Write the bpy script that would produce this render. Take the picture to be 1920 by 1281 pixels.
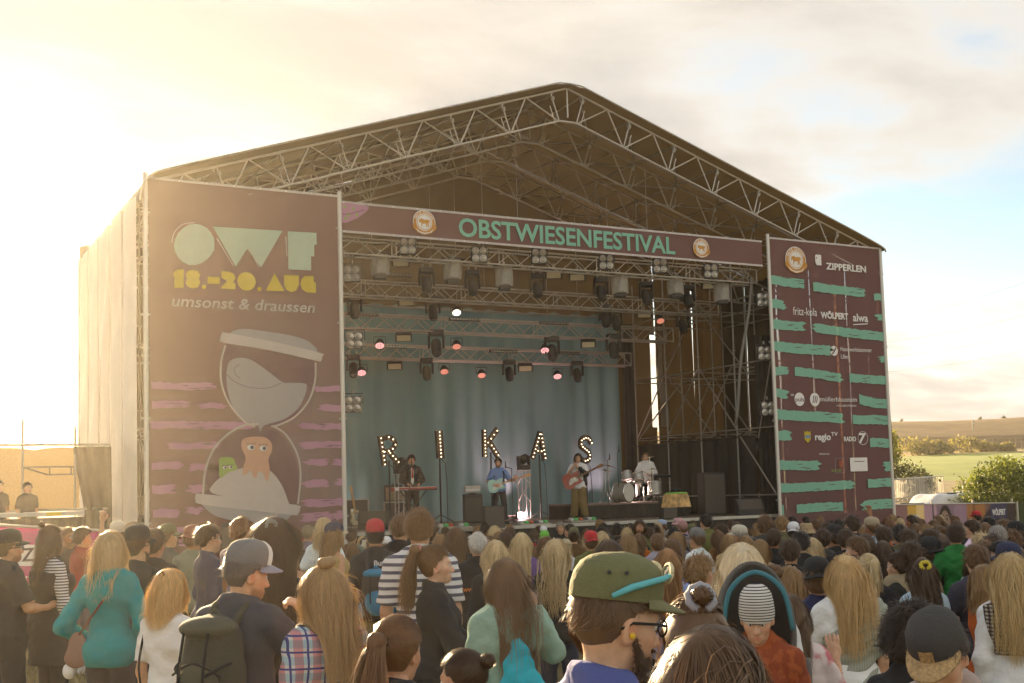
import bpy, bmesh, math, random
import numpy as np
from math import pi, sin, cos, radians as RAD
from mathutils import Vector, Matrix, noise as mnoise
from mathutils.geometry import tessellate_polygon
for o in list(bpy.data.objects): bpy.data.objects.remove(o)
S = bpy.context.scene
COL = S.collection
# ------------------------------------------------------------------ camera
cd = bpy.data.cameras.new('camera'); cam = bpy.data.objects.new('camera', cd); COL.objects.link(cam)
CR, CU, CB = (0.87945919,-0.47510795,-0.02870484), (-0.01263472,-0.083589,0.99642021), (-0.47580658,-0.87594824,-0.07951597)
cam.matrix_world = Matrix(((CR[0],CU[0],CB[0],0),(CR[1],CU[1],CB[1],0),(CR[2],CU[2],CB[2],1.95),(0,0,0,1)))
cd.sensor_width = 36; cd.lens = 36*2255.36/1920; cd.shift_y = 102.56/1920; cd.clip_start = .05; cd.clip_end = 3000
S.camera = cam
# ------------------------------------------------------------------ sky, sun, exposure
SUN_AZ, SUN_EL = RAD(5.0), RAD(11.8)          # measured from the +Y axis towards +X
SDIR = Vector((sin(SUN_AZ)*cos(SUN_EL), cos(SUN_AZ)*cos(SUN_EL), sin(SUN_EL)))
W = bpy.data.worlds.new('World'); S.world = W; W.use_nodes = True
def node(nt, kind, **kw):
    n = nt.nodes.new(kind)
    for k, v in kw.items():
        if k.startswith('i_'):
            n.inputs[int(k[2:])].default_value = v
        else: setattr(n, k, v)
    return n
def world():
    nt = W.node_tree; nt.nodes.clear(); L = nt.links.new
    out = node(nt,'ShaderNodeOutputWorld'); bg = node(nt,'ShaderNodeBackground', i_1=.06)
    sky = node(nt,'ShaderNodeTexSky', sky_type='NISHITA', sun_disc=False, sun_elevation=SUN_EL, sun_rotation=SUN_AZ, altitude=400, air_density=1.0, dust_density=.5, ozone_density=1.4)
    tc = node(nt,'ShaderNodeTexCoord'); sep = node(nt,'ShaderNodeSeparateXYZ'); L(tc.outputs['Generated'], sep.inputs[0])
    zc = node(nt,'ShaderNodeMath', operation='MAXIMUM', i_1=0.0); L(sep.outputs[2], zc.inputs[0])
    za = node(nt,'ShaderNodeMath', operation='ADD', i_1=.16); L(zc.outputs[0], za.inputs[0])
    dx = node(nt,'ShaderNodeMath', operation='DIVIDE'); dy = node(nt,'ShaderNodeMath', operation='DIVIDE')
    L(sep.outputs[0], dx.inputs[0]); L(za.outputs[0], dx.inputs[1]); L(sep.outputs[1], dy.inputs[0]); L(za.outputs[0], dy.inputs[1])
    cb = node(nt,'ShaderNodeCombineXYZ'); L(dx.outputs[0], cb.inputs[0]); L(dy.outputs[0], cb.inputs[1])
    def nz(scale, det, off, dist=0.0):
        mp = node(nt,'ShaderNodeMapping'); mp.inputs['Location'].default_value = off; mp.inputs['Scale'].default_value = (scale*.72, scale*1.2, scale)
        mp.inputs['Rotation'].default_value = (0,0,RAD(-28))
        L(cb.outputs[0], mp.inputs[0])
        n = node(nt,'ShaderNodeTexNoise'); n.inputs['Scale'].default_value = 1; n.inputs['Detail'].default_value = det; n.inputs['Roughness'].default_value = .56; n.inputs['Distortion'].default_value = dist
        L(mp.outputs[0], n.inputs['Vector']); return n.outputs[0]
    big, fine = nz(.75, 9, CLOUD_OFF, .35), nz(1.9, 10, (7.1,3.3,1.0), .5)
    cov = node(nt,'ShaderNodeMath', operation='MULTIPLY_ADD', i_1=.3); L(fine, cov.inputs[0]); 
    b7 = node(nt,'ShaderNodeMath', operation='MULTIPLY', i_1=.7); L(big, b7.inputs[0]); L(b7.outputs[0], cov.inputs[2])
    mask = node(nt,'ShaderNodeMapRange', interpolation_type='SMOOTHSTEP'); mask.inputs[1].default_value = CLOUD_LO; mask.inputs[2].default_value = CLOUD_HI
    L(cov.outputs[0], mask.inputs[0])
    # thick cloud is greyer underneath, thin edges are bright; everything brightens towards the sun
    thick = node(nt,'ShaderNodeMapRange', interpolation_type='SMOOTHSTEP'); thick.inputs[1].default_value = CLOUD_HI-.08; thick.inputs[2].default_value = CLOUD_HI+.08
    L(cov.outputs[0], thick.inputs[0])
    cc = node(nt,'ShaderNodeMix', data_type='RGBA'); cc.inputs[6].default_value = CLOUD_BRIGHT; cc.inputs[7].default_value = CLOUD_GREY
    L(thick.outputs[0], cc.inputs[0])
    dot = node(nt,'ShaderNodeVectorMath', operation='DOT_PRODUCT'); dot.inputs[1].default_value = SDIR; L(tc.outputs['Generated'], dot.inputs[0])
    nr = node(nt,'ShaderNodeMapRange', interpolation_type='SMOOTHERSTEP'); nr.inputs[1].default_value = .988; nr.inputs[2].default_value = 1.0; nr.inputs[3].default_value = 1; nr.inputs[4].default_value = 1.4
    L(dot.outputs['Value'], nr.inputs[0])
    cs = node(nt,'ShaderNodeVectorMath', operation='SCALE'); L(cc.outputs[2], cs.inputs[0]); L(nr.outputs[0], cs.inputs['Scale'])
    mx = node(nt,'ShaderNodeMix', data_type='RGBA'); L(mask.outputs[0], mx.inputs[0]); L(sky.outputs[0], mx.inputs[6]); L(cs.outputs[0], mx.inputs[7])
    L(mx.outputs[2], bg.inputs[0]); L(bg.outputs[0], out.inputs[0])
CLOUD_OFF = (5.5,6.1,23); CLOUD_LO, CLOUD_HI = .415, .54
CLOUD_BRIGHT, CLOUD_GREY = (4.05,4.05,4.05,1), (2.65,2.68,2.75,1)
world()
sl = bpy.data.lights.new('sun','SUN'); sl.energy = 5; sl.angle = RAD(.55); sl.color = (1,.78,.5)
sun = bpy.data.objects.new('sun', sl); COL.objects.link(sun); sun.rotation_euler = SDIR.to_track_quat('Z','Y').to_euler()
vs = S.view_settings; vs.view_transform = 'Standard'; vs.look = 'None'; vs.gamma = 1; vs.exposure = 2.0
vs.use_white_balance = True; vs.white_balance_temperature = 7400; vs.white_balance_tint = 10
S.cycles.use_denoising = True; S.cycles.max_bounces = 7; S.cycles.diffuse_bounces = 3; S.cycles.glossy_bounces = 3; S.cycles.transmission_bounces = 4
S.cycles.transparent_max_bounces = 16; S.cycles.volume_bounces = 0; S.cycles.sample_clamp_indirect = 6
# ------------------------------------------------------------------ materials
MATS = {}
def mat(name, col=(.5,.5,.5), rough=.6, metal=0, var=.12, vscale=6, bump=0, bscale=60, trans=0, emit=0, ecol=None, objcol=False, island=0, alpha=1, coat=0, spec=.5, stretch=None, tcol=None, sat=1.0, val=1.0):
    """procedural material: noise-varied base colour, optional bump, translucency, emission and see-through mesh"""
    if name in MATS: return MATS[name]
    m = bpy.data.materials.new(name); MATS[name] = m; m.use_nodes = True; nt = m.node_tree; nt.nodes.clear(); L = nt.links.new
    out = node(nt,'ShaderNodeOutputMaterial'); p = node(nt,'ShaderNodeBsdfPrincipled')
    p.inputs['Roughness'].default_value = rough; p.inputs['Metallic'].default_value = metal; p.inputs['Specular IOR Level'].default_value = spec
    if coat: p.inputs['Coat Weight'].default_value = coat
    tc = node(nt,'ShaderNodeTexCoord'); co = tc.outputs['Object']
    if stretch:
        mp = node(nt,'ShaderNodeMapping'); mp.inputs['Scale'].default_value = stretch; L(co, mp.inputs[0]); co = mp.outputs[0]
    nz = node(nt,'ShaderNodeTexNoise'); nz.inputs['Scale'].default_value = vscale; nz.inputs['Detail'].default_value = 5; L(co, nz.inputs['Vector'])
    hs = node(nt,'ShaderNodeHueSaturation')
    if objcol:
        oi = node(nt,'ShaderNodeObjectInfo'); L(oi.outputs['Color'], hs.inputs['Color'])
    else: hs.inputs['Color'].default_value = (*col, 1)
    hs.inputs['Saturation'].default_value = sat
    mr = node(nt,'ShaderNodeMapRange'); mr.inputs[1].default_value = .25; mr.inputs[2].default_value = .75; mr.inputs[3].default_value = val*(1-var); mr.inputs[4].default_value = val*(1+var); L(nz.outputs[0], mr.inputs[0])
    val = mr.outputs[0]
    if island:
        ge = node(nt,'ShaderNodeNewGeometry'); m2 = node(nt,'ShaderNodeMapRange'); m2.inputs[3].default_value = 1-island; m2.inputs[4].default_value = 1+island; L(ge.outputs['Random Per Island'], m2.inputs[0])
        mu = node(nt,'ShaderNodeMath', operation='MULTIPLY'); L(val, mu.inputs[0]); L(m2.outputs[0], mu.inputs[1]); val = mu.outputs[0]
    L(val, hs.inputs['Value']); L(hs.outputs[0], p.inputs['Base Color'])
    if bump:
        n2 = node(nt,'ShaderNodeTexNoise'); n2.inputs['Scale'].default_value = bscale; n2.inputs['Detail'].default_value = 4; L(co, n2.inputs['Vector'])
        b = node(nt,'ShaderNodeBump'); b.inputs['Strength'].default_value = bump; b.inputs['Distance'].default_value = .02; L(n2.outputs[0], b.inputs['Height']); L(b.outputs[0], p.inputs['Normal'])
    if emit:
        p.inputs['Emission Color'].default_value = (*(ecol or col), 1); p.inputs['Emission Strength'].default_value = emit
    sh = p.outputs[0]
    if trans:
        t = node(nt,'ShaderNodeBsdfTranslucent'); 
        if tcol: t.inputs[0].default_value = (*tcol, 1)
        else: L(hs.outputs[0], t.inputs[0])
        ms = node(nt,'ShaderNodeMixShader', i_0=trans); L(sh, ms.inputs[1]); L(t.outputs[0], ms.inputs[2]); sh = ms.outputs[0]
    if alpha < 1:
        t = node(nt,'ShaderNodeBsdfTransparent'); ms = node(nt,'ShaderNodeMixShader', i_0=alpha); L(t.outputs[0], ms.inputs[1]); L(sh, ms.inputs[2]); sh = ms.outputs[0]
    L(sh, out.inputs[0]); return m
# ------------------------------------------------------------------ objects
ORG = {}
def org(p): return ORG.get(p.name, Vector((0,0,0))) if p else Vector((0,0,0))
def tag(o, label=None, cat=None, group=None, kind=None):
    if label: o['label'] = label
    if cat: o['category'] = cat
    if group: o['group'] = group
    if kind: o['kind'] = kind
    return o
def thing(name, label, cat, loc=(0,0,0), rz=0, group=None, world=True):
    """an Empty at the thing's base; with world=True its parts are given in world coordinates"""
    o = bpy.data.objects.new(name, None); COL.objects.link(o); o.location = loc; o.rotation_euler = (0,0,rz); o.empty_display_size = .1
    if world: ORG[o.name] = Vector(loc)
    return tag(o, label, cat, group)
def link(name, me, parent=None, loc=(0,0,0), rot=None, scale=None, color=None):
    o = bpy.data.objects.new(name, me); COL.objects.link(o)
    if parent: o.parent = parent
    o.location = Vector(loc) - org(parent)
    if rot is not None: o.rotation_euler = rot
    if scale is not None: o.scale = scale
    if color is not None: o.color = (*color, 1)
    return o
class MB:
    def __init__(s): s.v=[]; s.f=[]; s.mi=[]; s.cur=0; s.mats=[]
    def use(s, m):
        if m not in s.mats: s.mats.append(m)
        s.cur = s.mats.index(m); return s
    def add(s, vs, fs):
        n = len(s.v); s.v += [tuple(v) for v in vs]; s.f += [tuple(i+n for i in f) for f in fs]; s.mi += [s.cur]*len(fs); return s
    def box(s, c, d, rz=0, rx=0, taper=1):
        M = Matrix.Rotation(rz,3,'Z') @ Matrix.Rotation(rx,3,'X'); vs=[]
        for z in (-1,1):
            k = taper if z>0 else 1
            for x,y in ((-1,-1),(1,-1),(1,1),(-1,1)): vs.append(Vector(c)+M@Vector((x*d[0]*k/2,y*d[1]*k/2,z*d[2]/2)))
        return s.add(vs,[(3,2,1,0),(4,5,6,7),(0,1,5,4),(1,2,6,5),(2,3,7,6),(3,0,4,7)])
    def tube(s, pts, r, n=6, cap=True):
        pts=[Vector(p) for p in pts]; rs = r if isinstance(r,(list,tuple)) else [r]*len(pts); vs=[]; fs=[]
        t=(pts[1]-pts[0]).normalized(); a=t.orthogonal().normalized()
        for i,p in enumerate(pts):
            t=(pts[min(i+1,len(pts)-1)]-pts[max(i-1,0)]).normalized(); a=(a-t*a.dot(t)).normalized(); b=t.cross(a)
            for k in range(n):
                w=2*pi*k/n; vs.append(p+(a*cos(w)+b*sin(w))*rs[i])
        for i in range(len(pts)-1):
            for k in range(n): fs.append((i*n+k,i*n+(k+1)%n,(i+1)*n+(k+1)%n,(i+1)*n+k))
        if cap: fs.append(tuple(range(n-1,-1,-1))); fs.append(tuple((len(pts)-1)*n+k for k in range(n)))
        return s.add(vs,fs)
    def lathe(s, prof, n=14, M=None):
        M = M or Matrix.Identity(4); vs=[]; fs=[]
        for r,z in prof:
            for k in range(n): vs.append(M@Vector((r*cos(2*pi*k/n), r*sin(2*pi*k/n), z)))
        for i in range(len(prof)-1):
            for k in range(n): fs.append((i*n+k,i*n+(k+1)%n,(i+1)*n+(k+1)%n,(i+1)*n+k))
        return s.add(vs,fs)
    def poly(s, pts, M, ext=0):
        """filled outline of (x,z) pairs, placed by the 4x4 M (outline in its local xz plane, front towards -y)"""
        v3=[Vector((x,0,z)) for x,z in pts]; tr=tessellate_polygon([[Vector((x,z,0)) for x,z in pts]])
        ar=sum(pts[i][0]*pts[(i+1)%len(pts)][1]-pts[(i+1)%len(pts)][0]*pts[i][1] for i in range(len(pts)))
        n=len(pts); vs=[M@v for v in v3]; fs=[tuple(t) for t in tr]
        if ext:
            vs+= [M@(v+Vector((0,ext,0))) for v in v3]; fs+=[tuple(i+n for i in t[::-1]) for t in tr]
            fs+=[(i,(i+1)%n,n+(i+1)%n,n+i) for i in range(n)]
        return s.add(vs,fs)
    def grid(s, fn, nu, nv, close=False):
        vs=[fn(i/nu,j/nv) for j in range(nv+1) for i in range(nu+1)]
        return s.add(vs,[(j*(nu+1)+i,j*(nu+1)+i+1,(j+1)*(nu+1)+i+1,(j+1)*(nu+1)+i) for j in range(nv) for i in range(nu)])
    def mesh(s, name, m=None, smooth=False):
        me=bpy.data.meshes.new(name); me.from_pydata(s.v,[],s.f)
        for q in (s.mats or [m]): me.materials.append(q)
        if s.mats: me.polygons.foreach_set('material_index', s.mi)
        if smooth: me.polygons.foreach_set('use_smooth',[True]*len(s.f))
        me.update(); return me
    def build(s, name, m=None, parent=None, smooth=False, loc=None):
        o0=org(parent)
        if loc is None:
            if parent and o0.length>0: s.v=[tuple(Vector(v)-o0) for v in s.v]
            o=bpy.data.objects.new(name, s.mesh(name,m,smooth)); COL.objects.link(o); o.parent=parent; return o
        return link(name, s.mesh(name,m,smooth), parent, loc)
_unit={}
def unit_tube(m, n=8):
    k=(m.name,n)
    if k not in _unit:
        b=MB(); b.lathe([(1,0),(1,1)],n); b.add([(cos(2*pi*i/n),sin(2*pi*i/n),0) for i in range(n)],[tuple(range(n-1,-1,-1))]); b.add([(cos(2*pi*i/n),sin(2*pi*i/n),1) for i in range(n)],[tuple(range(n))])
        me=b.mesh('tube',m); me.polygons.foreach_set('use_smooth',[len(f)==4 for f in b.f]); _unit[k]=me
    return _unit[k]
def tube(name, a, b, r, m, parent=None, n=8):
    a,b=Vector(a),Vector(b); d=b-a
    return link(name, unit_tube(m,n), parent, a, d.to_track_quat('Z','Y').to_euler(), (r,r,d.length))
def box(name, c, d, m, parent=None, rz=0, rx=0, bevel=.008):
    b=bmesh.new(); bmesh.ops.create_cube(b,size=1)
    for v in b.verts: v.co=Vector((v.co.x*d[0],v.co.y*d[1],v.co.z*d[2]))
    if bevel: bmesh.ops.bevel(b,geom=list(b.edges),offset=min(bevel,min(d)*.3),segments=1,affect='EDGES',profile=.7)
    me=bpy.data.meshes.new(name); b.to_mesh(me); b.free(); me.materials.append(m)
    return link(name,me,parent,c,(rx,0,rz))
TS=bpy.data.scenes.new('lettering')
def text(name, s, size, m, parent, M, shear=0, bold=0, ext=.002, align='LEFT', width=None):
    cu=bpy.data.curves.new('t','FONT'); cu.body=s; cu.size=size; cu.shear=shear; cu.offset=bold*size; cu.extrude=ext; cu.align_x=align; cu.resolution_u=3
    to=bpy.data.objects.new('t',cu); TS.collection.objects.link(to); TS.view_layers[0].update(); dg=TS.view_layers[0].depsgraph; me=bpy.data.meshes.new_from_object(to.evaluated_get(dg))
    bpy.data.objects.remove(to); bpy.data.curves.remove(cu); me.name=name
    xs=[v.co.x for v in me.vertices]
    if width and xs: 
        k=width/(max(xs)-min(xs)); x0=min(xs) if align=='LEFT' else 0
        for v in me.vertices: v.co.x=(v.co.x-x0)*k
    me.materials.clear(); me.materials.append(m); o=bpy.data.objects.new(name,me); COL.objects.link(o); o.parent=parent
    o.matrix_local=Matrix.Translation(-org(parent))@M; return o
def frame_xz(x,y,z,rz=0): return Matrix.Translation((x,y,z))@Matrix.Rotation(rz,4,'Z')@Matrix.Rotation(pi/2,4,'X')
def copy_tree(o, parent=None):
    c=o.copy(); COL.objects.link(c); c.parent=parent
    for ch in list(o.children): copy_tree(ch,c)
    return c
def gz(x,y):
    t=min(1,max(0,(y-8)/18)); z=-.4*t*t*(3-2*t)
    return z
RNG=random.Random(7)

# ------------------------------------------------------------------ ground, terrain
CW, SW = cos(.4976), sin(.4976)
M_ALU=mat('aluminium',(.5,.47,.42),.42,.75,var=.15,vscale=9); M_STEEL=mat('galvanised_steel',(.42,.4,.37),.5,.7,var=.2,vscale=14)
M_BLACK=mat('black_plastic',(.022,.021,.021),.5,var=.2); M_DRAPE=mat('black_drape',(.042,.036,.03),.9,var=.25,vscale=3)
M_WHITE=mat('white_vinyl',(.78,.77,.75),.5,var=.05); M_TARP=mat('white_tarp',(.74,.72,.69),.5,var=.07,vscale=1.2,bump=.25,bscale=2.2,trans=.3)
M_ROOF=mat('roof_tarp',(.06,.05,.038),.6,var=.15,vscale=1.5,bump=.2,bscale=3,trans=.06,tcol=(.35,.22,.07))
M_DECK=mat('stage_floor',(.2,.14,.11),.55,var=.35,vscale=3); M_DARKW=mat('dark_wall',(.055,.045,.03),.85,var=.25,vscale=2,trans=.08,tcol=(.06,.036,.012))
def rise(a):
    K=[(0,0),(45,0),(52,1.25),(62,1.5),(90,2.35),(140,4.9),(150,5.7),(153,7.0),(176,11.0),(182,11.2),(260,9),(900,9)]
    for (a0,z0),(a1,z1) in zip(K,K[1:]):
        if a<=a1: return z0+(z1-z0)*(a-a0)/(a1-a0)
    return 9
def terr(x,y):
    a=x*SW+y*CW; l=x*CW-y*SW
    z=gz(x,y)+rise(a)
    if a>46: z+=(mnoise.noise((x*.03,y*.03,0))*.9+.004*l*(1 if l>0 else -.5))*min(1,(a-46)/60)
    return z
def ground():
    md=mat('dry_grass',(.2,.15,.06),.95,var=.5,vscale=.9,bump=.8,bscale=14); mf=mat('field_grass',(.2,.26,.03),.95,var=.25,vscale=.25,bump=.6,bscale=5)
    mb=mat('embankment_earth',(.17,.095,.026),.95,var=.3,vscale=.35,bump=.8,bscale=2); ms=mat('straw_verge',(.36,.25,.09),.95,var=.3,vscale=.4,bump=.7,bscale=3)
    A=[-30,-15,-5]+[i*1.5 for i in range(0,36)]+[54+i*4 for i in range(32)]+[185,200,230,300,500,900]; Ls=[-900,-400,-200]+[i*8 for i in range(-15,26)]+[260,400,900]
    b=MB(); vs=[]; fs=[]; mi=[]
    for a in A:
        for l in Ls: x=a*SW+l*CW; y=a*CW-l*SW; vs.append((x,y,terr(x,y)))
    n=len(Ls)
    for m in (md,mf,mb,ms): b.use(m)
    b.cur=0; b.add(vs,[])
    for j in range(len(A)-1):
        for i in range(n-1):
            a=(A[j]+A[j+1])/2+6*mnoise.noise((Ls[i]*.02,1,2)); k=0
            if 88<a<136: k=1
            elif a>150: k=2
            elif a>=136: k=3
            b.f.append((j*n+i,j*n+i+1,(j+1)*n+i+1,(j+1)*n+i)); b.mi.append(k)
    tag(b.build('ground',smooth=True),kind='structure')
ground()
# ------------------------------------------------------------------ stage shell
XL,XLB,XRB,XR,XA=5.58,10.06,23.37,27.79,16.65
YF,YB=27.0,35.08; ZT,ZE,ZAP=9.21,9.2,12.93; ZD=1.076; EX0,EX1=5.36,27.94
def roofz(x): return ZAP-(ZAP-ZE)*abs(x-XA)/(EX1-XA)
NB=4; BAY=2.07; DR={-1:.55,1:.1}
def stage_shell():
    r=thing('stage_roof','dark pitched tarpaulin roof over the festival stage','roof',(XA,YF,9))
    for k in range(NB):
        y0,y1=YF-.12+k*BAY+(0.004*k), YF-.12+(k+1)*BAY
        for sd in (-1,1):
            e=EX0 if sd<0 else EX1
            def fn(u,v):
                # rounded eave, straight slope, rounded ridge
                if u<.12:
                    w=u/.12; ang=pi/2*w; x=e-sd*(.42*(1-cos(ang))); z=roofz(e)-DR[sd]+DR[sd]*sin(ang)+.12*w*w
                else:
                    w=(u-.12)/.88; x=(e-sd*.42)+((XA)-(e-sd*.42))*w; z=roofz(x)
                    d=abs(x-XA)
                    if d<.35: z-=.1*(1-d/.35)**2
                return (x,y0+(y1-y0)*v,z-.05*sin(pi*v)*(0 if u<.12 else 1))
            MB().grid(fn,26,3).build('tarp_panel',M_ROOF,r,True)
    # the pale keder edge along the front
    for sd in (-1,1):
        e=EX0 if sd<0 else EX1
        pts=[(e,YF-.15,roofz(e)-DR[sd]-.05)]+[(e-sd*.42*(1-cos(w)),YF-.15,roofz(e)-DR[sd]+DR[sd]*sin(w)+.12*(w/(pi/2))**2) for w in [pi/2*i/6 for i in range(7)]]
        pts+=[(e-sd*1.2,YF-.15,roofz(e-sd*1.2)),(XA+sd*.35,YF-.15,roofz(XA+sd*.35)),(XA,YF-.15,ZAP-.1)]
        MB().tube(pts,.025,5).build('keder_rail',M_ALU,r,True)
    for sd in (-1,1):
        for k in range(8):
            s=.45+k*1.52; x=XA+sd*s
            if s>11: continue
            for j in range(NB): tube('purlin',(x,YF+.05+j*BAY,roofz(x)-.2),(x,YF+.05+(j+1)*BAY-.02,roofz(x)-.2),.024,M_STEEL,r,6)
            if k in (0,1,2,3,4,5,6):
                for j in range(NB):
                    x2=XA+sd*(s+1.52); f=(j%2==0)
                    tube('roof_brace',(x if f else x2,YF+.1+j*BAY,roofz(x if f else x2)-.26),(x2 if f else x,YF+.1+(j+1)*BAY-.1,roofz(x2 if f else x)-.26),.022,M_STEEL,r,6)
    D=.8
    for j in range(NB+1):
        y=YF+.06+j*BAY
        t=thing('roof_truss',['frontmost','second','third','fourth','rearmost'][j]+' tubular roof truss under the stage tarpaulin','truss',(XA,y,ZAP-1),group='pitched roof trusses of the stage')
        ang=math.atan2(ZAP-ZE,EX1-XA)
        for sd in (-1,1):
            def P(s,d): # s metres from apex along the slope, d below the upper chord
                return Vector((XA+sd*(s*cos(ang)+ -d*sin(ang)*0),y,ZAP-.16-s*sin(ang)-d)) if d==0 else Vector((XA+sd*(s*cos(ang)-d*sin(ang)),y,ZAP-.16-s*sin(ang)-d*cos(ang)))
            Lc=11.55
            tube('top_chord',P(0.02,0),P(Lc,0),.032,M_ALU,t); 
            a0=P(.0,0)-Vector((0,0,D/cos(ang))); a0.x=XA+sd*.28; a0.z=P(.28/cos(ang),0).z-D/cos(ang)
            tube('bottom_chord',a0,P(Lc,D),.032,M_ALU,t)
            for k in range(8):
                s=.55+k*1.58
                if s<Lc-.3:
                    tube('post',P(s,D-.03),P(s,.03),.02,M_ALU,t); tube('post',P(s+.14,D-.03),P(s+.14,.35),.016,M_ALU,t)
                    tube('clamp',P(s,.12)-Vector((0,.05,0)),P(s,.2)-Vector((0,.02,.02)),.05,M_STEEL,t,6)
                tn=s+.79
                if tn<Lc: tube('brace',P(s+.05,D-.03),P(tn-.02,.03),.022,M_ALU,t)
                if tn<Lc and s+1.58<Lc+.1: tube('brace',P(tn+.04,.03),P(min(Lc,s+1.58)-.05,D-.03),.022,M_ALU,t)
        tube('king_post',(XA,y,ZAP-.2),(XA,y,ZAP-.96),.026,M_ALU,t); tube('chord_joint',(XA-.29,y,ZAP-1.09),(XA+.29,y,ZAP-1.09),.034,M_ALU,t)
    # left outer wall, five keder panels
    w=thing('side_wall','white tarpaulin wall of keder panels on the left flank of the stage','wall',(EX0,YF,gz(5,27)))
    for k in range(5):
        y0=YF-.02+k*1.57; y1=y0+1.55; sd=k*7.7
        def fn(u,v):
            z=-.5+(roofz(EX0)-.45+.5)*v; yy=y0+(y1-y0)*u
            dx=.09*mnoise.noise((u*2.2+sd,v*7,sd))*min(1,4*u*(1-u)+.1)+.02*sin((u*1.5+v*9+sd)*2.2)*u*(1-u)*3
            return (EX0-.05+dx-.06*sin(pi*u),yy,z)
        MB().grid(fn,10,60).build('wall_panel',M_TARP,w,True)
        tube('keder_rail',(EX0-.06,y1+.01,-.5),(EX0-.06,y1+.01,roofz(EX0)-.45),.03,M_ALU,w)
    # right outer wall, inside seen from the audience
    w=thing('side_wall','dark draped tarpaulin wall closing the right flank of the stage','wall',(EX1,YF,gz(5,27)))
    for k in range(5):
        y0=YF+k*1.66; y1=y0+(1.64 if k!=2 else 1.6); sd=k*3.1
        def fn(u,v): return (EX1-.02+.07*mnoise.noise((u*3+sd,v*4,sd))+.03*sin(u*19),y0+(y1-y0)*u,-.5+(roofz(EX1)+.0+.5)*v)
        MB().grid(fn,12,24).build('wall_panel',M_DARKW,w,True)
    # back wall with the slits of daylight
    w=thing('back_wall','dark tarpaulin wall behind the stage with slits of daylight','wall',(XA,YB,0))
    xs=[5.4,8.2,11,13.8,16.65,19.4,22.4,24.68]
    def pan(x0,x1,z0,z1,n=10,dy=0):
        sd=x0*1.7
        def fn(u,v):
            x=x0+(x1-x0)*u; zt=z1 if z1 else roofz(x)-.02
            return (x,YB-dy+.06*mnoise.noise((u*3+sd,v*5,sd))+.03*sin(u*17+sd),z0+(zt-z0)*v)
        MB().grid(fn,n,16).build('wall_panel',M_DARKW,w,True)
    for i,(a,b_) in enumerate(zip(xs,xs[1:])): pan(a-.04,b_+(.04 if i<6 else 0),-.6,0,10,.11*(i%2))
    pan(24.92,26.6,-.6,0); pan(26.62,27.95,-.6,0)
    pan(24.68,24.92,-.6,4.1,3); pan(24.68,24.92,7.4,0,3)
    MB().grid(lambda u,v:(24.95+.28*u*(1.1-v)+.05*sin(v*9),YB-.12-.1*u,4.1+3.6*v),4,14).build('loose_flap',mat('grey_sheet',(.3,.26,.2),.6,trans=.4),w,True)
    # deck
    d=thing('stage_deck','dark plank stage deck with black skirt behind the crowd','stage',(XA,YF+.2,gz(16,27)))
    nx,ny=7,8
    for i in range(9):
        for j in range(8):
            x0=XL+.3+i*2.46; y0=YF+.25+j*1.0
            o=box('deck_board',(x0+1.225,y0+.495,ZD-.03+RNG.uniform(-.003,0)),(2.445,.99,.06),M_DECK,d,bevel=.006)
    MB().grid(lambda u,v:(XL+.3+22.1*u,YF+.22+.02*sin(u*260),-.55+(ZD+.52)*v),220,3).build('skirt',M_DRAPE,d,True)
    box('edge_trim',(XA+.1,YF+.21,ZD-.025),(22.1,.05,.09),M_ALU,d)
stage_shell()
# ------------------------------------------------------------------ scaffold towers
def tower(name,label,xs,ys,z0,z1,braces,group='stage scaffold towers'):
    t=thing(name,label,'scaffold',(xs[0],ys[0],z0),group=group)
    for x in xs:
        for y in ys:
            tube('standard',(x,y,z0),(x,y,z1),.026,M_STEEL,t)
            k=z0+.6
            while k<z1: tube('rosette',(x,y,k),(x,y,k+.012),.06,M_STEEL,t,8); k+=2.0
    z=z0+2.1
    while z<z1:
        for y in ys:
            for a,b in zip(xs,xs[1:]): tube('ledger',(a+.03,y,z),(b-.03,y,z),.024,M_STEEL,t,6)
        for x in xs:
            for a,b in zip(ys,ys[1:]): tube('ledger',(x,a+.03,z+.06),(x,b-.03,z+.06),.024,M_STEEL,t,6)
        z+=2.0
    for a,b in braces: tube('brace',a,b,.024,M_STEEL,t,6)
    return t
tower('scaffold_tower','steel scaffold tower behind the tall left banner',[5.75,7.8,9.8],[27.35,28.9,30.5,32.2],-.5,9.0,
  [((5.8,27.42,1.6),(7.75,27.42,3.6)),((7.85,27.42,3.6),(9.75,27.42,5.6)),((5.8,27.42,5.6),(7.75,27.42,7.6)),((5.72,27.4,1.7),(5.72,28.85,3.7)),((9.83,27.4,1.7),(9.83,28.85,3.6)),((9.83,28.9,3.7),(9.83,30.4,5.6)),((9.83,27.4,5.7),(9.83,28.85,7.6))])
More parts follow.
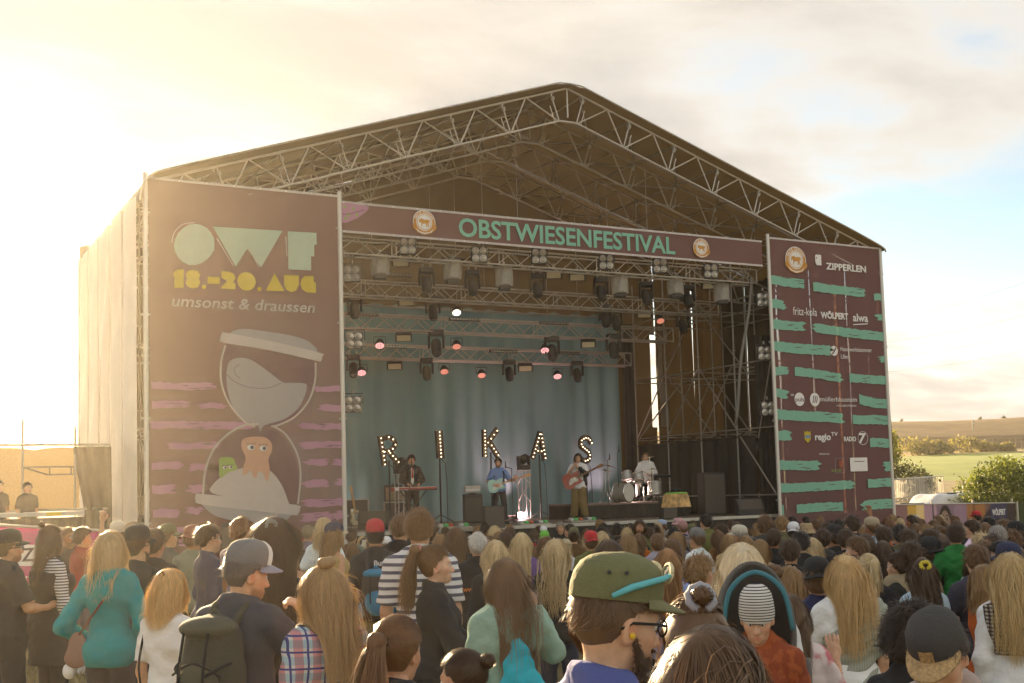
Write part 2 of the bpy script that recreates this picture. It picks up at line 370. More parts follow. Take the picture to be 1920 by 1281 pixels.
tower('scaffold_tower','steel scaffold tower behind the right sponsor banner and stage wing',[23.62,25.6,27.5],[27.35,29.1,30.9,32.7,34.5],-.5,9.0,
  [((23.65,27.42,3.6),(25.55,27.42,5.6)),((25.65,27.42,5.6),(27.45,27.42,7.5)),((27.45,27.42,1.6),(25.65,27.42,3.6)),((23.58,27.4,1.7),(23.58,29.05,3.6)),((23.58,30.8,3.6),(23.58,29.2,5.6)),
   ((23.58,29.1,3.7),(23.58,30.8,5.7)),((23.58,32.6,3.7),(23.58,30.9,5.7)),((23.58,32.7,5.7),(23.58,30.9,7.7)),((23.58,34.4,3.7),(23.58,32.8,5.6)),((25.6,30.9,3.7),(25.6,32.7,5.7)),((25.6,34.4,3.7),(25.6,32.7,5.7)),((23.7,34.45,3.7),(25.5,34.45,5.6)),((25.5,32.65,3.7),(23.7,32.65,5.6)),((25.5,30.85,5.7),(23.7,30.85,7.6)),((24.0,29.0,2.0),(23.6,27.4,5.6))])
w=thing('wing_drape','black drape hung along the ledger in the right stage wing, plus an added sun-blocking panel','drape',(23.6,30,ZD))
MB().grid(lambda u,v:(23.75+.05*sin(u*60),28.4+6.2*u,1.1+2.35*v),80,4).build('cloth',M_DRAPE,w,True)
MB().grid(lambda u,v:(23.78+.75*u,28.35+.04*sin(u*25),.9+5.6*v),20,6).build('cloth',M_DRAPE,w,True)  # added panel, hung to keep the wall slit's sunbeam off the sponsor banner
for k in range(5):
    y=28.6+k*1.25; MB().tube([(23.5+.03*sin(i),y+i*.22,3.55-.16*sin(pi*i/6)) for i in range(7)],.018,5).build('cable',M_BLACK,w,True)
MB().tube([(23.2+.05*sin(i*.7),27.6+i*.09,8.1-i*.36) for i in range(13)],.05,6).build('cable_loom',mat('grey_cable',(.3,.28,.25),.6),w,True)
# ------------------------------------------------------------------ curtain
c=thing('backdrop_curtain','pleated blue grey backdrop curtain behind the band','curtain',(16,34.7,ZD))
M_CURT=mat('backdrop_cloth',(.2,.35,.36),.85,var=.12,vscale=1.5,trans=.12,stretch=(1,1,.12))
def cf(u,v):
    x=9.6+13.45*u; f=sin(u*118+1.5*sin(u*21))*.06+.05*sin(u*41+2)
    return (x,34.7+f*(1-.35*v)+.02*mnoise.noise((u*30,v*3,0)),ZD+.01+(6.75+.12*abs(sin(u*52)))*v)
MB().grid(cf,420,10).build('cloth',M_CURT,c,True)
tube('pipe',(9.6,34.62,7.86),(23.1,34.62,7.86),.03,M_STEEL,c)
b=thing('side_drape','narrow black drape at the right edge of the curtain','drape',(23.3,34.5,ZD))
MB().grid(lambda u,v:(23.1+.5*u,34.55+.05*sin(u*19),ZD+6.6*v),12,4).build('cloth',M_DRAPE,b,True)
# ------------------------------------------------------------------ lighting trusses
def box_truss(label,x0,x1,y,z,h=.4,dy=.4,m=M_ALU,two=True):
    t=thing('lighting_truss',label,'truss',(x0,y,z),group='lighting trusses hung across the stage')
    for yy in ((y,y+dy) if two else (y,)):
        for zz in (z,z+h): tube('chord',(x0,yy,zz),(x1,yy,zz),.026,m,t)
    n=int(round((x1-x0)/(h*1.25))); st=(x1-x0)/n
    for i in range(n):
        a,b=x0+i*st,x0+(i+1)*st
        up=i%2==0
        tube('brace',(a,y,z if up else z+h),(b,y,z+h if up else z),.014,m,t,6)
        if two:
            tube('brace',(a,y+dy,z+h if up else z),(b,y+dy,z if up else z+h),.014,m,t,6)
            tube('brace',(a,y if up else y+dy,z),(b,y+dy if up else y,z),.014,m,t,6)
        if i%6==3: tube('post',(a+.06,y,z),(a+.06,y,z+h),.014,m,t,6); tube('post',(a-.06,y,z),(a-.06,y,z+h),.014,m,t,6)
    for yy in ((y,y+dy) if two else (y,)): tube('post',(x0+.01,yy,z),(x0+.01,yy,z+h),.02,m,t,6); tube('post',(x1-.01,yy,z),(x1-.01,yy,z+h),.02,m,t,6)
    k=x0+1
    while k<x1-.5: tube('hanger',(k,y+dy/2,z+h),(k,y+dy/2,roofz(k)-.95),.008,M_STEEL,t,5); k+=4.2
    return t
box_truss('aluminium lighting truss just below the header banner',10.2,23.35,27.55,7.92)
box_truss('aluminium lighting truss second from the front',10.2,23.5,29.6,7.27)
box_truss('aluminium lighting truss third from the front',10.3,23.2,31.6,6.68,.42)
box_truss('aluminium lighting truss nearest the curtain',10.6,23.15,34.0,6.15,.42)

# ------------------------------------------------------------------ printed banners
M_BAN=mat('banner_mesh_print',(.28,.135,.135),.75,var=.06,vscale=1,trans=.3,tcol=(.4,.2,.13),alpha=.76)
M_TEAL=mat('print_mint',(.27,.6,.45),.7,var=.05,trans=.25); M_PINK=mat('print_lilac',(.55,.27,.4),.7,var=.05,trans=.25)
M_MINTP=mat('print_pale_mint',(.48,.64,.5),.7,var=.04,trans=.25); M_YEL=mat('print_yellow',(.72,.55,.06),.7,var=.05,trans=.25)
M_CREAM=mat('print_cream',(.62,.56,.52),.7,var=.04,trans=.25); M_GREY=mat('print_greyish',(.4,.38,.38),.7,var=.04,trans=.2); M_PEACH=mat('print_peach',(.66,.36,.24),.7,var=.04,trans=.2)
M_PGREEN=mat('print_green',(.3,.45,.1),.7,var=.05,trans=.2); M_INK=mat('print_ink',(.05,.03,.04),.7); M_ORANGE=mat('print_orange',(.6,.27,.05),.7,var=.05); M_WHT=mat('print_white',(.8,.77,.74),.7,var=.03)
M_HEM=mat('banner_hem',(.55,.5,.48),.6,var=.05); M_SHADE=mat('print_dark_plum',(.14,.06,.085),.75,var=.1,trans=.2)
def banner(name,label,x0,x1,z0,z1,y,sag=.012):
    t=thing(name,label,'banner',(x0,y,z0))
    def fn(u,v): return (x0+(x1-x0)*u,y+.045*(.5+.5*mnoise.noise((u*(x1-x0)*1.1,v*(z1-z0)*.55,x0)))*min(1,8*u,8*(1-u),8*v*(z1-z0),8*(1-v)*(z1-z0)),z0+(z1-z0)*v)
    MB().grid(fn,int((x1-x0)*7),int((z1-z0)*6)).build('cloth',M_BAN,t,True)
    h=.055
    for zz in (z0,z1-h): MB().box(((x0+x1)/2,y-.009,zz+h/2),(x1-x0,.006,h)).build('hem',M_HEM,t)
    n=int((x1-x0)/.62)
    for zz in (z0+h/2,z1-h/2):
        for i in range(n+1):
            x=x0+.06+(x1-x0-.12)*i/n; tube('eyelet',(x,y-.013,zz),(x,y-.018,zz),.018,M_WHITE,t,8)
    return t
def flat(name,pts,m,t,y,loc=None): return MB().poly([(x,z) for x,z in pts],Matrix.Translation((0,y,0))).build(name,m,t)
def circ(cx,cz,r,n=36,rz=None,a0=0,a1=2*pi): return [(cx+r*cos(a0+(a1-a0)*i/n),cz+(rz or r)*sin(a0+(a1-a0)*i/n)) for i in range(n if a1-a0>6.2 else n+1)]
def band(pts,w):
    """a printed line of width w along a polyline of (x,z)"""
    L=[];R=[]
    for i,p in enumerate(pts):
        a=pts[max(i-1,0)]; b=pts[min(i+1,len(pts)-1)]; dx,dz=b[0]-a[0],b[1]-a[1]; k=math.hypot(dx,dz) or 1
        L.append((p[0]-dz/k*w/2,p[1]+dx/k*w/2)); R.append((p[0]+dz/k*w/2,p[1]-dx/k*w/2))
    return L+R[::-1]
def line(name,pts,w,m,t,y):
    q=band(pts,w); n=len(pts); b=MB(); b.add([(x,y,z) for x,z in q],[(i,i+1,2*n-2-i,2*n-1-i) for i in range(n-1)]); return b.build(name,m,t)
def smooth(pts,k=6,closed=True):
    out=[]; n=len(pts)
    for i in range(n if closed else n-1):
        g=lambda j: pts[j%n] if closed else pts[min(max(j,0),n-1)]
        p0,p1,p2,p3=g(i-1),g(i),g(i+1),g(i+2)
        for s in range(k):
            t=s/k; out.append(tuple(.5*((2*p1[c])+(-p0[c]+p2[c])*t+(2*p0[c]-5*p1[c]+4*p2[c]-p3[c])*t*t+(-p0[c]+3*p1[c]-3*p2[c]+p3[c])*t**3) for c in (0,1)))
    if not closed: out.append(pts[-1])
    return out
def brush(x0,x1,z,h,m,t,y,seed,tilt=0,rl=1,rr=1):
    """a dry-brush stroke: a body with ragged ends, torn edge and a few streaks of its own"""
    r=random.Random(seed); b=MB(); n=max(4,int((x1-x0)/.09)); up=[];dn=[]
    for i in range(n+1):
        u=i/n; x=x0+(x1-x0)*u; zc=z+tilt*(u-.5)+.012*sin(u*5+seed)
        up.append((x,zc+h/2+r.uniform(-.018,.012))); dn.append((x,zc-h/2+r.uniform(-.012,.018)))
    def rag(x,za,zb,amp,on):
        k=7; return [(x+(r.uniform(-amp,amp*.3) if on else 0),za+(zb-za)*j/k) for j in range(1,k)]
    pts=dn+[(p[0],p[1]) for p in rag(x1,dn[-1][1],up[-1][1],-.16,rr)]+up[::-1]+rag(x0,up[0][1],dn[0][1],.16,rl)
    flat('brush_stroke',pts,m,t,y)
    if (x1-x0)>.6:
        for k in range(3):
            a=r.uniform(x0+.3*(x1-x0),x1-.3); l=r.uniform(.15,.5); zz=z+tilt*((a-x0)/(x1-x0)-.5)+r.uniform(-.35,.4)*h
            flat('streak',[(a,zz),(a+l*.5,zz-.012),(a+l,zz),(a+l*.6,zz+.01)],M_SHADE,t,y-.003)
def emblem(x,z,r,t,y):
    """round brewery emblem: ring, arched name, ox, ribbon"""
    flat('emblem_disc',circ(x,z,r),M_WHT,t,y); flat('emblem_disc',circ(x,z,r*.94),M_ORANGE,t,y-.003); flat('emblem_disc',circ(x,z,r*.7),M_WHT,t,y-.006); flat('emblem_disc',circ(x,z,r*.63),M_ORANGE,t,y-.009); flat('emblem_disc',circ(x,z,r*.59),M_WHT,t,y-.012)
    def arch(s,rad,a0,a1,sz,up):
        for i,chh in enumerate(s):
            if chh==' ': continue
            a=a0+(a1-a0)*i/(len(s)-1); q=a-pi/2 if up else a+pi/2
            M=Matrix.Translation((x+rad*cos(a),y-.006,z+rad*sin(a)))@Matrix.Rotation(-q,4,'Y')@Matrix.Rotation(pi/2,4,'X')
            text('emblem_letter',chh,sz,M_WHT,t,M,bold=.02,align='CENTER',ext=.001)
    arch('Gold Ochsen',r*.74,pi*.86,pi*.14,r*.3,True)
    k=r*.0105
    ox=[(-42,10),(-46,2),(-44,-8),(-36,-8),(-32,0),(-26,-12),(-28,-38),(-20,-38),(-17,-16),(4,-14),(14,-12),(14,-38),(22,-38),(24,-14),(32,-38),(39,-37),(33,-10),(40,4),(46,-18),(48,-16),(43,14),(30,20),(0,16),(-22,24),(-34,20),(-44,26),(-40,16)]
    flat('ox',[(x+a*k,z+b*k+r*.03) for a,b in ox],M_ORANGE,t,y-.015)
    rb=[(-1.08,-.28),(-.92,-.14),(-.78,-.4),(-.45,-.72),(0,-.82),(.45,-.72),(.78,-.4),(.92,-.14),(1.08,-.28),(1.0,-.52),(.6,-.88),(0,-1.03),(-.6,-.88),(-1.0,-.52)]
    flat('ribbon',[(x+a*r,z+b*r) for a,b in rb],M_ORANGE,t,y-.018); rb2=[(-.8,-.5),(-.45,-.78),(0,-.87),(.45,-.78),(.8,-.5),(.58,-.8),(0,-.98),(-.58,-.8)]
    flat('ribbon',[(x+a*r,z+b*r) for a,b in rb2],M_WHT,t,y-.021)
YP=YF-.014
# left banner ------------------------------------------------------
lb=banner('tall_banner','tall plum festival banner with hourglass picture on the left of the stage',XL,XLB,.2,ZT,YF)
y=YP
flat('letter',[(7.049,7.764),(7.038,7.924),(6.966,8.054),(6.882,8.146),(6.749,8.209),(6.616,8.223),(6.472,8.187),(6.340,8.103),(6.232,7.984),(6.160,7.833),(6.135,7.697),(6.158,7.541),(6.228,7.412),(6.334,7.322),(6.465,7.270),(6.609,7.279),(6.742,7.324),(6.875,7.419),(6.974,7.537),(7.036,7.640)],M_MINTP,lb,y)
flat('letter',[(7.010,8.193),(8.656,8.225),(8.126,7.315),(7.803,7.732),(7.530,7.296)],M_MINTP,lb,y)
flat('letter',[(8.779,8.222),(9.488,8.239),(9.490,7.956),(9.430,7.951),(9.425,7.668),(9.346,7.663),(9.340,7.323),(8.785,7.313)],M_MINTP,lb,y)
line('outline',smooth([(6.088,7.754),(6.125,7.939),(6.220,8.093),(6.364,8.202),(6.496,8.232),(6.592,8.246)],3,False),.018,M_CREAM,lb,y)
for q in ([(7.099,7.928),(7.475,7.323)],[(7.829,7.771),(8.075,7.325)],[(8.731,8.091),(8.751,7.622)]): line('outline',q,.022,M_CREAM,lb,y)
for q in ([(6.119,6.981),(6.119,7.078),(6.191,7.143),(6.345,7.165),(6.342,6.740),(6.141,6.728),(6.142,6.982)],[(6.548,7.159),(6.656,7.148),(6.715,7.054),(6.691,6.967),(6.714,6.882),(6.665,6.770),(6.545,6.739),(6.437,6.769),(6.390,6.851),(6.415,6.950),(6.398,7.058),(6.440,7.134)],[(6.884,7.027),(7.158,7.031),(7.157,6.871),(6.883,6.868)],
  [(7.202,7.170),(7.387,7.169),(7.485,7.126),(7.521,7.029),(7.471,6.927),(7.520,6.905),(7.519,6.768),(7.186,6.775),(7.323,6.955),(7.201,7.022)],[(8.449,7.198),(8.681,6.789),(8.233,6.777)],[(8.673,7.173),(9.036,7.183),(9.033,6.967),(8.966,6.823),(8.848,6.779),(8.733,6.823),(8.676,6.934)],[(9.180,7.179),(9.398,7.192),(9.402,7.052),(9.448,7.042),(9.451,6.792),(9.227,6.793),(9.110,6.857),(9.073,6.982),(9.100,7.098)]): flat('date_numeral',q,M_YEL,lb,y)
w1=(7.782,27,6.97); flat('date_numeral',circ(w1[0],w1[2],.215),M_YEL,lb,y)
for q in ((6.798,27,6.789),(8.082,27,6.812)): flat('date_numeral',circ(q[0],q[2],.05),M_YEL,lb,y)
q=(6.079,27,6.315); text('lettering','umsonst & draussen',.36,M_CREAM,lb,frame_xz(q[0],y,q[2]),shear=.18,bold=.012,width=3.34)
# hourglass
flat('hourglass_lid',smooth([(7.397,5.764),(7.682,5.862),(8.246,5.822),(8.859,5.744),(9.273,5.608),(9.401,5.358),(8.242,5.473),(7.494,5.621)],4),M_GREY,lb,y)
flat('hourglass_lid',smooth([(7.201,5.745),(7.299,5.761),(8.497,5.569),(9.533,5.362),(9.584,5.288),(9.542,5.160),(9.450,5.170),(8.241,5.398),(7.248,5.526),(7.163,5.609)],4),M_CREAM,lb,y-.004)
flat('glass_bulb',smooth([(7.296,5.491),(7.989,5.415),(9.008,5.271),(9.371,5.155),(9.350,4.687),(9.186,4.219),(8.792,3.804),(8.281,3.618),(8.018,3.617),(7.659,3.739),(7.332,4.163),(7.166,4.646),(7.170,5.072)],5),M_SHADE,lb,y)
flat('sand',smooth([(7.316,4.978),(7.391,5.127),(7.613,5.194),(7.886,5.140),(8.235,4.914),(8.587,4.660),(8.804,4.639),(9.128,4.633),(9.191,4.546),(9.123,4.306),(8.924,3.992),(8.600,3.779),(8.219,3.667),(8.118,3.605),(8.054,3.507),(7.993,3.654),(7.721,3.751),(7.477,3.982),(7.334,4.345),(7.289,4.734)],5),M_GREY,lb,y-.004)
line('outline',smooth([(7.290,4.807),(7.484,4.640),(7.792,4.523),(8.229,4.505),(8.561,4.623)],4,False),.012,M_INK,lb,y-.007); line('outline',smooth([(7.599,5.047),(7.487,4.958),(7.498,4.812),(7.608,4.716)],4,False),.012,M_INK,lb,y-.007)
for q in ([(7.272,5.466),(7.170,5.072),(7.178,4.586),(7.356,4.127),(7.672,3.751),(7.943,3.617)],[(9.410,5.131),(9.390,4.688),(9.225,4.220),(8.883,3.842),(8.497,3.655),(8.319,3.618)],[(8.018,3.666),(7.720,3.654),(7.350,3.472),(7.007,3.136),(6.799,2.659),(6.734,2.066)],[(8.382,3.618),(8.659,3.432),(8.922,2.997),(9.004,2.500),(8.930,1.822)]): line('glass_outline',smooth(q,5,False),.045,M_CREAM,lb,y-.01)
flat('glass_bulb',smooth([(8.042,3.581),(8.368,3.519),(8.720,3.246),(8.918,2.749),(8.962,2.253),(8.891,1.823),(7.824,1.940),(6.794,2.088),(6.835,2.659),(7.043,3.111),(7.472,3.471)],5),M_SHADE,lb,y)
flat('sand',smooth([(6.950,2.120),(7.000,2.357),(7.341,2.590),(7.647,2.670),(7.957,2.689),(8.268,2.611),(8.516,2.325),(8.676,1.952),(8.636,1.819),(7.824,1.940)],5),M_CREAM,lb,y-.004)
flat('blob_figure',smooth([(7.616,3.155),(7.654,3.325),(7.841,3.385),(8.152,3.372),(8.314,3.248),(8.324,3.064),(8.246,2.856),(8.268,2.636),(8.240,2.416),(8.177,2.368),(8.129,2.528),(8.005,2.591),(7.954,2.446),(7.880,2.484),(7.832,2.618),(7.744,2.547),(7.646,2.525),(7.660,2.706),(7.711,2.912)],5),M_PEACH,lb,y-.007)
flat('green_figure',smooth([(7.121,2.462),(7.100,2.751),(7.113,2.894),(7.223,2.929),(7.417,2.903),(7.477,2.769),(7.512,2.648),(7.316,2.579)],4),M_PGREEN,lb,y-.006)
for q in ((7.838,27,3.141),(8.124,27,3.115),(7.232,27,2.689),(7.366,27,2.698)):
    e=.085 if q[2]>2.4 and q[0]>7.7 else .05
    flat('eye',circ(q[0],q[2],e,14,e*.7),M_WHT,lb,y-.01); flat('pupil',circ(q[0]+e*.3,q[2],e*.5,10),M_INK,lb,y-.012)
    for k in range(5): line('lash',[(q[0]+(k-2)*e*.45,q[2]+e*.75),(q[0]+(k-2)*e*.62,q[2]+e*1.25)],.012,M_INK,lb,y-.012)
flat('hourglass_lid',smooth([(6.734,1.971),(7.822,1.819),(8.697,1.645),(8.644,1.463),(8.190,1.382),(7.330,1.511),(6.910,1.680)],4),M_GREY,lb,y-.004)
flat('hourglass_lid',smooth([(6.581,2.105),(6.687,2.114),(7.824,1.964),(8.891,1.799),(8.979,1.710),(8.926,1.588),(8.823,1.567),(7.821,1.710),(6.709,1.877),(6.568,1.975)],4),M_CREAM,lb,y-.008)
for i,(a,b_,zy,hh) in enumerate([(284,390,714,13),(590,636,715,11),(285,345,746,13),(372,412,748,11),(600,640,750,13),(283,460,782,14),(560,642,784,12),(320,402,818,12),(560,640,818,13),(284,330,852,14),(350,398,856,13),(570,606,850,13),(628,643,851,12),(285,320,893,16),(352,380,893,14),(566,605,889,15),(628,643,888,14),(286,330,934,15),(352,368,931,13),(565,644,924,14),(288,345,965,14),(560,612,949,16),(624,645,948,16),(300,372,985,14)]):
    W0=(5.629,27,4.795)
    f=(27/2255.0)*1.06
    x0_,x1_=[XL+(k-281)/(640.-281)*(XLB-XL) for k in (a,b_)]; z_=ZT-(zy-348)/(985.-348)*(ZT-1.05)
    brush(x0_,x1_,z_,hh*.0125,M_PINK,lb,y+.004 if False else y,i+40,0,a>300,b_<630)
# header banner ----------------------------------------------------
hb=banner('header_banner','long plum header banner reading OBSTWIESENFESTIVAL above the stage opening',XLB+.06,XRB-.27,8.3,9.07,YF-.03)
y=YF-.044
q=(13.247,27,8.472); text('lettering','OBSTWIESENFESTIVAL',.66,mat('print_bright_mint',(.25,.6,.46),.7,var=.04,trans=.2),hb,frame_xz(q[0],y,8.455),bold=.022,width=6.72)
q=(12.293,27,8.702); emblem(q[0],8.72,.31,hb,y); q=(20.878,27,8.686); emblem(q[0],8.69,.28,hb,y)
flat('leaf',smooth([(10.132,8.995),(10.516,9.016),(10.819,8.977),(10.677,8.793),(10.426,8.627),(10.124,8.550)],5),M_PINK,hb,y); line('leaf_vein',[(10.128,8.733),(10.401,8.783),(10.707,8.901)],.016,M_SHADE,hb,y-.004)
for q in ((10.199,27,8.935),(10.291,27,8.734),(10.417,27,8.902),(10.221,27,8.649),(10.511,27,8.753)): flat('leaf_dot',circ(q[0],q[2],.035,10),M_PGREEN,hb,y-.004)
# right banner -----------------------------------------------------
rb_=banner('tall_banner','tall plum sponsor banner with mint brush strokes on the right of the stage',XRB+.03,XR,.2,ZT,YF)
y=YP
def U(px,py):  # sponsor-banner picture coordinates of the artwork: 0..1 across, metres down from the top
    return (XRB+.03+px*(XR-XRB-.03), ZT-py)
for i,(a,b_,py,h,tl,l,r) in enumerate([(0,.29,1.3,.27,-.05,0,0),(.37,.84,1.43,.27,-.1,0,1),(.93,1,1.57,.22,-.02,0,0),(0,.1,1.98,.27,-.03,0,1),(.96,1,2.2,.2,0,1,0),(0,.26,2.6,.28,0,0,1),(.37,1,2.72,.28,-.16,1,0),(0,.5,3.27,.3,-.08,0,1),(.96,1,3.5,.2,0,1,0),
   (0,.1,3.95,.25,0,0,1),(.17,.58,4.03,.27,-.16,0,1),(.66,1,4.13,.27,-.02,0,0),(0,.09,4.62,.27,-.05,0,1),(.74,1,4.83,.3,-.14,0,0),(0,.57,5.28,.3,-.12,0,1),(.67,1,5.38,.28,-.04,0,0),(0,.1,5.85,.3,0,0,1),(.82,1,6.08,.28,0,0,0),(0,.34,6.72,.28,-.02,0,1),(.95,1,6.8,.3,0,1,0),
   (0,.63,7.35,.26,.02,0,1),(.78,1,7.3,.26,0,0,0),(.13,.54,7.97,.26,.02,0,0),(.73,1,7.95,.3,.06,1,0),(0,.02,8.0,.3,0,0,0)]):
    x0_,z0_=U(a,py); x1_,_=U(b_,py); brush(x0_,x1_,z0_,h,M_TEAL,rb_,y,i+90,tl,l,r)
ex,ez=U(.225,.62); emblem(ex,ez,.4,rb_,y)
def RT(s,px,py,w,sz,m=M_WHT,bold=.02,shear=0):
    x_,z_=U(px,py); text('lettering',s,sz,m,rb_,frame_xz(x_,y,z_),bold=bold,width=w*(XR-XRB),shear=shear)
RT('ZIPPERLEN',.495,.82,.37,.28,bold=.03); x_,z_=U(.4,.6); flat('logo_mark',[(x_,z_+.17),(x_,z_-.03),(x_+.04,z_-.12),(x_+.24,z_-.12),(x_+.24,z_+.2),(x_+.04,z_+.2)],M_WHT,rb_,y); flat('logo_mark',circ(x_+.05,z_+.1,.025,10),M_BAN,rb_,y-.004)
RT('fritz-kola',.18,2.27,.21,.34,bold=0); RT('WÖLPERT',.425,2.32,.25,.26,bold=.04); RT('alwa',.72,2.36,.14,.34,bold=.02)
x_,z_=U(.72,2.45); line('logo_mark',[(x_,z_-.02),(x_+.25,z_+.0),(x_+.6,z_+.03)],.03,M_WHT,rb_,y)
x_,z_=U(.53,3.3); flat('logo_mark',circ(x_,z_,.16,8),M_WHT,rb_,y); line('logo_mark',[(x_-.08,z_-.1),(x_+.03,z_+.02),(x_+.08,z_+.1)],.04,M_SHADE,rb_,y-.004)
RT('Handwerkskammer',.59,3.3,.29,.19,bold=0); RT('Ulm',.59,3.53,.065,.19,bold=0)
for px in (.2,.335):
    x_,z_=U(px,4.78); flat('logo_mark',circ(x_,z_,.19,24,.2),M_WHT,rb_,y)
RT('puls',.165,4.84,.075,.18,M_SHADE,.01); RT('SR',.125,4.68,.03,.08,bold=.01); RT('müllerblaustein',.385,4.83,.33,.2,bold=0); RT('HOLZBAUWERKE',.53,4.98,.18,.08,bold=0)
x_,z_=U(.335,4.78)
for k in (-.07,0,.07): line('logo_mark',[(x_+k-.02,z_-.1),(x_+k+.02,z_),(x_+k+.02,z_+.11)],.03,M_SHADE,rb_,y-.004)
x_,z_=U(.255,5.9); flat('logo_mark',[(x_-.12,z_+.2),(x_-.06,z_+.14),(x_,z_+.2),(x_+.06,z_+.14),(x_+.12,z_+.2),(x_+.12,z_-.06),(x_,z_-.17),(x_-.12,z_-.06)],M_YEL,rb_,y); flat('logo_mark',[(x_-.1,z_+.06),(x_+.1,z_+.06),(x_+.1,z_-.02),(x_-.1,z_-.02)],mat('print_blue',(.15,.25,.45),.7),rb_,y-.004)
RT('regio',.32,5.98,.14,.28,bold=.03); RT('TV',.465,5.86,.06,.16,bold=.02); RT('RADIO',.58,6.02,.11,.19,bold=.03)
x_,z_=U(.755,5.93); line('logo_mark',circ(x_,z_,.2,28)+[(x_+.2,z_)],.014,M_WHT,rb_,y); RT('7',.715,6.08,.07,.42,bold=.03,shear=.15)
RT('Gefördert von',.35,6.42,.09,.08,bold=0); x_,z_=U(.53,6.75); line('logo_mark',[(x_-.17,z_-.22),(x_-.17,z_+.22),(x_+.17,z_+.22),(x_+.17,z_-.22),(x_-.17,z_-.22)],.014,M_GREY,rb_,y); flat('logo_mark',[(x_-.03,z_-.05),(x_+.12,z_-.05),(x_+.12,z_+.16),(x_-.03,z_+.16)],mat('print_red',(.35,.08,.05),.7),rb_,y); RT('KULTUR',.455,6.93,.085,.11,M_PGREEN,.01)
x_,z_=U(.705,6.72); flat('logo_mark',[(x_-.35,z_-.21),(x_+.35,z_-.21),(x_+.35,z_+.2),(x_-.35,z_+.2)],M_WHT,rb_,y); x_,z_=U(.665,6.65); text('lettering','Bundesministerium',.05,M_INK,rb_,frame_xz(x_,y-.004,z_),width=.4)
# aluminium poles that carry the banners
for x in (XL-.07,XLB+.02,XRB-.02,XR+.06):
    p=thing('banner_pole',{XL-.07:'white pole at the outer edge of the left banner',XLB+.02:'white pole between left banner and stage opening',XRB-.02:'white pole between stage opening and sponsor banner',XR+.06:'white pole at the outer edge of the sponsor banner'}[x],'pole',(x,YF,-.4),group='banner poles of the stage front')
    tube('post',(x,YF-.005,-.4),(x,YF-.005,ZT+.08),.055,mat('pole_white',(.66,.62,.56),.4,.3,var=.12),p,10)
    for k in range(4): tube('clamp',(x-.1,YF+.02,1.5+2.3*k),(x+.1,YF+.02,1.5+2.3*k),.03,M_STEEL,p,6)

# ------------------------------------------------------------------ lamps hung in the stage
M_LENS=mat('lamp_glass',(.5,.46,.4),.15,.5,var=.05); M_DIMLENS=mat('dark_lens',(.08,.08,.085),.12,.2); M_CLEAR=mat('clear_plastic',(.8,.77,.7),.18,var=.15,vscale=8,bump=.9,bscale=16,alpha=.5,trans=.3)
M_HOUS=mat('lamp_housing',(.045,.04,.037),.5,var=.2); M_PANEL=mat('flood_panel',(.7,.62,.42),.3,var=.1)
M_PINKLED=mat('pink_led',(1,.55,.6),.4,emit=.8,ecol=(1,.45,.5)); M_WARMLED=mat('lit_bulb',(1,.9,.7),.4,emit=2.2,ecol=(1,.86,.6)); M_DIMLED=mat('dim_led',(.7,.35,.3),.4,emit=.12,ecol=(1,.4,.3)); M_FLOODLIT=mat('lit_flood',(1,.9,.95),.4,emit=14,ecol=(1,.75,.85))
def local(name,label,cat,loc,rz=0,rx=0,group=None):
    o=thing(name,label,cat,loc,rz,group,world=False); o.rotation_euler=(rx,0,rz); return o
def proto_blinder():
    t=local('blinder_lamp','x','stage light',(0,0,0))
    box('housing',(0,.07,0),(.42,.14,.42),M_HOUS,t)
    me=None
    for x in (-.1,.1):
        for z in (-.1,.1):
            if me is None:
                b=MB(); b.lathe([(.001,.03),(.04,.028),(.07,.012),(.085,0),(.095,.004)],12,Matrix.Rotation(pi/2,4,'X')); me=b.mesh('lamp',M_LENS,True)
            link('lamp',me,t,(x,-.005,z))
    MB().tube([(-.25,.07,0),(-.25,.07,.27),(.25,.07,.27),(.25,.07,0)],.014,5).build('yoke',M_HOUS,t); tube('clamp',(0,.07,.27),(0,.07,.36),.03,M_STEEL,t,6); return t
def proto_head():
    t=local('moving_head_lamp','x','stage light',(0,0,0))
    box('base',(0,0,.36),(.4,.3,.16),M_HOUS,t,bevel=.03)
    for s in (-1,1): box('yoke_arm',(s*.19,0,.12),(.06,.16,.36),M_HOUS,t,bevel=.025)
    b=MB(); b.lathe([(0,-.26),(.12,-.26),(.135,-.22),(.15,-.05),(.14,.12),(.1,.2),(0,.21)],14,Matrix.Rotation(RAD(-28),4,'X')@Matrix.Diagonal((.95,1,1,1))); hd=b.build('head',M_HOUS,t,True)
    b=MB(); b.lathe([(0,-.268),(.1,-.266),(.108,-.255)],14,Matrix.Rotation(RAD(-28),4,'X')); b.build('lens',M_DIMLENS,hd,True)
    for s in (-1,1): tube('clamp',(s*.1,0,.44),(s*.1,0,.54),.028,M_STEEL,t,6)
    return t
def proto_cover():
    t=local('covered_lamp','x','stage light',(0,0,0))
    tube('top_plate',(0,0,.25),(0,0,.28),.3,M_HOUS,t,16)
    def fn(u,v):
        a=2*pi*u; r=.235+.018*sin(a*7+v*3)+.014*mnoise.noise((cos(a)*3,sin(a)*3,v*4)); return (r*cos(a),r*sin(a),.25-.52*v+.02*sin(a*3)*v)
    MB().grid(fn,36,8).build('rain_cover',M_CLEAR,t,True)
    b=MB(); b.lathe([(0,.2),(.12,.2),(.14,.1),(.13,-.12),(.1,-.2),(0,-.2)],12); b.build('head',mat('grey_housing',(.25,.235,.21),.5),t,True)
    box('base',(0,0,-.33),(.34,.26,.12),M_HOUS,t,bevel=.03); tube('clamp',(0,0,.28),(0,0,.4),.03,M_STEEL,t,6); return t
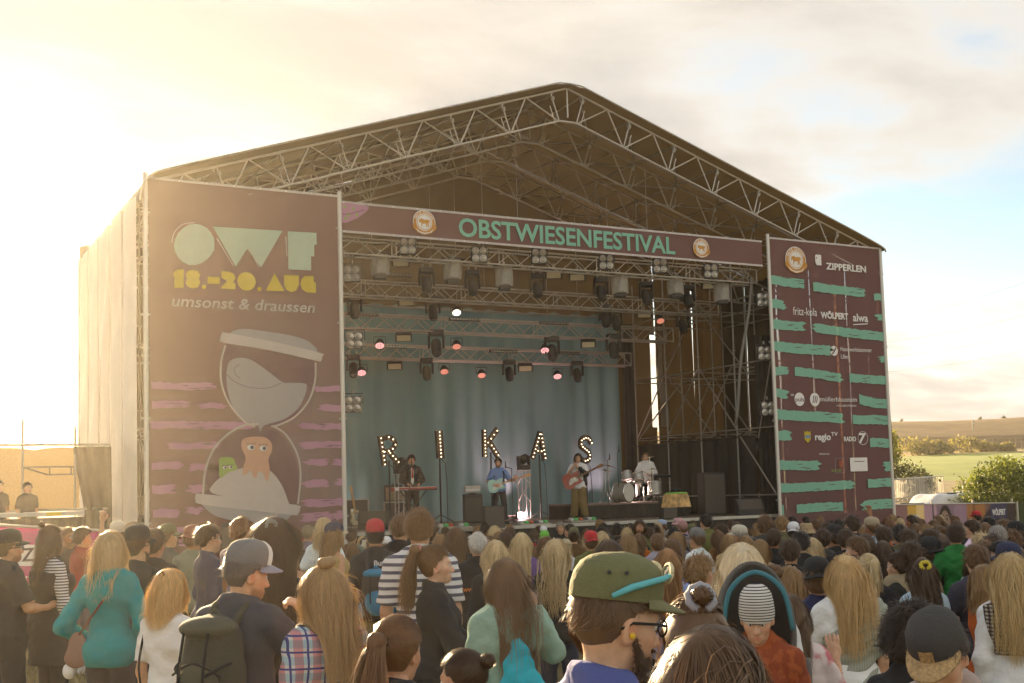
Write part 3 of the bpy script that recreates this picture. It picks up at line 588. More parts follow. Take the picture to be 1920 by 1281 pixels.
def proto_flood():
    t=local('flood_lamp','x','stage light',(0,0,0))
    box('housing',(0,.06,.02),(.46,.16,.26),M_HOUS,t,bevel=.02); box('glass',(0,-.025,-.0),(.4,.02,.17),M_PANEL,t); 
    for s in (-1,1): MB().box((s*.235,-.05,0),(.01,.14,.24)).build('barn_door',M_HOUS,t)
    MB().box((0,-.06,.15),(.46,.14,.01),rx=-.3).build('barn_door',M_HOUS,t); tube('clamp',(0,.06,.15),(0,.06,.34),.025,M_STEEL,t,6); return t
def proto_par(lit):
    t=local('led_par_lamp','x','stage light',(0,0,0)); R=Matrix.Rotation(RAD(-38),4,'X')
    b=MB(); b.lathe([(0,.16),(.09,.15),(.13,.05),(.14,-.06),(.125,-.06)],16,R); b.build('housing',M_HOUS,t,True)
    b=MB(); b.lathe([(0,-.045),(.125,-.045)],16,R); b.build('face',M_DIMLED if lit==1 else M_HOUS,t)
    b=MB()
    for rr,n in ((.02,3),(.055,8),(.09,12),(.112,16)):
        for k in range(n):
            c=R@Vector((rr*cos(2*pi*k/n),rr*sin(2*pi*k/n),-.055)); b.lathe([(.012,0),(0,-.01)],6,Matrix.Translation(c)@R)
    o=b.build('led_cluster',{2:M_PINKLED,1:M_DIMLED,3:mat('white_led',(1,.9,.9),.4,emit=2,ecol=(1,.85,.85))}[lit],t)
    MB().tube([(-.17,0,0),(-.17,0,.22),(.17,0,.22),(.17,0,0)],.012,5).build('yoke',M_HOUS,t); return t
def proto_strip():
    t=local('led_bar','x','stage light',(0,0,0)); box('housing',(0,.03,0),(1.0,.09,.09),M_HOUS,t)
    for k in range(10):
        tube('led',(-.45+k*.1,-.018,0),(-.45+k*.1,-.024,0),.028,M_LENS,t,8)
    return t
def scatter(proto,pts,labels,group,s=1.0,rz=.35,rx=0):
    pr=proto()
    for i,p in enumerate(pts):
        o=pr if i==0 else copy_tree(pr)
        o.location=p[:3]; o.rotation_euler=(rx+(p[4] if len(p)>4 else 0),0,-(p[3] if len(p)>3 else rz)); o.scale=(s,s,s); o['label']=labels(i) if callable(labels) else labels[i]; o['group']=group
ORD=['first','second','third','fourth','fifth','sixth','seventh','eighth','ninth','tenth','eleventh','twelfth']
BP=[(12.057,27.45,8.206),(14.07,27.45,8.129),(15.859,27.45,8.21),(17.987,27.45,8.193),(19.793,27.45,8.207),(21.577,27.45,8.167),(10.834,28.2,7.555),(10.873,28.2,5.865),(10.799,28.2,4.253),(23.365,27.3,7.394),(23.313,27.3,5.809),(23.338,27.3,4.177)]
scatter(proto_blinder,BP,[ORD[i]+' four-bulb blinder from the left on the front truss' for i in range(6)]+['top four-bulb blinder beside the left banner','middle four-bulb blinder beside the left banner','lowest four-bulb blinder beside the left banner','top four-bulb blinder beside the sponsor banner','middle four-bulb blinder beside the sponsor banner','lowest four-bulb blinder beside the sponsor banner'],'four-bulb blinders')
scatter(proto_cover,[(11.508,28,7.794),(13.542,28,7.801),(15.071,28,7.71),(18.768,28,7.707),(20.691,28,7.786),(22.372,28,7.675)],lambda i:ORD[i]+' stage lamp from the left in a clear plastic rain cover','rain covered lamps',.98)
scatter(proto_head,[(13.439,29.4,7.648),(14.828,29.4,7.654),(16.899,29.4,7.695),(19.041,29.4,7.719),(20.647,29.4,7.677),(22.185,29.4,7.66)],lambda i:ORD[i]+' dark moving head from the left on the second truss','moving heads on the second truss',1.0)
scatter(proto_head,[(14.536,31.4,7.234),(20.46,31.4,7.275),(20.855,31.4,7.19),(23.438,31.4,7.195),(12.123,31.4,7.182)],lambda i:ORD[[1,2,3,4,0][i]]+' dark moving head from the left on the third truss','moving heads on the third truss',1.0)
scatter(proto_head,[(14.751,31.7,6.251),(20.916,31.7,6.366),(18.663,31.7,6.213)],lambda i:['left','right','middle'][i]+' dark moving head hanging under the third truss','moving heads hung under the third truss',1.1)
scatter(proto_head,[(15.426,33.9,5.738),(18.341,33.9,5.768),(20.896,33.9,5.789),(13.019,33.9,5.781)],lambda i:ORD[[1,2,3,0][i]]+' moving head from the left hanging before the curtain','moving heads before the curtain',.98)
scatter(lambda:proto_par(2),[(12.979,31.7,6.255),(13.235,33.8,5.695),(18.401,31.7,6.287),(20.074,33.8,5.726)],['pink lit LED lamp at upper left under the third truss','pink lit LED lamp at far left before the curtain','pink lit LED lamp right of centre under the third truss','pink lit LED lamp right of centre before the curtain'],'pink lit LED lamps')
scatter(lambda:proto_par(3),[(15.291,31.4,7.27)],['white lit LED lamp in the middle of the third truss'],'white lit LED lamps')
scatter(lambda:proto_par(1),[(15.409,31.7,6.304),(17.286,33.8,5.701),(15.983,33.8,5.79),(22.558,31.4,7.332)],['dim reddish LED lamp under the third truss left of centre','dim reddish LED lamp before the middle of the curtain','dim reddish LED lamp before the left half of the curtain','dim reddish LED lamp at the right end of the third truss'],'dim LED lamps')
scatter(proto_flood,[(12.512,29,8.085),(17.205,29,8.044),(17.984,29,8.029),(22.711,29,8.052),(13.528,31,7.388),(21.663,31,7.406),(13.769,31.8,6.479),(20.05,31.8,6.503),(14.356,33.9,5.895),(18.936,33.9,5.938)],
  ['rectangular flood lamp below the left end of the front truss','rectangular flood lamp below the middle of the front truss','rectangular flood lamp tilted beneath the letter F of the header','rectangular flood lamp below the right end of the front truss','rectangular flood lamp at left behind the second truss','rectangular flood lamp at right behind the second truss','rectangular flood lamp at left under the third truss','rectangular flood lamp at right under the third truss','rectangular flood lamp at left before the curtain','rectangular flood lamp in the middle before the curtain'],'rectangular flood lamps',1.0,.45,.35)
scatter(proto_strip,[(12.399,31.5,7.074),(15.612,31.5,7.061),(18.672,31.5,7.079),(14.282,33.9,6.501),(18.169,33.9,6.472),(20.53,33.9,6.491),(12.549,29.5,7.86)],['black LED bar at the left end of the third truss','black LED bar in the middle of the third truss','black LED bar right of the middle on the third truss','black LED bar at left on the rearmost truss','black LED bar in the middle of the rearmost truss','black LED bar at right on the rearmost truss','black LED bar at left on the second truss'],'black LED bars',1,0)

# ------------------------------------------------------------------ things on the stage
M_CHROME=mat('chrome',(.75,.72,.68),.2,1,var=.05); M_TOLEX=mat('amp_tolex',(.05,.045,.042),.75,bump=.3,bscale=200); M_GRILL=mat('amp_grille',(.1,.085,.07),.8,var=.25,vscale=120); M_WOODM=mat('maple',(.5,.3,.13),.4,var=.15,stretch=(8,8,1)); M_CASE=mat('flightcase_ply',(.06,.05,.045),.5,var=.15)
def letter_sign(chh,poly,holes,pts,base,tilt,W,H,label):
    """marquee letter on a pole; poly/pts in 0..1 letter space"""
    t=thing('marquee_letter',label,'letter sign',(base[0],base[1],ZD),group='bulb letters behind the band')
    z0=base[2]; M=Matrix.Translation((base[0],base[1],z0+H/2))@Matrix.Rotation(tilt,4,'Y')
    b=MB()
    for q in poly: b.poly([((x-.5)*W,(z-.5)*H) for x,z in q],M,.1)
    b.build('letter_box',mat('rusty_letter',(.09,.05,.03),.6,.2,var=.35,vscale=8),t)
    sp=MB(); sp.lathe([(0,-.016),(.011,-.011),(.016,0),(.011,.011),(0,.016)],8); me=sp.mesh('bulb',M_WARMLED,True)
    for x,z in pts: link('bulb',me,t,M@Vector(((x-.5)*W,-.02,(z-.5)*H)))
    tube('pole',(base[0],base[1]+.06,ZD),(base[0],base[1]+.06,z0+.15),.028,M_BLACK,t); 
    for a in (0,2.1,4.2): tube('foot',(base[0],base[1]+.06,ZD+.25),(base[0]+.45*cos(a),base[1]+.06+.45*sin(a),ZD+.015),.014,M_BLACK,t,6)
    MB().tube([(base[0]+.04,base[1]+.05,z0),(base[0]+.18,base[1]+.05,z0-.15),(base[0]+.22,base[1]+.04,z0-.8),(base[0]+.2,base[1],ZD+.02)],.012,5).build('cable',M_BLACK,t)
def seg(a,b,w): 
    dx,dz=b[0]-a[0],b[1]-a[1]; k=math.hypot(dx,dz); nx,nz=-dz/k*w/2,dx/k*w/2; return [(a[0]+nx,a[1]+nz),(a[0]-nx,a[1]-nz),(b[0]-nx,b[1]-nz),(b[0]+nx,b[1]+nz)]
def along(pl,n):
    L=[0]
    for a,b in zip(pl,pl[1:]): L.append(L[-1]+math.hypot(b[0]-a[0],b[1]-a[1]))
    out=[]
    for i in range(n):
        s=L[-1]*i/(n-1)
        for k in range(len(pl)-1):
            if s<=L[k+1]+1e-6: u=(s-L[k])/(L[k+1]-L[k]); out.append((pl[k][0]+(pl[k+1][0]-pl[k][0])*u,pl[k][1]+(pl[k+1][1]-pl[k][1])*u)); break
    return out
w=.24
rp=[(.2,.9),(.55,.92),(.82,.8),(.84,.62),(.6,.48),(.22,.46)]
letter_sign('R',[band([(.15,0),(.15,1)],w),band(smooth(rp,4,False),.18),band([(.45,.48),(.88,.02)],w)],None,along([(.15,.05),(.15,.92)],7)+along(rp[1:],6)+along([(.5,.4),(.86,.05)],4),(13.881,33.3,2.863),-.14,.62,.9,'bulb-lit letter R at the left behind the keyboard player')
letter_sign('I',[band([(.5,0),(.5,1)],.9)],None,along([(.5,.06),(.5,.94)],8),(15.549,33.3,3.033),-.05,.26,.86,'bulb-lit letter I on a pole left of the bassist')
letter_sign('K',[band([(.13,0),(.13,1)],w),band([(.2,.42),(.9,1)],w),band([(.42,.55),(.92,0)],w)],None,along([(.13,.05),(.13,.95)],8)+along([(.3,.52),(.85,.95)],4)+along([(.5,.42),(.88,.06)],4),(17.308,33.3,3.062),0,.6,.86,'bulb-lit letter K above the bassist')
letter_sign('A',[band([(.1,0),(.5,1)],w),band([(.9,0),(.5,1)],w),band([(.2,.3),(.8,.3)],.18)],None,along([(.1,.06),(.45,.92)],7)+along([(.9,.06),(.55,.92)],7)+[(.38,.3),(.62,.3)],(19.047,33.3,2.974),.1,.56,.86,'bulb-lit letter A between bassist and singer')
sp_=[(.88,.78),(.7,.93),(.4,.95),(.16,.82),(.18,.62),(.5,.5),(.8,.38),(.84,.18),(.6,.05),(.3,.06),(.1,.22)]
letter_sign('S',[band(smooth(sp_,4,False),.22)],None,along(sp_,18),(20.76,33.3,2.849),.12,.55,.84,'bulb-lit letter S above the singer')
def amp(label,loc,w,d,h,head=None,rz=-.35,colr=M_GRILL):
    t=thing('guitar_amplifier',label,'amplifier',loc,rz,world=False,group='amplifiers on stage')
    box('cabinet',(0,0,h/2),(w,d,h),M_TOLEX,t,bevel=.02); box('grille',(0,-d/2-.006,h*.46),(w*.88,.012,h*.78),colr,t); box('handle',(0,0,h+.015),(.2,.04,.03),M_BLACK,t)
    if head: box('amp_head',(0,0,h+.03+.11),(w*.85,d*.7,.2),mat('cream_amp',(.62,.55,.45),.5),t,bevel=.02); box('control_strip',(0,-d*.35-.006,h+.12),(w*.75,.012,.06),M_WHT,t)
    for k in range(4): tube('caster',(w*.4*(-1)**k,d*.35*(-1)**(k//2),-.0),(w*.4*(-1)**k,d*.35*(-1)**(k//2),.03),.03,M_BLACK,t,8)
def flightcase(label,loc,w,d,h,rz=-.35):
    t=thing('flight_case',label,'flight case',loc,rz,world=False,group='flight cases on stage')
    box('panel',(0,0,h/2),(w,d,h),M_CASE,t)
    for sx in (-1,1):
        for sy in (-1,1): box('edge_rail',(sx*w/2,sy*d/2,h/2),(.035,.035,h+.01),M_ALU,t)
        for z in (0.012,h-.012): box('edge_rail',(sx*w/2,0,z),(.033,d-.04,.034),M_ALU,t)
    for sy in (-1,1):
        for z in (.012,h-.012): box('edge_rail',(0,sy*d/2,z),(w-.04,.034,.034),M_ALU,t)
    box('latch',(0,-d/2-.01,h*.6),(.1,.02,.1),M_CHROME,t)
flightcase('black flight case with silver edges under the keyboard player amplifier',(14.385,34.144,1.08),.68,.55,.68)
q=(13.917,33,1.72)
amp('beige fronted amplifier standing on the flight case by the keyboard',((14.385,34.144,1.08)[0],(14.385,34.144,1.08)[1],1.775),.66,.4,.5,colr=mat('beige_grille',(.34,.27,.17),.8,var=.2,vscale=90))
amp('dark bass amplifier with cream head left of the bassist',(15.96,32.02,1.08),.55,.45,.85,True)
flightcase('brown flight case at the left edge of the stage opening',(12.382,32.555,1.08),.9,.6,.8)
def wedge(label,loc,rz=pi,s=1.0):
    t=thing('stage_monitor',label,'speaker',loc,rz,world=False,group='stage monitors'); b=MB(); pr=[(-.25,0),(.3,0),(.3,.16),(.02,.48),(-.25,.48)]
    b.add([(x*1.0,y*s,z*s) for x in (-.38,.38) for y,z in pr],[(0,1,2,3,4),(9,8,7,6,5)]+[(i,(i+1)%5,5+(i+1)%5,5+i) for i in range(5)]); b.build('cabinet',M_TOLEX,t)
    b=MB(); b.add([(x,y*s,z*s) for x in (-.33,.33) for y,z in ((.305,.18),(.045,.475))],[(0,2,3,1)]); b.build('grille',M_GRILL,t)
wedge('black wedge monitor at the left behind the red cap',(11.847,29.63,1.08),2.7); wedge('black wedge monitor at the right front of the stage',(22.968,27.906,1.08),2.7); 
def sidefill(label,loc,w,d,h,rz=-.3):
    t=thing('speaker_box',label,'speaker',loc,rz,world=False,group='upright speaker boxes'); box('cabinet',(0,0,h/2),(w,d,h),M_TOLEX,t,bevel=.02); box('grille',(0,-d/2-.006,h/2),(w*.9,.012,h*.9),M_GRILL,t); box('handle',(w/2+.005,0,h*.6),(.012,.16,.08),M_BLACK,t)
sidefill('black stage box standing in front of the bassist',(13.841,26.648,1.08),.52,.45,.55); sidefill('black stool-like box in front of the drum riser',(19.604,27.276,1.08),.42,.4,.58); sidefill('black subwoofer at the foot of the left banner',(7.3,26.4,-.3),.6,.6,1.75)
sidefill('tall black speaker with white sticker in the right wing',(22.831,29.469,1.08),.7,.6,1.3)
# drum riser and kit
rz_=-.1
r=thing('drum_riser','low black drum riser on the right half of the stage','riser',(20.3,30.9,ZD),world=True)
box('platform',(20.45,31.0,ZD+.44),(3.7,2.2,.05),M_DECK,r); MB().grid(lambda u,v:(18.6+3.7*u,29.88+.015*sin(u*120),ZD+.41*v+.005),90,2).build('skirt',M_DRAPE,r,True); MB().grid(lambda u,v:(18.6,29.88+2.2*u,ZD+.41*v+.005),20,2).build('skirt',M_DRAPE,r,True)
ZR=ZD+.468
k=thing('drum_kit','silver drum kit on the black riser','drum kit',(19.9,30.7,ZR))
M_SHELL=mat('drum_wrap',(.42,.4,.36),.3,.4,var=.2,vscale=30); M_SKIN=mat('drum_head',(.72,.67,.58),.5,var=.05); M_CYM=mat('bronze',(.75,.55,.22),.25,1,var=.1)
def drum(c,rad,h,R,front=False):
    M=Matrix.Translation(c)@R; b=MB(); b.lathe([(rad,-h/2),(rad,h/2)],24,M); s=b.build('shell',M_SHELL,k,True)
    for z in (-h/2,h/2):
        b=MB(); b.lathe([(rad-.012,z),(0.001,z+.002*(1 if z>0 else -1))],24,M); b.build('drum_head',M_SKIN,k,True); b=MB(); b.lathe([(rad-.005,z-.02),(rad+.015,z-.02),(rad+.015,z+.02),(rad-.005,z+.02)],24,M); b.build('hoop',M_CHROME,k,True)
drum(Vector((19.35,30.35,ZR+.3)),.29,.42,Matrix.Rotation(pi/2,4,'X')@Matrix.Rotation(.35,4,'Y')); drum(Vector((19.62,30.55,ZR+.8)),.17,.24,Matrix.Rotation(-.3,4,'X')); drum(Vector((20.5,30.35,ZR+.42)),.21,.38,Matrix.Identity(4)); drum(Vector((20.15,30.8,ZR+.62)),.18,.13,Matrix.Identity(4)); drum(Vector((19.95,30.4,ZR+.78)),.15,.22,Matrix.Rotation(-.25,4,'X'))
for c,rad,tl in (((19.2,30.9,ZR+1.12),.24,.2),((20.25,30.2,ZR+1.35),.27,-.08),((20.45,30.35,ZR+.98),.18,0),((18.95,30.7,ZR+.98),.22,.15)):
    b=MB(); b.lathe([(0,.035),(.05,.03),(.06,.012),(rad,0),(rad,-.004),(.05,.004)],20,Matrix.Translation(c)@Matrix.Rotation(tl,4,'X')@Matrix.Rotation(tl,4,'Y')); b.build('cymbal',M_CYM,k,True)
    tube('stand',(c[0],c[1],ZR+.3),(c[0],c[1],c[2]),.012,M_CHROME,k,6)
    for a in (0.4,2.5,4.6): tube('stand_leg',(c[0],c[1],ZR+.36),(c[0]+.28*cos(a),c[1]+.28*sin(a),ZR+.01),.009,M_CHROME,k,5)
tube('stool',(20.75,31.3,ZR),(20.75,31.3,ZR+.45),.03,M_CHROME,k); tube('stool_seat',(20.75,31.3,ZR+.45),(20.75,31.3,ZR+.53),.17,M_BLACK,k,16)
box('drum_pad',(21.0,30.75,ZR+.78),(.6,.32,.07),M_BLACK,k,rx=.15); tube('stand',(21.0,30.75,ZR),(21.0,30.75,ZR+.75),.014,M_CHROME,k,6)
for a in (.4,2.5,4.6): tube('stand_leg',(21,30.75,ZR+.4),(21+.3*cos(a),30.75+.3*sin(a),ZR+.01),.01,M_CHROME,k,5)
k.location.x+=.85
# keyboard
kb=thing('stage_keyboard','long red keyboard on a folding stand at left','keyboard',(13.363,30.557,1.08))
kx,ky,kz=(13.702,31.2,2.12)
box('body',(kx,ky,kz),(1.28,.34,.09),mat('red_lacquer',(.5,.05,.03),.3,var=.08),kb,rz=-.12); box('front_panel',(kx,ky-.175,kz-.022),(1.26,.012,.04),M_BLACK,kb,rz=-.12)
M_KEY=mat('ivory_key',(.75,.72,.66),.35)
for i in range(52): box('white_key',(kx-.6+i*.0228,ky-.1-(-.6+i*.0228)*.12,kz+.049),(.021,.14,.012),M_KEY,kb,rz=-.12,bevel=0)
for s in (-1,1): tube('stand_leg',(kx-s*.45,ky,ZD+.01),(kx+s*.4,ky,kz-.05),.02,M_BLACK,kb); 
box('set_list',(kx-.58,ky-.19,kz+.01),(.13,.006,.1),M_WHT,kb)
text('lettering','nord stage 3',.06,M_WHT,kb,frame_xz(kx-.48,ky-.13,kz-.03,-.12))
# microphones
def mic_stand(label,base,top,boom):
    t=thing('microphone_stand',label,'mic stand',base,group='microphone stands'); b=Vector(base)
    tube('stem',b,(b.x,b.y,top[2]-.05),.012,M_BLACK,t,6); tube('boom',(b.x,b.y,top[2]-.05),top,.009,M_BLACK,t,6)
    for a in (.3,2.4,4.5): tube('foot',(b.x,b.y,b.z+.12),(b.x+.28*cos(a),b.y+.28*sin(a),b.z+.012),.01,M_BLACK,t,6)
    d=(Vector(top)-Vector(boom)); m=MB(); m.lathe([(0,.17),(.012,.16),(.018,.04),(.026,.03),(.028,0),(.02,-.025),(0,-.032)],10,Matrix.Translation(top)); m.build('microphone',M_HOUS,t,True)
bx_,by_,bz_=(15.753,29.152,1.076)
mic_stand('black microphone stand in front of the bassist',(15.681,29.018,1.08),(15.704,29.4,2.647),(0,0,0)); mic_stand('black microphone stand beside the singer',(18.711,30.002,1.08),(18.549,29.9,2.759),(0,0,0)); mic_stand('black microphone stand before the keyboard player',(12.91,29.629,1.08),(13.407,30.6,2.779),(0,0,0)); mic_stand('tall overhead microphone stand by the drums',(19.982,30.264,1.08),(20.12,30.4,3.093),(0,0,0)); mic_stand('slim stand with orange tambourine left of the drums',(19.207,29.625,1.08),(19.784,30.4,2.856),(0,0,0))
# floor lamps that are lit
def floor_flood(label,loc,w,col,power,rz):
    t=thing('floor_lamp',label,'stage light',loc,rz,world=False,group='lit lamps on the stage floor'); box('housing',(0,.06,.14),(w,.12,.2),M_HOUS,t); box('glass',(0,-.005,.14),(w*.9,.02,.15),M_FLOODLIT,t)
    for s in (-1,1): box('foot',(s*w*.45,.06,.02),(.04,.2,.04),M_HOUS,t)
    l=bpy.data.lights.new('floor_lamp_light','AREA'); l.shape='RECTANGLE'; l.size=w*.9; l.size_y=.15; l.energy=power; l.color=col
    lo=bpy.data.objects.new('lamp_glow',l); COL.objects.link(lo); lo.parent=t; lo.location=(0,-.03,.14); lo.rotation_euler=(pi/2,0,0)
floor_flood('lit white lamp on the floor right of the bassist',(18.523,33.663,1.08),.34,(1,.6,.75),35,.2)
floor_flood('lit lamp glowing inside the drum kit',(21.05,31.2,ZR+.2),.3,(1,.8,.7),50,.1)
floor_flood('lit lamp at the left edge behind the guitar',(12.757,33.98,1.08),.24,(1,.85,.95),12,.5)
for p in ((10.9,34.45,'at the left end'),(14.5,34.45,'left of the middle'),(18.3,34.45,'right of the middle'),(21.8,34.45,'at the right end')):
    t=thing('floor_lamp','pink uplighter on the floor '+p[2]+' of the curtain','stage light',(p[0],p[1]-.55,ZD),0,world=False,group='pink curtain uplighters'); box('housing',(0,0,.06),(.3,.14,.12),M_HOUS,t); box('glass',(0,.0,.125),(.26,.1,.01),M_PINKLED,t)
    l=bpy.data.lights.new('uplighter_light','SPOT'); l.energy=55; l.color=(1,.5,.62); l.spot_size=RAD(85); l.spot_blend=.8
    lo=bpy.data.objects.new('lamp_glow',l); COL.objects.link(lo); lo.parent=t; lo.location=(0,0,.15); lo.rotation_euler=(RAD(168),0,0)
# truss tower with moving head on the left of the A
def mini_tower(label,c,h):
    t=thing('lamp_tower',label,'lamp tower',c,group='short truss towers behind the band'); x,y,z=c
    for a in (-.14,.14):
        for b in (-.14,.14): tube('chord',(x+a,y+b,z),(x+a,y+b,z+h),.018,M_ALU,t,6)
    for k in range(int(h/.28)): 
        s=1 if k%2 else -1; tube('brace',(x-.14*s,y-.14,z+k*.28),(x+.14*s,y-.14,z+(k+1)*.28),.01,M_ALU,t,5); tube('brace',(x-.14,y-.14*s,z+k*.28),(x-.14,y+.14*s,z+(k+1)*.28),.01,M_ALU,t,5)
    box('base_plate',(x,y,z+.01),(.6,.6,.02),M_STEEL,t); box('top_plate',(x,y,z+h+.01),(.4,.4,.02),M_STEEL,t); box('lamp_base',(x,y,z+h+.1),(.36,.3,.16),M_HOUS,t,bevel=.03)
    for s in (-1,1): box('yoke_arm',(x+s*.19,y,z+h+.3),(.06,.16,.34),M_HOUS,t,bevel=.02)
    b=MB(); b.lathe([(0,-.2),(.13,-.2),(.15,0),(.12,.17),(0,.2)],12,Matrix.Translation((x,y,z+h+.36))@Matrix.Rotation(1.2,4,'X')); b.build('lamp_head',M_HOUS,t,True)
mini_tower('short truss tower carrying a moving head left of the letter A',(18.6,33.6,ZD),1.55); mini_tower('short truss tower carrying a moving head behind the keyboard player',(14.35,33.6,ZD),1.5)
# guitar shape, reused for players and for the one on its stand
def guitar(t,M,body,neckm,pick,L=1.0,hollow=False):
    b=MB(); o=smooth([(-.2,-.02),(-.17,-.13),(-.05,-.165),(.03,-.115),(.1,-.13),(.19,-.11),(.17,-.05),(.15,0),(.17,.05),(.2,.12),(.1,.12),(.03,.105),(-.05,.16),(-.17,.13)],4)
    k=1.18 if hollow else 1.0
    b.poly([(x*k*L,z*k*L) for x,z in o],M,.06 if hollow else .042); g=b.build('body',body,t,False)
    b=MB(); b.box((.42*L,-.012,0),(.56*L,.03,.046)); b.v=[tuple(M@Vector(v)) for v in b.v]; b.build('neck',neckm,t)
    b=MB(); b.poly([(.69*L,-.03),(.86*L,-.055),(.88*L,.0),(.84*L,.05),(.69*L,.03)],M@Matrix.Translation((0,-.02,0)),.016); b.build('headstock',neckm,t)
    b=MB(); b.poly(smooth([(-.1*L,-.1*L),(.02*L,-.075*L),(.14*L,-.08*L),(.14*L,.02*L),(.0,.035*L),(-.08*L,.0)],3),M@Matrix.Translation((0,-.005,0)),.004); b.build('pickguard',pick,t)
    b=MB(); 
    for x in (-.0,.07): b.box((x*L,-.012,0),(.03,.016,.08))
    b.v=[tuple(M@Vector(v)) for v in b.v]; b.build('pickup',M_CHROME,t)
    for k_ in range(4):
        b=MB(); b.tube([(-.1*L,-.022,-.018+k_*.012),(.7*L,-.034,-.014+k_*.0095)],.0018,3); b.v=[tuple(M@Vector(v)) for v in b.v]; b.build('string',M_CHROME,t)
gs=thing('electric_guitar','spare guitar leaning on a stand at the left edge','guitar',(11.817,30.789,1.08)); gx,gy,gz_=(11.817,30.789,1.08)
guitar(gs,Matrix.Translation((gx,gy,gz_+.3))@Matrix.Rotation(RAD(-100),4,'Y')@Matrix.Rotation(.2,4,'X'),mat('cream_lacquer',(.6,.5,.3),.25),M_WOODM,M_BLACK)
for s in (-1,1): tube('stand_leg',(gx,gy+.1,gz_+.35),(gx+s*.2,gy-.1,gz_+.01),.012,M_BLACK,gs,6)
# pedal boards and small stuff at the stage front
for lab,p in (('pedal board at the feet of the bassist',(15.622,27.787,1.08)),('pedal board at the feet of the singer',(17.714,28.714,1.08)),('pedal board left of centre at the stage edge',(13.406,28.038,1.08))):
    t=thing('pedal_board',lab,'pedal board',p,0,world=False,group='pedal boards'); box('tray',(0,0,.03),(.9,.35,.03),M_ALU,t,rx=.15)
    for k_ in range(6): box('pedal',(-.36+k_*.145,0,.08),(.1,.14,.06),mat('pedal_%d'%(k_%4),[(.6,.6,.55),(.1,.5,.15),(.55,.12,.06),(.1,.1,.1)][k_%4],.4),t,rx=.15)
t=thing('equipment_desk','wing desk with mixing console behind the drummer','desk',(25.687,33.623,1.08)); dx_,dy_,dz_=(25.687,33.623,1.08)
box('table_top',(dx_,dy_,ZD+.95),(1.5,.7,.05),M_STEEL,t); box('console',(dx_,dy_,ZD+1.12),(1.2,.55,.2),M_BLACK,t,rx=.15); box('shelf',(dx_,dy_,ZD+.45),(1.4,.6,.04),M_STEEL,t)
for a in (-.7,.7):
    for b in (-.3,.3): tube('leg',(dx_+a,dy_+b,ZD),(dx_+a,dy_+b,ZD+.93),.024,M_STEEL,t)
t=thing('colourful_bag','colourful bag with green and red print by the drums','bag',(14.86,20.378,1.545),0,world=False); b=MB(); b.box((0,0,.14),(.55,.3,.28),taper=.8); b.build('body',mat('bag_print',(.5,.3,.12),.7,var=.8,vscale=7),t); box('flap',(0,-.02,.29),(.4,.22,.03),mat('bag_green',(.15,.5,.05),.6),t)
for s in (-1,1): MB().tube([(-.1,s*.08,.28),(-.05,s*.08,.38),(.05,s*.08,.38),(.1,s*.08,.28)],.012,5).build('handle',M_BLACK,t)

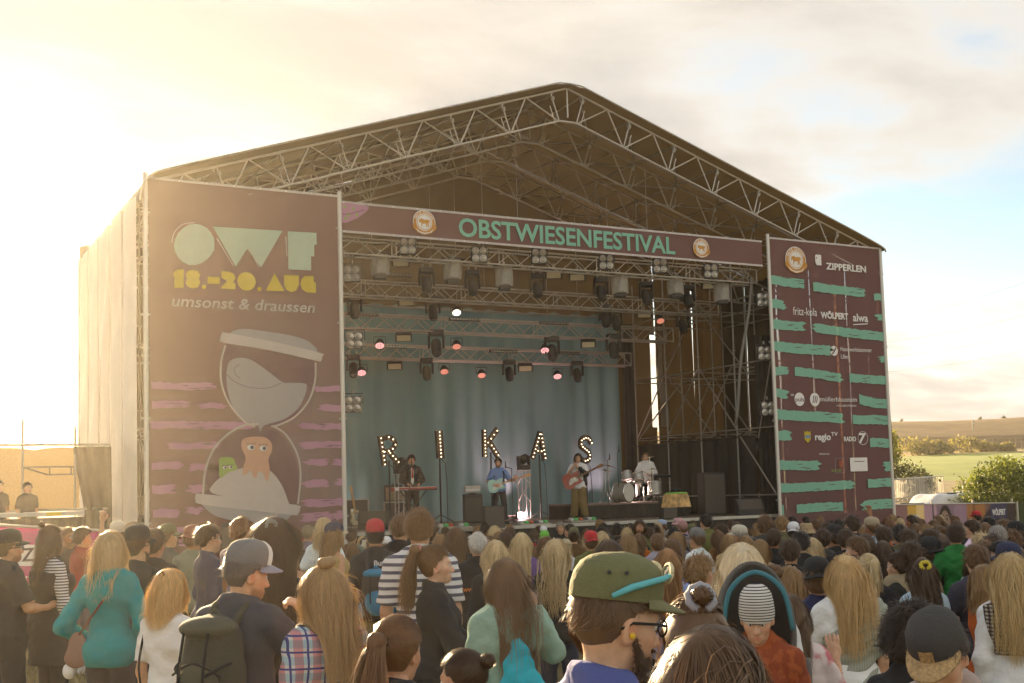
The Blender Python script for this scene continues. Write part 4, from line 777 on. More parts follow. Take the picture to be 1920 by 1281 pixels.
# ------------------------------------------------------------------ people: signed-distance bodies meshed with surface nets
class Field:
    """a distance field on a regular grid; primitives are blended in one after another"""
    def __init__(s, lo, hi, h):
        s.lo=np.array(lo,float); s.h=h; s.n=np.maximum(4,np.ceil((np.array(hi)-s.lo)/h).astype(int)+1); s.F=np.full(s.n,.5,np.float32)
    def _sub(s, lo, hi, pad):
        a=np.clip(np.floor((np.array(lo)-pad-s.lo)/s.h).astype(int),0,s.n); b=np.clip(np.ceil((np.array(hi)+pad-s.lo)/s.h).astype(int)+1,0,s.n)
        if (b<=a).any(): return None,None
        ax=[s.lo[i]+s.h*np.arange(a[i],b[i]) for i in range(3)]
        P=np.stack(np.meshgrid(*ax,indexing='ij'),-1).astype(np.float32)
        return (slice(a[0],b[0]),slice(a[1],b[1]),slice(a[2],b[2])),P
    def mix(s, sl, d, k, sub=False):
        f=s.F[sl]
        if sub: d=-d; hh=np.maximum(k-np.abs(f-d),0)/k; s.F[sl]=np.maximum(f,d)+hh*hh*k*.25
        else: hh=np.maximum(k-np.abs(f-d),0)/k; s.F[sl]=np.minimum(f,d)-hh*hh*k*.25
    def add(s, prim, g=0, k=.03):
        t=prim[0]; sub=isinstance(prim[-1],str); pad=k+3*s.h+max(g,0)
        if t=='c':
            _,a,b,ra,rb=prim[:5]; a=np.array(a,np.float32); b=np.array(b,np.float32); r=max(ra,rb); sl,P=s._sub(np.minimum(a,b)-r,np.maximum(a,b)+r,pad)
            if sl is None: return
            ab=b-a; u=np.clip(((P-a)@ab)/max(1e-9,ab@ab),0,1); d=np.linalg.norm(P-a-u[...,None]*ab,axis=-1)-(ra+u*(rb-ra))-g
        else:
            _,c,r,R=prim[:4]; c=np.array(c,np.float32); r=np.array(r,np.float32)+g; m=r.max(); sl,P=s._sub(c-m,c+m,pad)
            if sl is None: return
            q=P-c
            if R is not None: q=q@np.array(R,np.float32)
            k0=np.linalg.norm(q/r,axis=-1); k1=np.linalg.norm(q/(r*r),axis=-1); d=k0*(k0-1)/np.maximum(k1,1e-6)
        s.mix(sl,d,k,sub)
    def points(s): return np.stack(np.meshgrid(*[s.lo[i]+s.h*np.arange(s.n[i]) for i in range(3)],indexing='ij'),-1).astype(np.float32)
    def cut(s, d): s.F=np.maximum(s.F,d.astype(np.float32))
    def net(s, relax=1):
        F=s.F; F[[0,-1]]=.5; F[:,[0,-1]]=.5; F[:,:,[0,-1]]=.5
        neg=F<0; nx,ny,nz=F.shape
        cnt=sum(neg[i:nx-1+i,j:ny-1+j,k:nz-1+k].astype(np.int8) for i in (0,1) for j in (0,1) for k in (0,1))
        I=np.argwhere((cnt>0)&(cnt<8)); idx=np.full((nx-1,ny-1,nz-1),-1,np.int64); idx[I[:,0],I[:,1],I[:,2]]=np.arange(len(I))
        acc=np.zeros((len(I),3)); num=np.zeros(len(I)); C=[(i,j,k) for i in (0,1) for j in (0,1) for k in (0,1)]
        for p in C:
            for a in range(3):
                if p[a]==0:
                    q=list(p); q[a]=1; fa=F[I[:,0]+p[0],I[:,1]+p[1],I[:,2]+p[2]]; fb=F[I[:,0]+q[0],I[:,1]+q[1],I[:,2]+q[2]]
                    m=(fa<0)!=(fb<0); t=np.where(m,fa/np.where(m,fa-fb,1),0); v=np.tile(np.array(p,float),(len(I),1)); v[:,a]+=t
                    acc+=v*m[:,None]; num+=m
        V=s.lo+s.h*(I+acc/np.maximum(num,1)[:,None]); Q=[]
        for a in range(3):
            b,c=(a+1)%3,(a+2)%3; sl0=[slice(None)]*3; sl1=[slice(None)]*3; sl0[a]=slice(0,-1); sl1[a]=slice(1,None)
            n0,n1=neg[tuple(sl0)],neg[tuple(sl1)]; E=np.argwhere(n0!=n1); E=E[(E[:,b]>0)&(E[:,c]>0)&(E[:,b]<F.shape[b]-1)&(E[:,c]<F.shape[c]-1)]
            def cell(db,dc): e=E.copy(); e[:,b]-=db; e[:,c]-=dc; return idx[e[:,0],e[:,1],e[:,2]]
            q=np.stack([cell(1,1),cell(0,1),cell(0,0),cell(1,0)],1); fl=neg[E[:,0],E[:,1],E[:,2]]; q[~fl]=q[~fl][:,::-1]; Q.append(q)
        Q=np.vstack(Q); Q=Q[(Q>=0).all(1)]
        for _ in range(relax):
            A=np.zeros_like(V); n=np.zeros(len(V))
            for i in range(4):
                for j in ((i+1)%4,(i+3)%4): np.add.at(A,Q[:,i],V[Q[:,j]]); np.add.at(n,Q[:,i],1)
            V=.5*V+.5*A/np.maximum(n,1)[:,None]
        return V,Q
def np_mesh(name, parts, mats, tint=None):
    """parts: list of (verts, quads, material index)"""
    V=np.vstack([p[0] for p in parts]).astype(np.float32); off=0; Q=[]; MI=[]
    for v,q,m in parts: Q.append(q+off); MI.append(np.full(len(q),m,np.int32)); off+=len(v)
    Q=np.vstack(Q).astype(np.int32); MI=np.concatenate(MI); me=bpy.data.meshes.new(name); me.vertices.add(len(V)); me.vertices.foreach_set('co',V.ravel())
    me.loops.add(Q.size); me.loops.foreach_set('vertex_index',Q.ravel()); me.polygons.add(len(Q)); me.polygons.foreach_set('loop_start',np.arange(0,Q.size,4,dtype=np.int32)); me.polygons.foreach_set('loop_total',np.full(len(Q),4,np.int32))
    for m in mats: me.materials.append(m)
    me.polygons.foreach_set('material_index',MI); me.polygons.foreach_set('use_smooth',np.ones(len(Q),bool))
    if tint is not None:
        at=me.color_attributes.new('tint','FLOAT_COLOR','POINT'); c=np.ones((len(V),4),np.float32); c[:len(tint),:3]=tint; at.data.foreach_set('color',c.ravel())
    me.update(); me.validate(); return me
def skin_mat():
    m=mat('skin',(.5,.3,.2),.46,var=.15,vscale=38,objcol=True,bump=.16,bscale=260,sat=1.15,val=1.08); nt=m.node_tree; L=nt.links.new
    p=[n for n in nt.nodes if n.type=='BSDF_PRINCIPLED'][0]; hs=[n for n in nt.nodes if n.type=='HUE_SAT'][0]
    at=node(nt,'ShaderNodeAttribute',attribute_name='tint'); mx=node(nt,'ShaderNodeMix',data_type='RGBA',blend_type='MULTIPLY'); mx.inputs[0].default_value=1
    L(hs.outputs[0],mx.inputs[6]); L(at.outputs['Color'],mx.inputs[7]); L(mx.outputs[2],p.inputs['Base Color'])
    p.inputs['Subsurface Weight'].default_value=.12; p.inputs['Subsurface Radius'].default_value=(.02,.008,.004); return m
M_SKINP=skin_mat(); M_HAIR=mat('hair',(.1,.06,.03),.36,var=.12,vscale=9,objcol=True,island=.2,trans=.3,sat=.98,val=1.25,stretch=(6,6,1)); M_CLOTH=mat('cloth',(.2,.2,.2),.85,var=.1,vscale=5,objcol=True,bump=1.0,bscale=11,sat=1.25,val=1.12)
M_DENIM=mat('trouser_cloth',(.1,.1,.1),.9,var=.15,vscale=7,objcol=True,bump=.4,bscale=22); M_EYE=mat('eye_white',(.75,.72,.68),.2); M_IRIS=mat('eye_iris',(.06,.04,.025),.15); M_CAP=mat('cap_cloth',(.1,.1,.1),.85,var=.08,objcol=True,bump=.25,bscale=90)
SKINS=[(.57,.35,.24),(.62,.4,.28),(.5,.3,.19),(.66,.43,.31),(.38,.2,.12)]
def rotm(yaw=0,pitch=0,roll=0):
    return np.array(Matrix.Rotation(yaw,3,'Z')@Matrix.Rotation(pitch,3,'X')@Matrix.Rotation(roll,3,'Y'))
NECK=np.array((0,-.02,1.49))
class Pose:
    def __init__(s, sex='m', yaw=0, pitch=0, roll=0, build=1.0, **J):
        f=sex=='f'; s.sex=sex; s.b=build; w=.15 if f else .172; s.w=w
        s.HR=rotm(yaw,pitch,roll); s.J={}
        for n,sg in (('L',-1),('R',1)):
            d={'S':(sg*w,-.012,1.395),'E':(sg*(w+.05),-.04,1.11),'W':(sg*(w+.04),.05,.88),'H':(sg*(w+.03),.075,.79),'P':(sg*.088,0,.9),'K':(sg*.1,.02,.49),'A':(sg*.105,-.02,.085),'T':(sg*.125,.12,.035)}
            for k,v in d.items(): s.J[n+k]=np.array(J.get(n+k,v),float)
    def head(s, p): return NECK+s.HR@(np.array(p,float)-NECK)
def prims_head(ps, fine=True):
    h=ps.head; R=ps.HR; f=ps.sex=='f'; j=.92 if f else 1.0
    P=[(('e',h((0,-.012,1.645)),(.074,.094,.098),R),.02),(('e',h((0,.028,1.592)),(.056*j,.058,.078),R),.03),(('e',h((0,.04,1.55)),(.044*j,.044,.038),R),.03),(('c',h((0,.074,1.53)),h((0,.076,1.532)),.016*j,.016*j),.03),
       (('c',h((0,-.02,1.42)) if False else np.array((0,-.025,1.41)),h((0,-.012,1.55)),.055*(.88 if f else 1.05),.05*(.88 if f else 1.05)),.035)]
    for s in (-1,1): P.append((('e',h((s*.077,-.008,1.607)),(.011,.021,.033),R@rotm(s*.35,-.15)),.012))
    if fine:
        P+=[(('c',h((0,.086,1.63)),h((0,.107,1.59)),.008,.0125),.018),(('c',h((-.038,.077,1.648)),h((.038,.077,1.648)),.011,.011),.02),(('c',h((-.018,.086,1.5585)),h((.018,.086,1.5585)),.0075,.0075),.01),(('c',h((-.015,.085,1.548)),h((.015,.085,1.548)),.008,.008),.01)]
        for s in (-1,1):
            P+=[(('c',h((s*.011,.094,1.585)),h((s*.012,.092,1.586)),.008,.008),.01),(('c',h((s*.042,.052,1.598)),h((s*.046,.04,1.606)),.02,.018),.03),(('e',h((s*.031,.098,1.627)),(.017,.016,.012),R,'sub'),.014),(('e',h((s*.083,-.006,1.61)),(.006,.01,.016),R,'sub'),.006)]
    return P
def prims_arm(ps,n,hand=True):
    J=ps.J; b=ps.b*(.88 if ps.sex=='f' else 1); return [('c',J[n+'S'],J[n+'E'],.05*b,.04*b),('c',J[n+'E'],J[n+'E']*.7+J[n+'W']*.3,.04*b,.041*b),('c',J[n+'E']*.7+J[n+'W']*.3,J[n+'W'],.041*b,.026*b)]+([('c',J[n+'W'],J[n+'H'],.027,.033),('c',J[n+'H'],J[n+'H']+(J[n+'H']-J[n+'W'])*.55,.03,.017)] if hand else [])
def prims_leg(ps,n):
    J=ps.J; b=ps.b; return [('c',J[n+'P'],J[n+'K'],.088*b,.06*b),('c',J[n+'K'],J[n+'K']*.65+J[n+'A']*.35,.057*b,.057*b),('c',J[n+'K']*.65+J[n+'A']*.35,J[n+'A'],.057*b,.036),('c',J[n+'A']-np.array((0,.03,.03)),J[n+'T'],.04,.03)]
def prims_torso(ps):
    b=ps.b; f=ps.sex=='f'; w=ps.w-.035
    P=[('e',(0,-.005,1.28),(.148*b*(.92 if f else 1),.104*b,.17),None),('e',(0,0,1.08),(.132*b*(.93 if f else 1.06),.098*b,.17),None),('e',(0,-.01,.93),(.158*b*(1.03 if f else .97),.108*b,.13),None),('c',(-w,-.015,1.4),(w,-.015,1.4),.05*b,.05*b)]
    for s in (-1,1):
        P+=[('c',(s*w*.75,-.02,1.425),(s*.03,-.025,1.5),.036,.04),('e',(s*.075,-.055,1.33),(.07,.055,.1),None)]
        if f: P.append(('e',(s*.07,.075,1.27),(.062,.055,.062),None))
        P.append(('e',(s*.075,-.07,.9),(.08,.07,.09),None))
    return P
def bounds(ps, ks):
    A=np.array([ps.J[k] for k in ks]); return A.min(0),A.max(0)
def fingers(ps,n,curl=.5,spread=.0,side=None):
    """palm and five jointed fingers on a fine grid"""
    J=ps.J; W,H=J[n+'W'],J[n+'H']; d=(H-W)/np.linalg.norm(H-W); sg=-1 if n=='L' else 1
    nrm=np.array(side if side is not None else (-sg,0.15,0),float); nrm-=d*(nrm@d); nrm/=np.linalg.norm(nrm); x=np.cross(d,nrm)   # nrm: direction the palm faces
    if x@np.array((0,1,0))<0: x=-x
    P=[('c',W+d*.012,W+d*.045,.024,.026),('e',W+d*.055+x*.004,(.044,.044,.044),None)]
    F=Field(W-.2,W+.2,.0046); Rm=np.stack([x,nrm,d],1); F.add(('c',W-d*.06,W+d*.015,.029,.025),0,.02); F.add(('e',W+d*.055,(.042,.017,.05),Rm),0,.02)
    for i,(off,l) in enumerate(((.031,.066),(.0105,.076),(-.0105,.07),(-.03,.055))):
        b=W+d*.092+x*off; a=curl*.5; p=b; dirn=d+x*(off*4*spread)
        for sgm,(ll,r0,r1) in enumerate(((.45,.0098,.009),(.32,.009,.0083),(.25,.0083,.0075))):
            v=dirn*cos(a)+nrm*sin(a); q=p+v*l*ll; F.add(('c',p,q,r0,r1),0,.006); p=q; a+=curl
    b=W+d*.03+x*.03; v=(d*.75+x*.55+nrm*.4); v/=np.linalg.norm(v); q=b+v*.045; F.add(('c',b,q,.0145,.0115),0,.012); v2=v*.6+d*.5+nrm*curl*.5; v2/=np.linalg.norm(v2); F.add(('c',q,q+v2*.032,.011,.009),0,.006)
    return F.net()
def body_mesh(ps, fine=False, hands=None, stubble=0, beard=0, hc=.013, bc=.02):
    """skin: one continuous body, its head on a finer grid"""
    hands=hands or {}; parts=[]
    ks=[k for k in ps.J]; lo,hi=bounds(ps,ks); lo=np.minimum(lo,(-.26,-.2,0))-.1; hi=np.maximum(hi,(.26,.2,1.52))+.1; hi[2]=max(hi[2],1.5)
    F=Field(lo,hi,bc)
    for p in prims_torso(ps): F.add(p,-.008)
    for n in 'LR':
        for p in prims_arm(ps,n,n not in hands): F.add(p,0,.02)
        for p in prims_leg(ps,n): F.add(p,0,.02)
    F.add(('c',(0,-.025,1.4),ps.head((0,-.012,1.55)),.052*(.9 if ps.sex=='f' else 1.04),.047),0,.03)
    V,Q=F.net(); parts.append((V,Q,0)); 
    c=ps.head((0,0,1.62)); F=Field(c-.19,c+.17,hc)
    for p,k in prims_head(ps): F.add(p,0,k)
    Vh,Qh=F.net(); keep=(Vh[Qh].mean(1)[:,2]>c[2]-.168); parts.append((Vh,Qh[keep],0))
    for n,o in hands.items(): v,q=fingers(ps,n,*o); parts.append((v,q,0))
    T=np.ones((sum(len(p[0]) for p in parts),3),np.float32)
    L=(Vh-NECK)@ps.HR+NECK; o=len(V); t=np.ones((len(Vh),3),np.float32)
    def blob(c,r,col): 
        w=np.exp(-(((L-np.array(c))/np.array(r))**2).sum(1))[:,None]; t[:]=t*(1-w)+t*np.array(col)*w
    blob((0,.095,1.553),(.024,.02,.011),(.95,.55,.52)); blob((.045,.06,1.595),(.03,.03,.025),(1.06,.85,.82)); blob((-.045,.06,1.595),(.03,.03,.025),(1.06,.85,.82)); blob((0,.11,1.59),(.015,.02,.015),(1.05,.82,.8))
    for s in (-1,1): blob((s*.034,.085,1.65),(.02,.02,.006),(.35,.28,.25)); blob((s*.031,.085,1.627),(.018,.02,.008),(.75,.65,.62)); blob((s*.08,0,1.61),(.01,.02,.03),(1.05,.78,.72))
    if stubble:
        m=np.clip((1.572-L[:,2])/.02,0,1)*np.clip((L[:,1]+.0)/.025,0,1)*np.clip((L[:,2]-1.49)/.02,0,1); m=np.maximum(m,np.exp(-(((L-np.array((0,.1,1.57)))/np.array((.03,.02,.006)))**2).sum(1))); lip=np.exp(-(((L-np.array((0,.095,1.553)))/np.array((.018,.02,.008)))**2).sum(1)); m=(m*(1-lip)*stubble)[:,None]; t[:]=t*(1-m)+t*np.array((.42,.36,.34))*m
    T[o:o+len(Vh)]=t
    # eyes
    e=MB(); 
    for s in (-1,1):
        c=ps.head((s*.031,.0765,1.6265))
        for r,m,yy in ((.0122,1,0),(.0072,2,.0062)):
            n=8; vs=[]; 
            for i in range(5):
                for k in range(n): w=pi*i/4; vs.append(c+ps.HR@(np.array((r*sin(w)*cos(2*pi*k/n),yy+r*cos(w)*(1 if m==1 else .9),r*sin(w)*sin(2*pi*k/n)))))
            q=[(i*n+k,i*n+(k+1)%n,(i+1)*n+(k+1)%n,(i+1)*n+k) for i in range(4) for k in range(n)]; parts.append((np.array(vs),np.array(q),m))
    return parts,T
def wr(P,amp,sd=0):
    """cloth folds"""
    return amp*(np.sin(P[...,2]*38+P[...,0]*22+3*np.sin(P[...,1]*14+sd)+sd)*.6+np.sin(P[...,2]*71-P[...,0]*35+P[...,1]*50+sd*2)*.4)
def shirt_mesh(ps, sleeve=.55, g=.016, hem=.86, neck=1.49, hood=False, h=.016, amp=.005, seed=0, loose=.0, flare=0):
    """torso garment; sleeve 0 none, .55 short, 1 long (fraction of the arm)"""
    ks=['LS','RS','LE','RE','LW','RW']; lo,hi=bounds(ps,ks); lo=np.minimum(lo,(-.25,-.22,hem-.1))-.09; hi=np.maximum(hi,(.25,.22,1.5))+.09; hi[2]=max(hi[2],1.56)
    F=Field(lo,hi,h)
    for p in prims_torso(ps): F.add(p,g+loose*.6,.05)
    if loose: F.add(('e',(0,-.01,hem+.1),(.165*ps.b+loose,.12*ps.b+loose,.16),None),0,.08)
    if flare:
        F.add(('c',(0,0,1.0),(0,0,hem-.1),.13,.13+flare),0,.06)
        F.add(('c',(-.06,0,1.0),(-.1,0,hem-.1),.1,.1+flare*.6),0,.06); F.add(('c',(.06,0,1.0),(.1,0,hem-.1),.1,.1+flare*.6),0,.06)
    P=F.points()
    def sleeve_seg(A,B,ra,rb,end):
        dd=(B-A)/np.linalg.norm(B-A); B2=B+dd*(.08 if end else 0); r2=rb; r=max(ra,rb); sl,Q=F._sub(np.minimum(A,B2)-r,np.maximum(A,B2)+r,.06)
        ab=B2-A; u=np.clip(((Q-A)@ab)/(ab@ab),0,1); d=np.linalg.norm(Q-A-u[...,None]*ab,axis=-1)-(ra+u*(r2-ra))
        if end: d=np.maximum(d,(Q-B)@dd)
        F.mix(sl,d,.03)
    if sleeve>0:
        for n in 'LR':
            J=ps.J; S,E,Wp=J[n+'S'],J[n+'E'],J[n+'W']; gs=g+loose*.7; f=.9 if ps.sex=='f' else 1
            if sleeve<=.55: e=S+(E-S)*(sleeve/.55)*.85; sleeve_seg(S,e,(.05*ps.b)*f+gs,(.047*ps.b)*f+gs,True)
            else:
                u=(sleeve-.55)/.45; sleeve_seg(S,E,(.05*ps.b)*f+gs,(.044*ps.b)*f+gs,False); sleeve_seg(E,E+(Wp-E)*u,(.044*ps.b)*f+gs,.03*f+gs,True)
    if hood:
        R=.095
        for k in range(9):
            a=pi*(.05+.9*k/8); a2=pi*(.05+.9*(k+1)/8)
            if k<8: F.add(('c',(R*1.15*cos(a),-.03-R*.75*sin(a),1.475-.02*sin(a)),(R*1.15*cos(a2),-.03-R*.75*sin(a2),1.475-.02*sin(a2)),.03+.014*sin(a),.03+.014*sin(a2)),0,.02)
        F.add(('e',(0,-.125,1.37),(.085,.05,.11),None),0,.05)
    F.F+=wr(P,amp,seed); F.cut(hem-P[...,2]); F.cut(P[...,2]-(neck+(.07 if hood else 0)+.25*np.abs(P[...,0])*-.4+np.maximum(0,-P[...,1])*.25))
    return F.net()
def trousers_mesh(ps, g=.014, top=.98, end=.1, h=.018, shorts=False, wide=0, amp=.004):
    lo,hi=bounds(ps,['LP','RP','LK','RK','LA','RA']); lo=np.minimum(lo,(-.2,-.2,.05))-.12; hi=np.maximum(hi,(.2,.16,top))+.12
    F=Field(lo,hi,h)
    for p in prims_torso(ps)[1:]:
        if p[0]=='e' and p[1][2]<1.15: F.add(p,g,.04)
    for n in 'LR':
        J=ps.J; b=ps.b; K=J[n+'K']; A=J[n+'A']; F.add(('c',J[n+'P'],K,.09*b+g,.064*b+g+wide),0,.03)
        if shorts: F.add(('c',J[n+'P'],K,.1*b+g,.085*b+g),0,.03); sl,Q=F._sub(K-.14,K+.14,.02); d=(K-J[n+'P']); d/=np.linalg.norm(d); F.F[sl]=np.maximum(F.F[sl],(Q-K)@d-.01)
        else: F.add(('c',K,A,.062*b+g+wide,.044+g+wide*1.3),0,.03)
    P=F.points(); F.F+=wr(P,amp,2); F.cut(P[...,2]-top)
    if not shorts: F.cut(end-P[...,2])
    return F.net()
def ribbons(PT, NR, width, taper=True):
    """PT (n,m,3) strand points, NR (n,m,3) outward normals -> ribbon mesh"""
    n,m,_=PT.shape; T=np.gradient(PT,axis=1); S_=np.cross(T,NR); S_/=np.maximum(np.linalg.norm(S_,axis=-1,keepdims=True),1e-6)
    tp=np.linspace(0,1,m); wv=width*(1-.75*tp**2 if taper else np.ones(m)); wv=wv[None,:,None]*(.7+.6*np.random.RandomState(n).rand(n,1,1))
    V=np.stack([PT-S_*wv/2,PT+S_*wv/2],2).reshape(-1,3); b=(np.arange(n)[:,None]*m+np.arange(m-1)[None,:])*2; Q=np.stack([b,b+1,b+3,b+2],-1).reshape(-1,4); return V,Q
HC=np.array((0,-.014,1.647)); HRAD=np.array((.08,.1,.104))
def scalp(n, rs, front=.45, low=-.35, side=None):
    d=rs.normal(size=(n*4,3)); d/=np.linalg.norm(d,axis=1)[:,None]
    line=np.where(d[:,1]>0,np.maximum(low,-.25+front*1.1*np.clip(d[:,1]*1.5,0,1)),low-.15*np.clip(-d[:,1],0,1)); d=d[d[:,2]>line]
    if side is not None: d=d[(d[:,2]>side)|(d[:,1]<-.25)]
    return d[:n]
def hair_mesh(style, ps, n=560, width=.0085, seed=1, length=.35, curl=0.0, base_h=.014, puff=0.0, front=.5, tie=None):
    rs=np.random.RandomState(seed); hd=ps.head; R=ps.HR; out=[]
    toW=lambda P: NECK+(P-NECK)@R.T
    # base volume (head frame, later turned with the head)
    F=Field((-.2,-.24,1.64-.05-max(.2,length)),(.2,.2,1.86),base_h); th=.012+puff
    F.add(('e',HC,(.076+th,.096+th,.1+th),None),0,.02)
    if style in('long','wavy','bob','halfup'):
        L=length if style!='bob' else .2; zb=1.6-L
        F.add(('c',(0,-.07,1.62),(0,-.1,zb+.14),.046+puff*.5,.03+puff*.5),0,.05)
        for s in (-1,1): F.add(('c',(s*.072,-.03,1.64),(s*.08,-.07,zb+.12),.02+puff*.4,.014+puff*.4),0,.04); F.add(('c',(s*.045,-.07,1.62),(s*.05,-.095,zb+.14),.036,.022),0,.05)
        for s in (-1,1): F.add(('c',(s*.078,.02,1.66),(s*.086,.0,1.6-min(L,.16)),.014+puff*.4,.016+puff*.4),0,.03)
    if style=='beard': pass
    P=F.points(); fx,fy,fz=P[...,0],P[...,1],P[...,2]
    hl=1.695 if front>.3 else 1.72
    face=np.minimum(fy-.02-.02*np.abs(fx)/.08, hl+.35*(.06-fy)*(0) - fz)      # in front of the ear line and below the hairline
    side=np.minimum(np.minimum(fy+.03,1.66-fz),np.abs(fx)-.0)
    F.F=np.maximum(F.F,np.where((fy>.045)&(fz<hl),.02,-1))
    if style in('short','buzz','curly','cap','bun','pony','bald'): F.F=np.maximum(F.F,np.where((fz<1.6-.05*(fy<-.03)+.03*(fy>-.0))&(style!='curly'),.02,-1)); F.F=np.maximum(F.F,np.where((fy>.01)&(fz<1.655)&(fy>-.0),.02,-1)) 
    if style=='bald': F.F=np.maximum(F.F,np.where(fz>1.655,.02,-1))
    amp={'curly':.016,'short':.006,'wavy':.008}.get(style,.003); fr=60 if style=='curly' else 42
    F.F+=amp*(np.sin(fx*fr+seed)*np.sin(fy*fr*1.1+seed*2)*np.sin(fz*fr*.8))
    V,Q=F.net(); out.append((toW(V),Q,0))
    # strands
    if style=='bald': n=n//3
    long_=style in('long','wavy','bob','halfup'); d=scalp(n,rs,front,side=None if long_ else .02)
    if style=='bald': d=d[d[:,2]<.15]
    n=len(d); whorl=np.array((rs.uniform(-.2,.2),-.45,.87)); p=HC+d*(HRAD+th*.6); N=d/HRAD; N/=np.linalg.norm(N,axis=1)[:,None]
    fl=d-whorl*(d@whorl)[:,None]; fl-=N*(fl*N).sum(1)[:,None]; fl/=np.maximum(np.linalg.norm(fl,axis=1)[:,None],1e-4)
    if style in('pony','bun','halfup') : tp=np.array(tie if tie is not None else (0,-.12,1.69))
    m={'short':5,'curly':6,'cap':4,'buzz':3,'bald':4}.get(style,10 if long_ else 7); 
    Ls={'short':.05,'buzz':.018,'curly':.07,'cap':.03,'bald':.02}.get(style,length+.12); Ls=Ls*(.75+.5*rs.rand(n))
    if style=='bob': Ls=.2+.06*rs.rand(n)
    if style=='halfup': Ls=np.where(d[:,2]>.35,.16,Ls)
    PT=[p.copy()]; NRM=[N.copy()]; dirn=fl*1.0+N*(.25 if style=='curly' else .17 if style=='short' else .05)
    if long_: fm=np.clip(d[:,1:2]*2.5,0,1); dirn=dirn*(1-fm)+np.stack([np.sign(d[:,0]+1e-5),-.5+0*d[:,0],.1+0*d[:,0]],1)*fm
    ph=rs.rand(n,3)*6.28; lay=1.01+.09*rs.rand(n)[:,None]+(puff*4)
    for i in range(1,m):
        u=i/m; st=(Ls/(m-1))[:,None]
        if style=='halfup': dirn=dirn*.55+np.array((0,-.04,-1))*.45
        elif long_: dirn=dirn*.62+np.array((0,-.05,-1))*.38
        elif style in('short','cap','bald','buzz'): dirn=dirn*.8+np.array((0,0,-.25))*.3+rs.normal(size=(n,3))*.16
        if curl or style in('curly','wavy'):
            c_=curl or (.8 if style=='curly' else .3); dirn=dirn+c_*np.stack([np.sin(ph[:,0]+i*1.9),np.sin(ph[:,1]+i*1.7),.5*np.sin(ph[:,2]+i*2.3)],1)
        else: dirn=dirn+.06*rs.normal(size=(n,3))+(.11*np.stack([np.sin(7*d[:,0]+5*d[:,2]+i*1.1+seed),np.sin(9*d[:,0]-4*d[:,1]+i*.9),0*d[:,0]],1) if long_ else 0)
        dirn/=np.maximum(np.linalg.norm(dirn,axis=1)[:,None],1e-4); p=p+dirn*st
        if style in('pony','bun','halfup'):
            w_=i/(m-1); g=PT[0]*(1-w_)+tp*w_; q=(g-HC)/(HRAD+th*.7); r=np.linalg.norm(q,axis=1)[:,None]; g2=HC+q/np.maximum(r,1e-3)*(HRAD+th*.7)*(1.0+.07*(lay-1.02)/.13); g2=g2*(1-w_**3)+(tp+.008*(lay-1.08)/.13)*w_**3
            p=np.where((d[:,2]>.35)[:,None] if style=='halfup' else True,g2,p)
        q=(p-HC)/(HRAD+th*.7); r=np.linalg.norm(q,axis=1)[:,None]; ins=(r<lay)&(p[:,2:3]>1.56); p=np.where(ins,HC+q/r*lay*(HRAD+th*.7),p)
        if long_:   # face, shoulders and back
            fc=(p[:,1:2]>.02)&(np.abs(p[:,0:1])<.074)&(p[:,2:3]<1.7)&(p[:,2:3]>1.45); p=np.where(fc,np.concatenate([np.sign(p[:,0:1]+1e-6)*.076,np.minimum(p[:,1:2],.05),p[:,2:3]],1),p)
            c2=np.array((0,-.01,1.33)); r2=np.array((.23,.135,.2)); q=(p-c2)/r2; e2=1.06-q[:,0]**2-q[:,2]**2; ys=c2[1]+np.where(p[:,1]>.03,1,-1)*r2[1]*np.sqrt(np.clip(e2,0,1)); ins2=(np.linalg.norm(q,axis=1)<1.03)&(e2>0); p=np.where(ins2[:,None],np.stack([p[:,0],ys,p[:,2]],1),p); p[:,0]=np.where(p[:,2]<1.55,np.clip(p[:,0],-.105-puff*2.5,.105+puff*2.5),p[:,0])
            nk=(p[:,1:2]>-.03)&(np.abs(p[:,0:1])<.085)&(p[:,2:3]<1.62)&(p[:,2:3]>1.42); p=np.where(nk,np.concatenate([np.sign(p[:,0:1]+1e-6)*.085,p[:,1:2],p[:,2:3]],1),p)
        PT.append(p.copy()); o=p-HC; o[:,2]*=np.where(p[:,2]<1.6,.1,1); o/=np.linalg.norm(o,axis=1)[:,None]; NRM.append(o)
    PT=np.stack(PT,1); NRM=np.stack(NRM,1); ok=(np.abs(PT[:,:,0]).max(1)<.135+puff*4)&(PT[:,:,1].max(1)<.1+puff)&(PT[:,:,1].min(1)>-.3); PT,NRM=PT[ok],NRM[ok]; fy_=(rs.rand(len(PT))<.07)[:,None,None]; uu=np.linspace(0,1,PT.shape[1])[None,:,None]; PT=PT+fy_*(NRM*uu**1.5*(.008+.022*rs.rand(len(PT),1,1))+.006*uu*rs.normal(size=PT.shape)); v,q=ribbons(PT,NRM,width); out.append((toW(v),q,0))
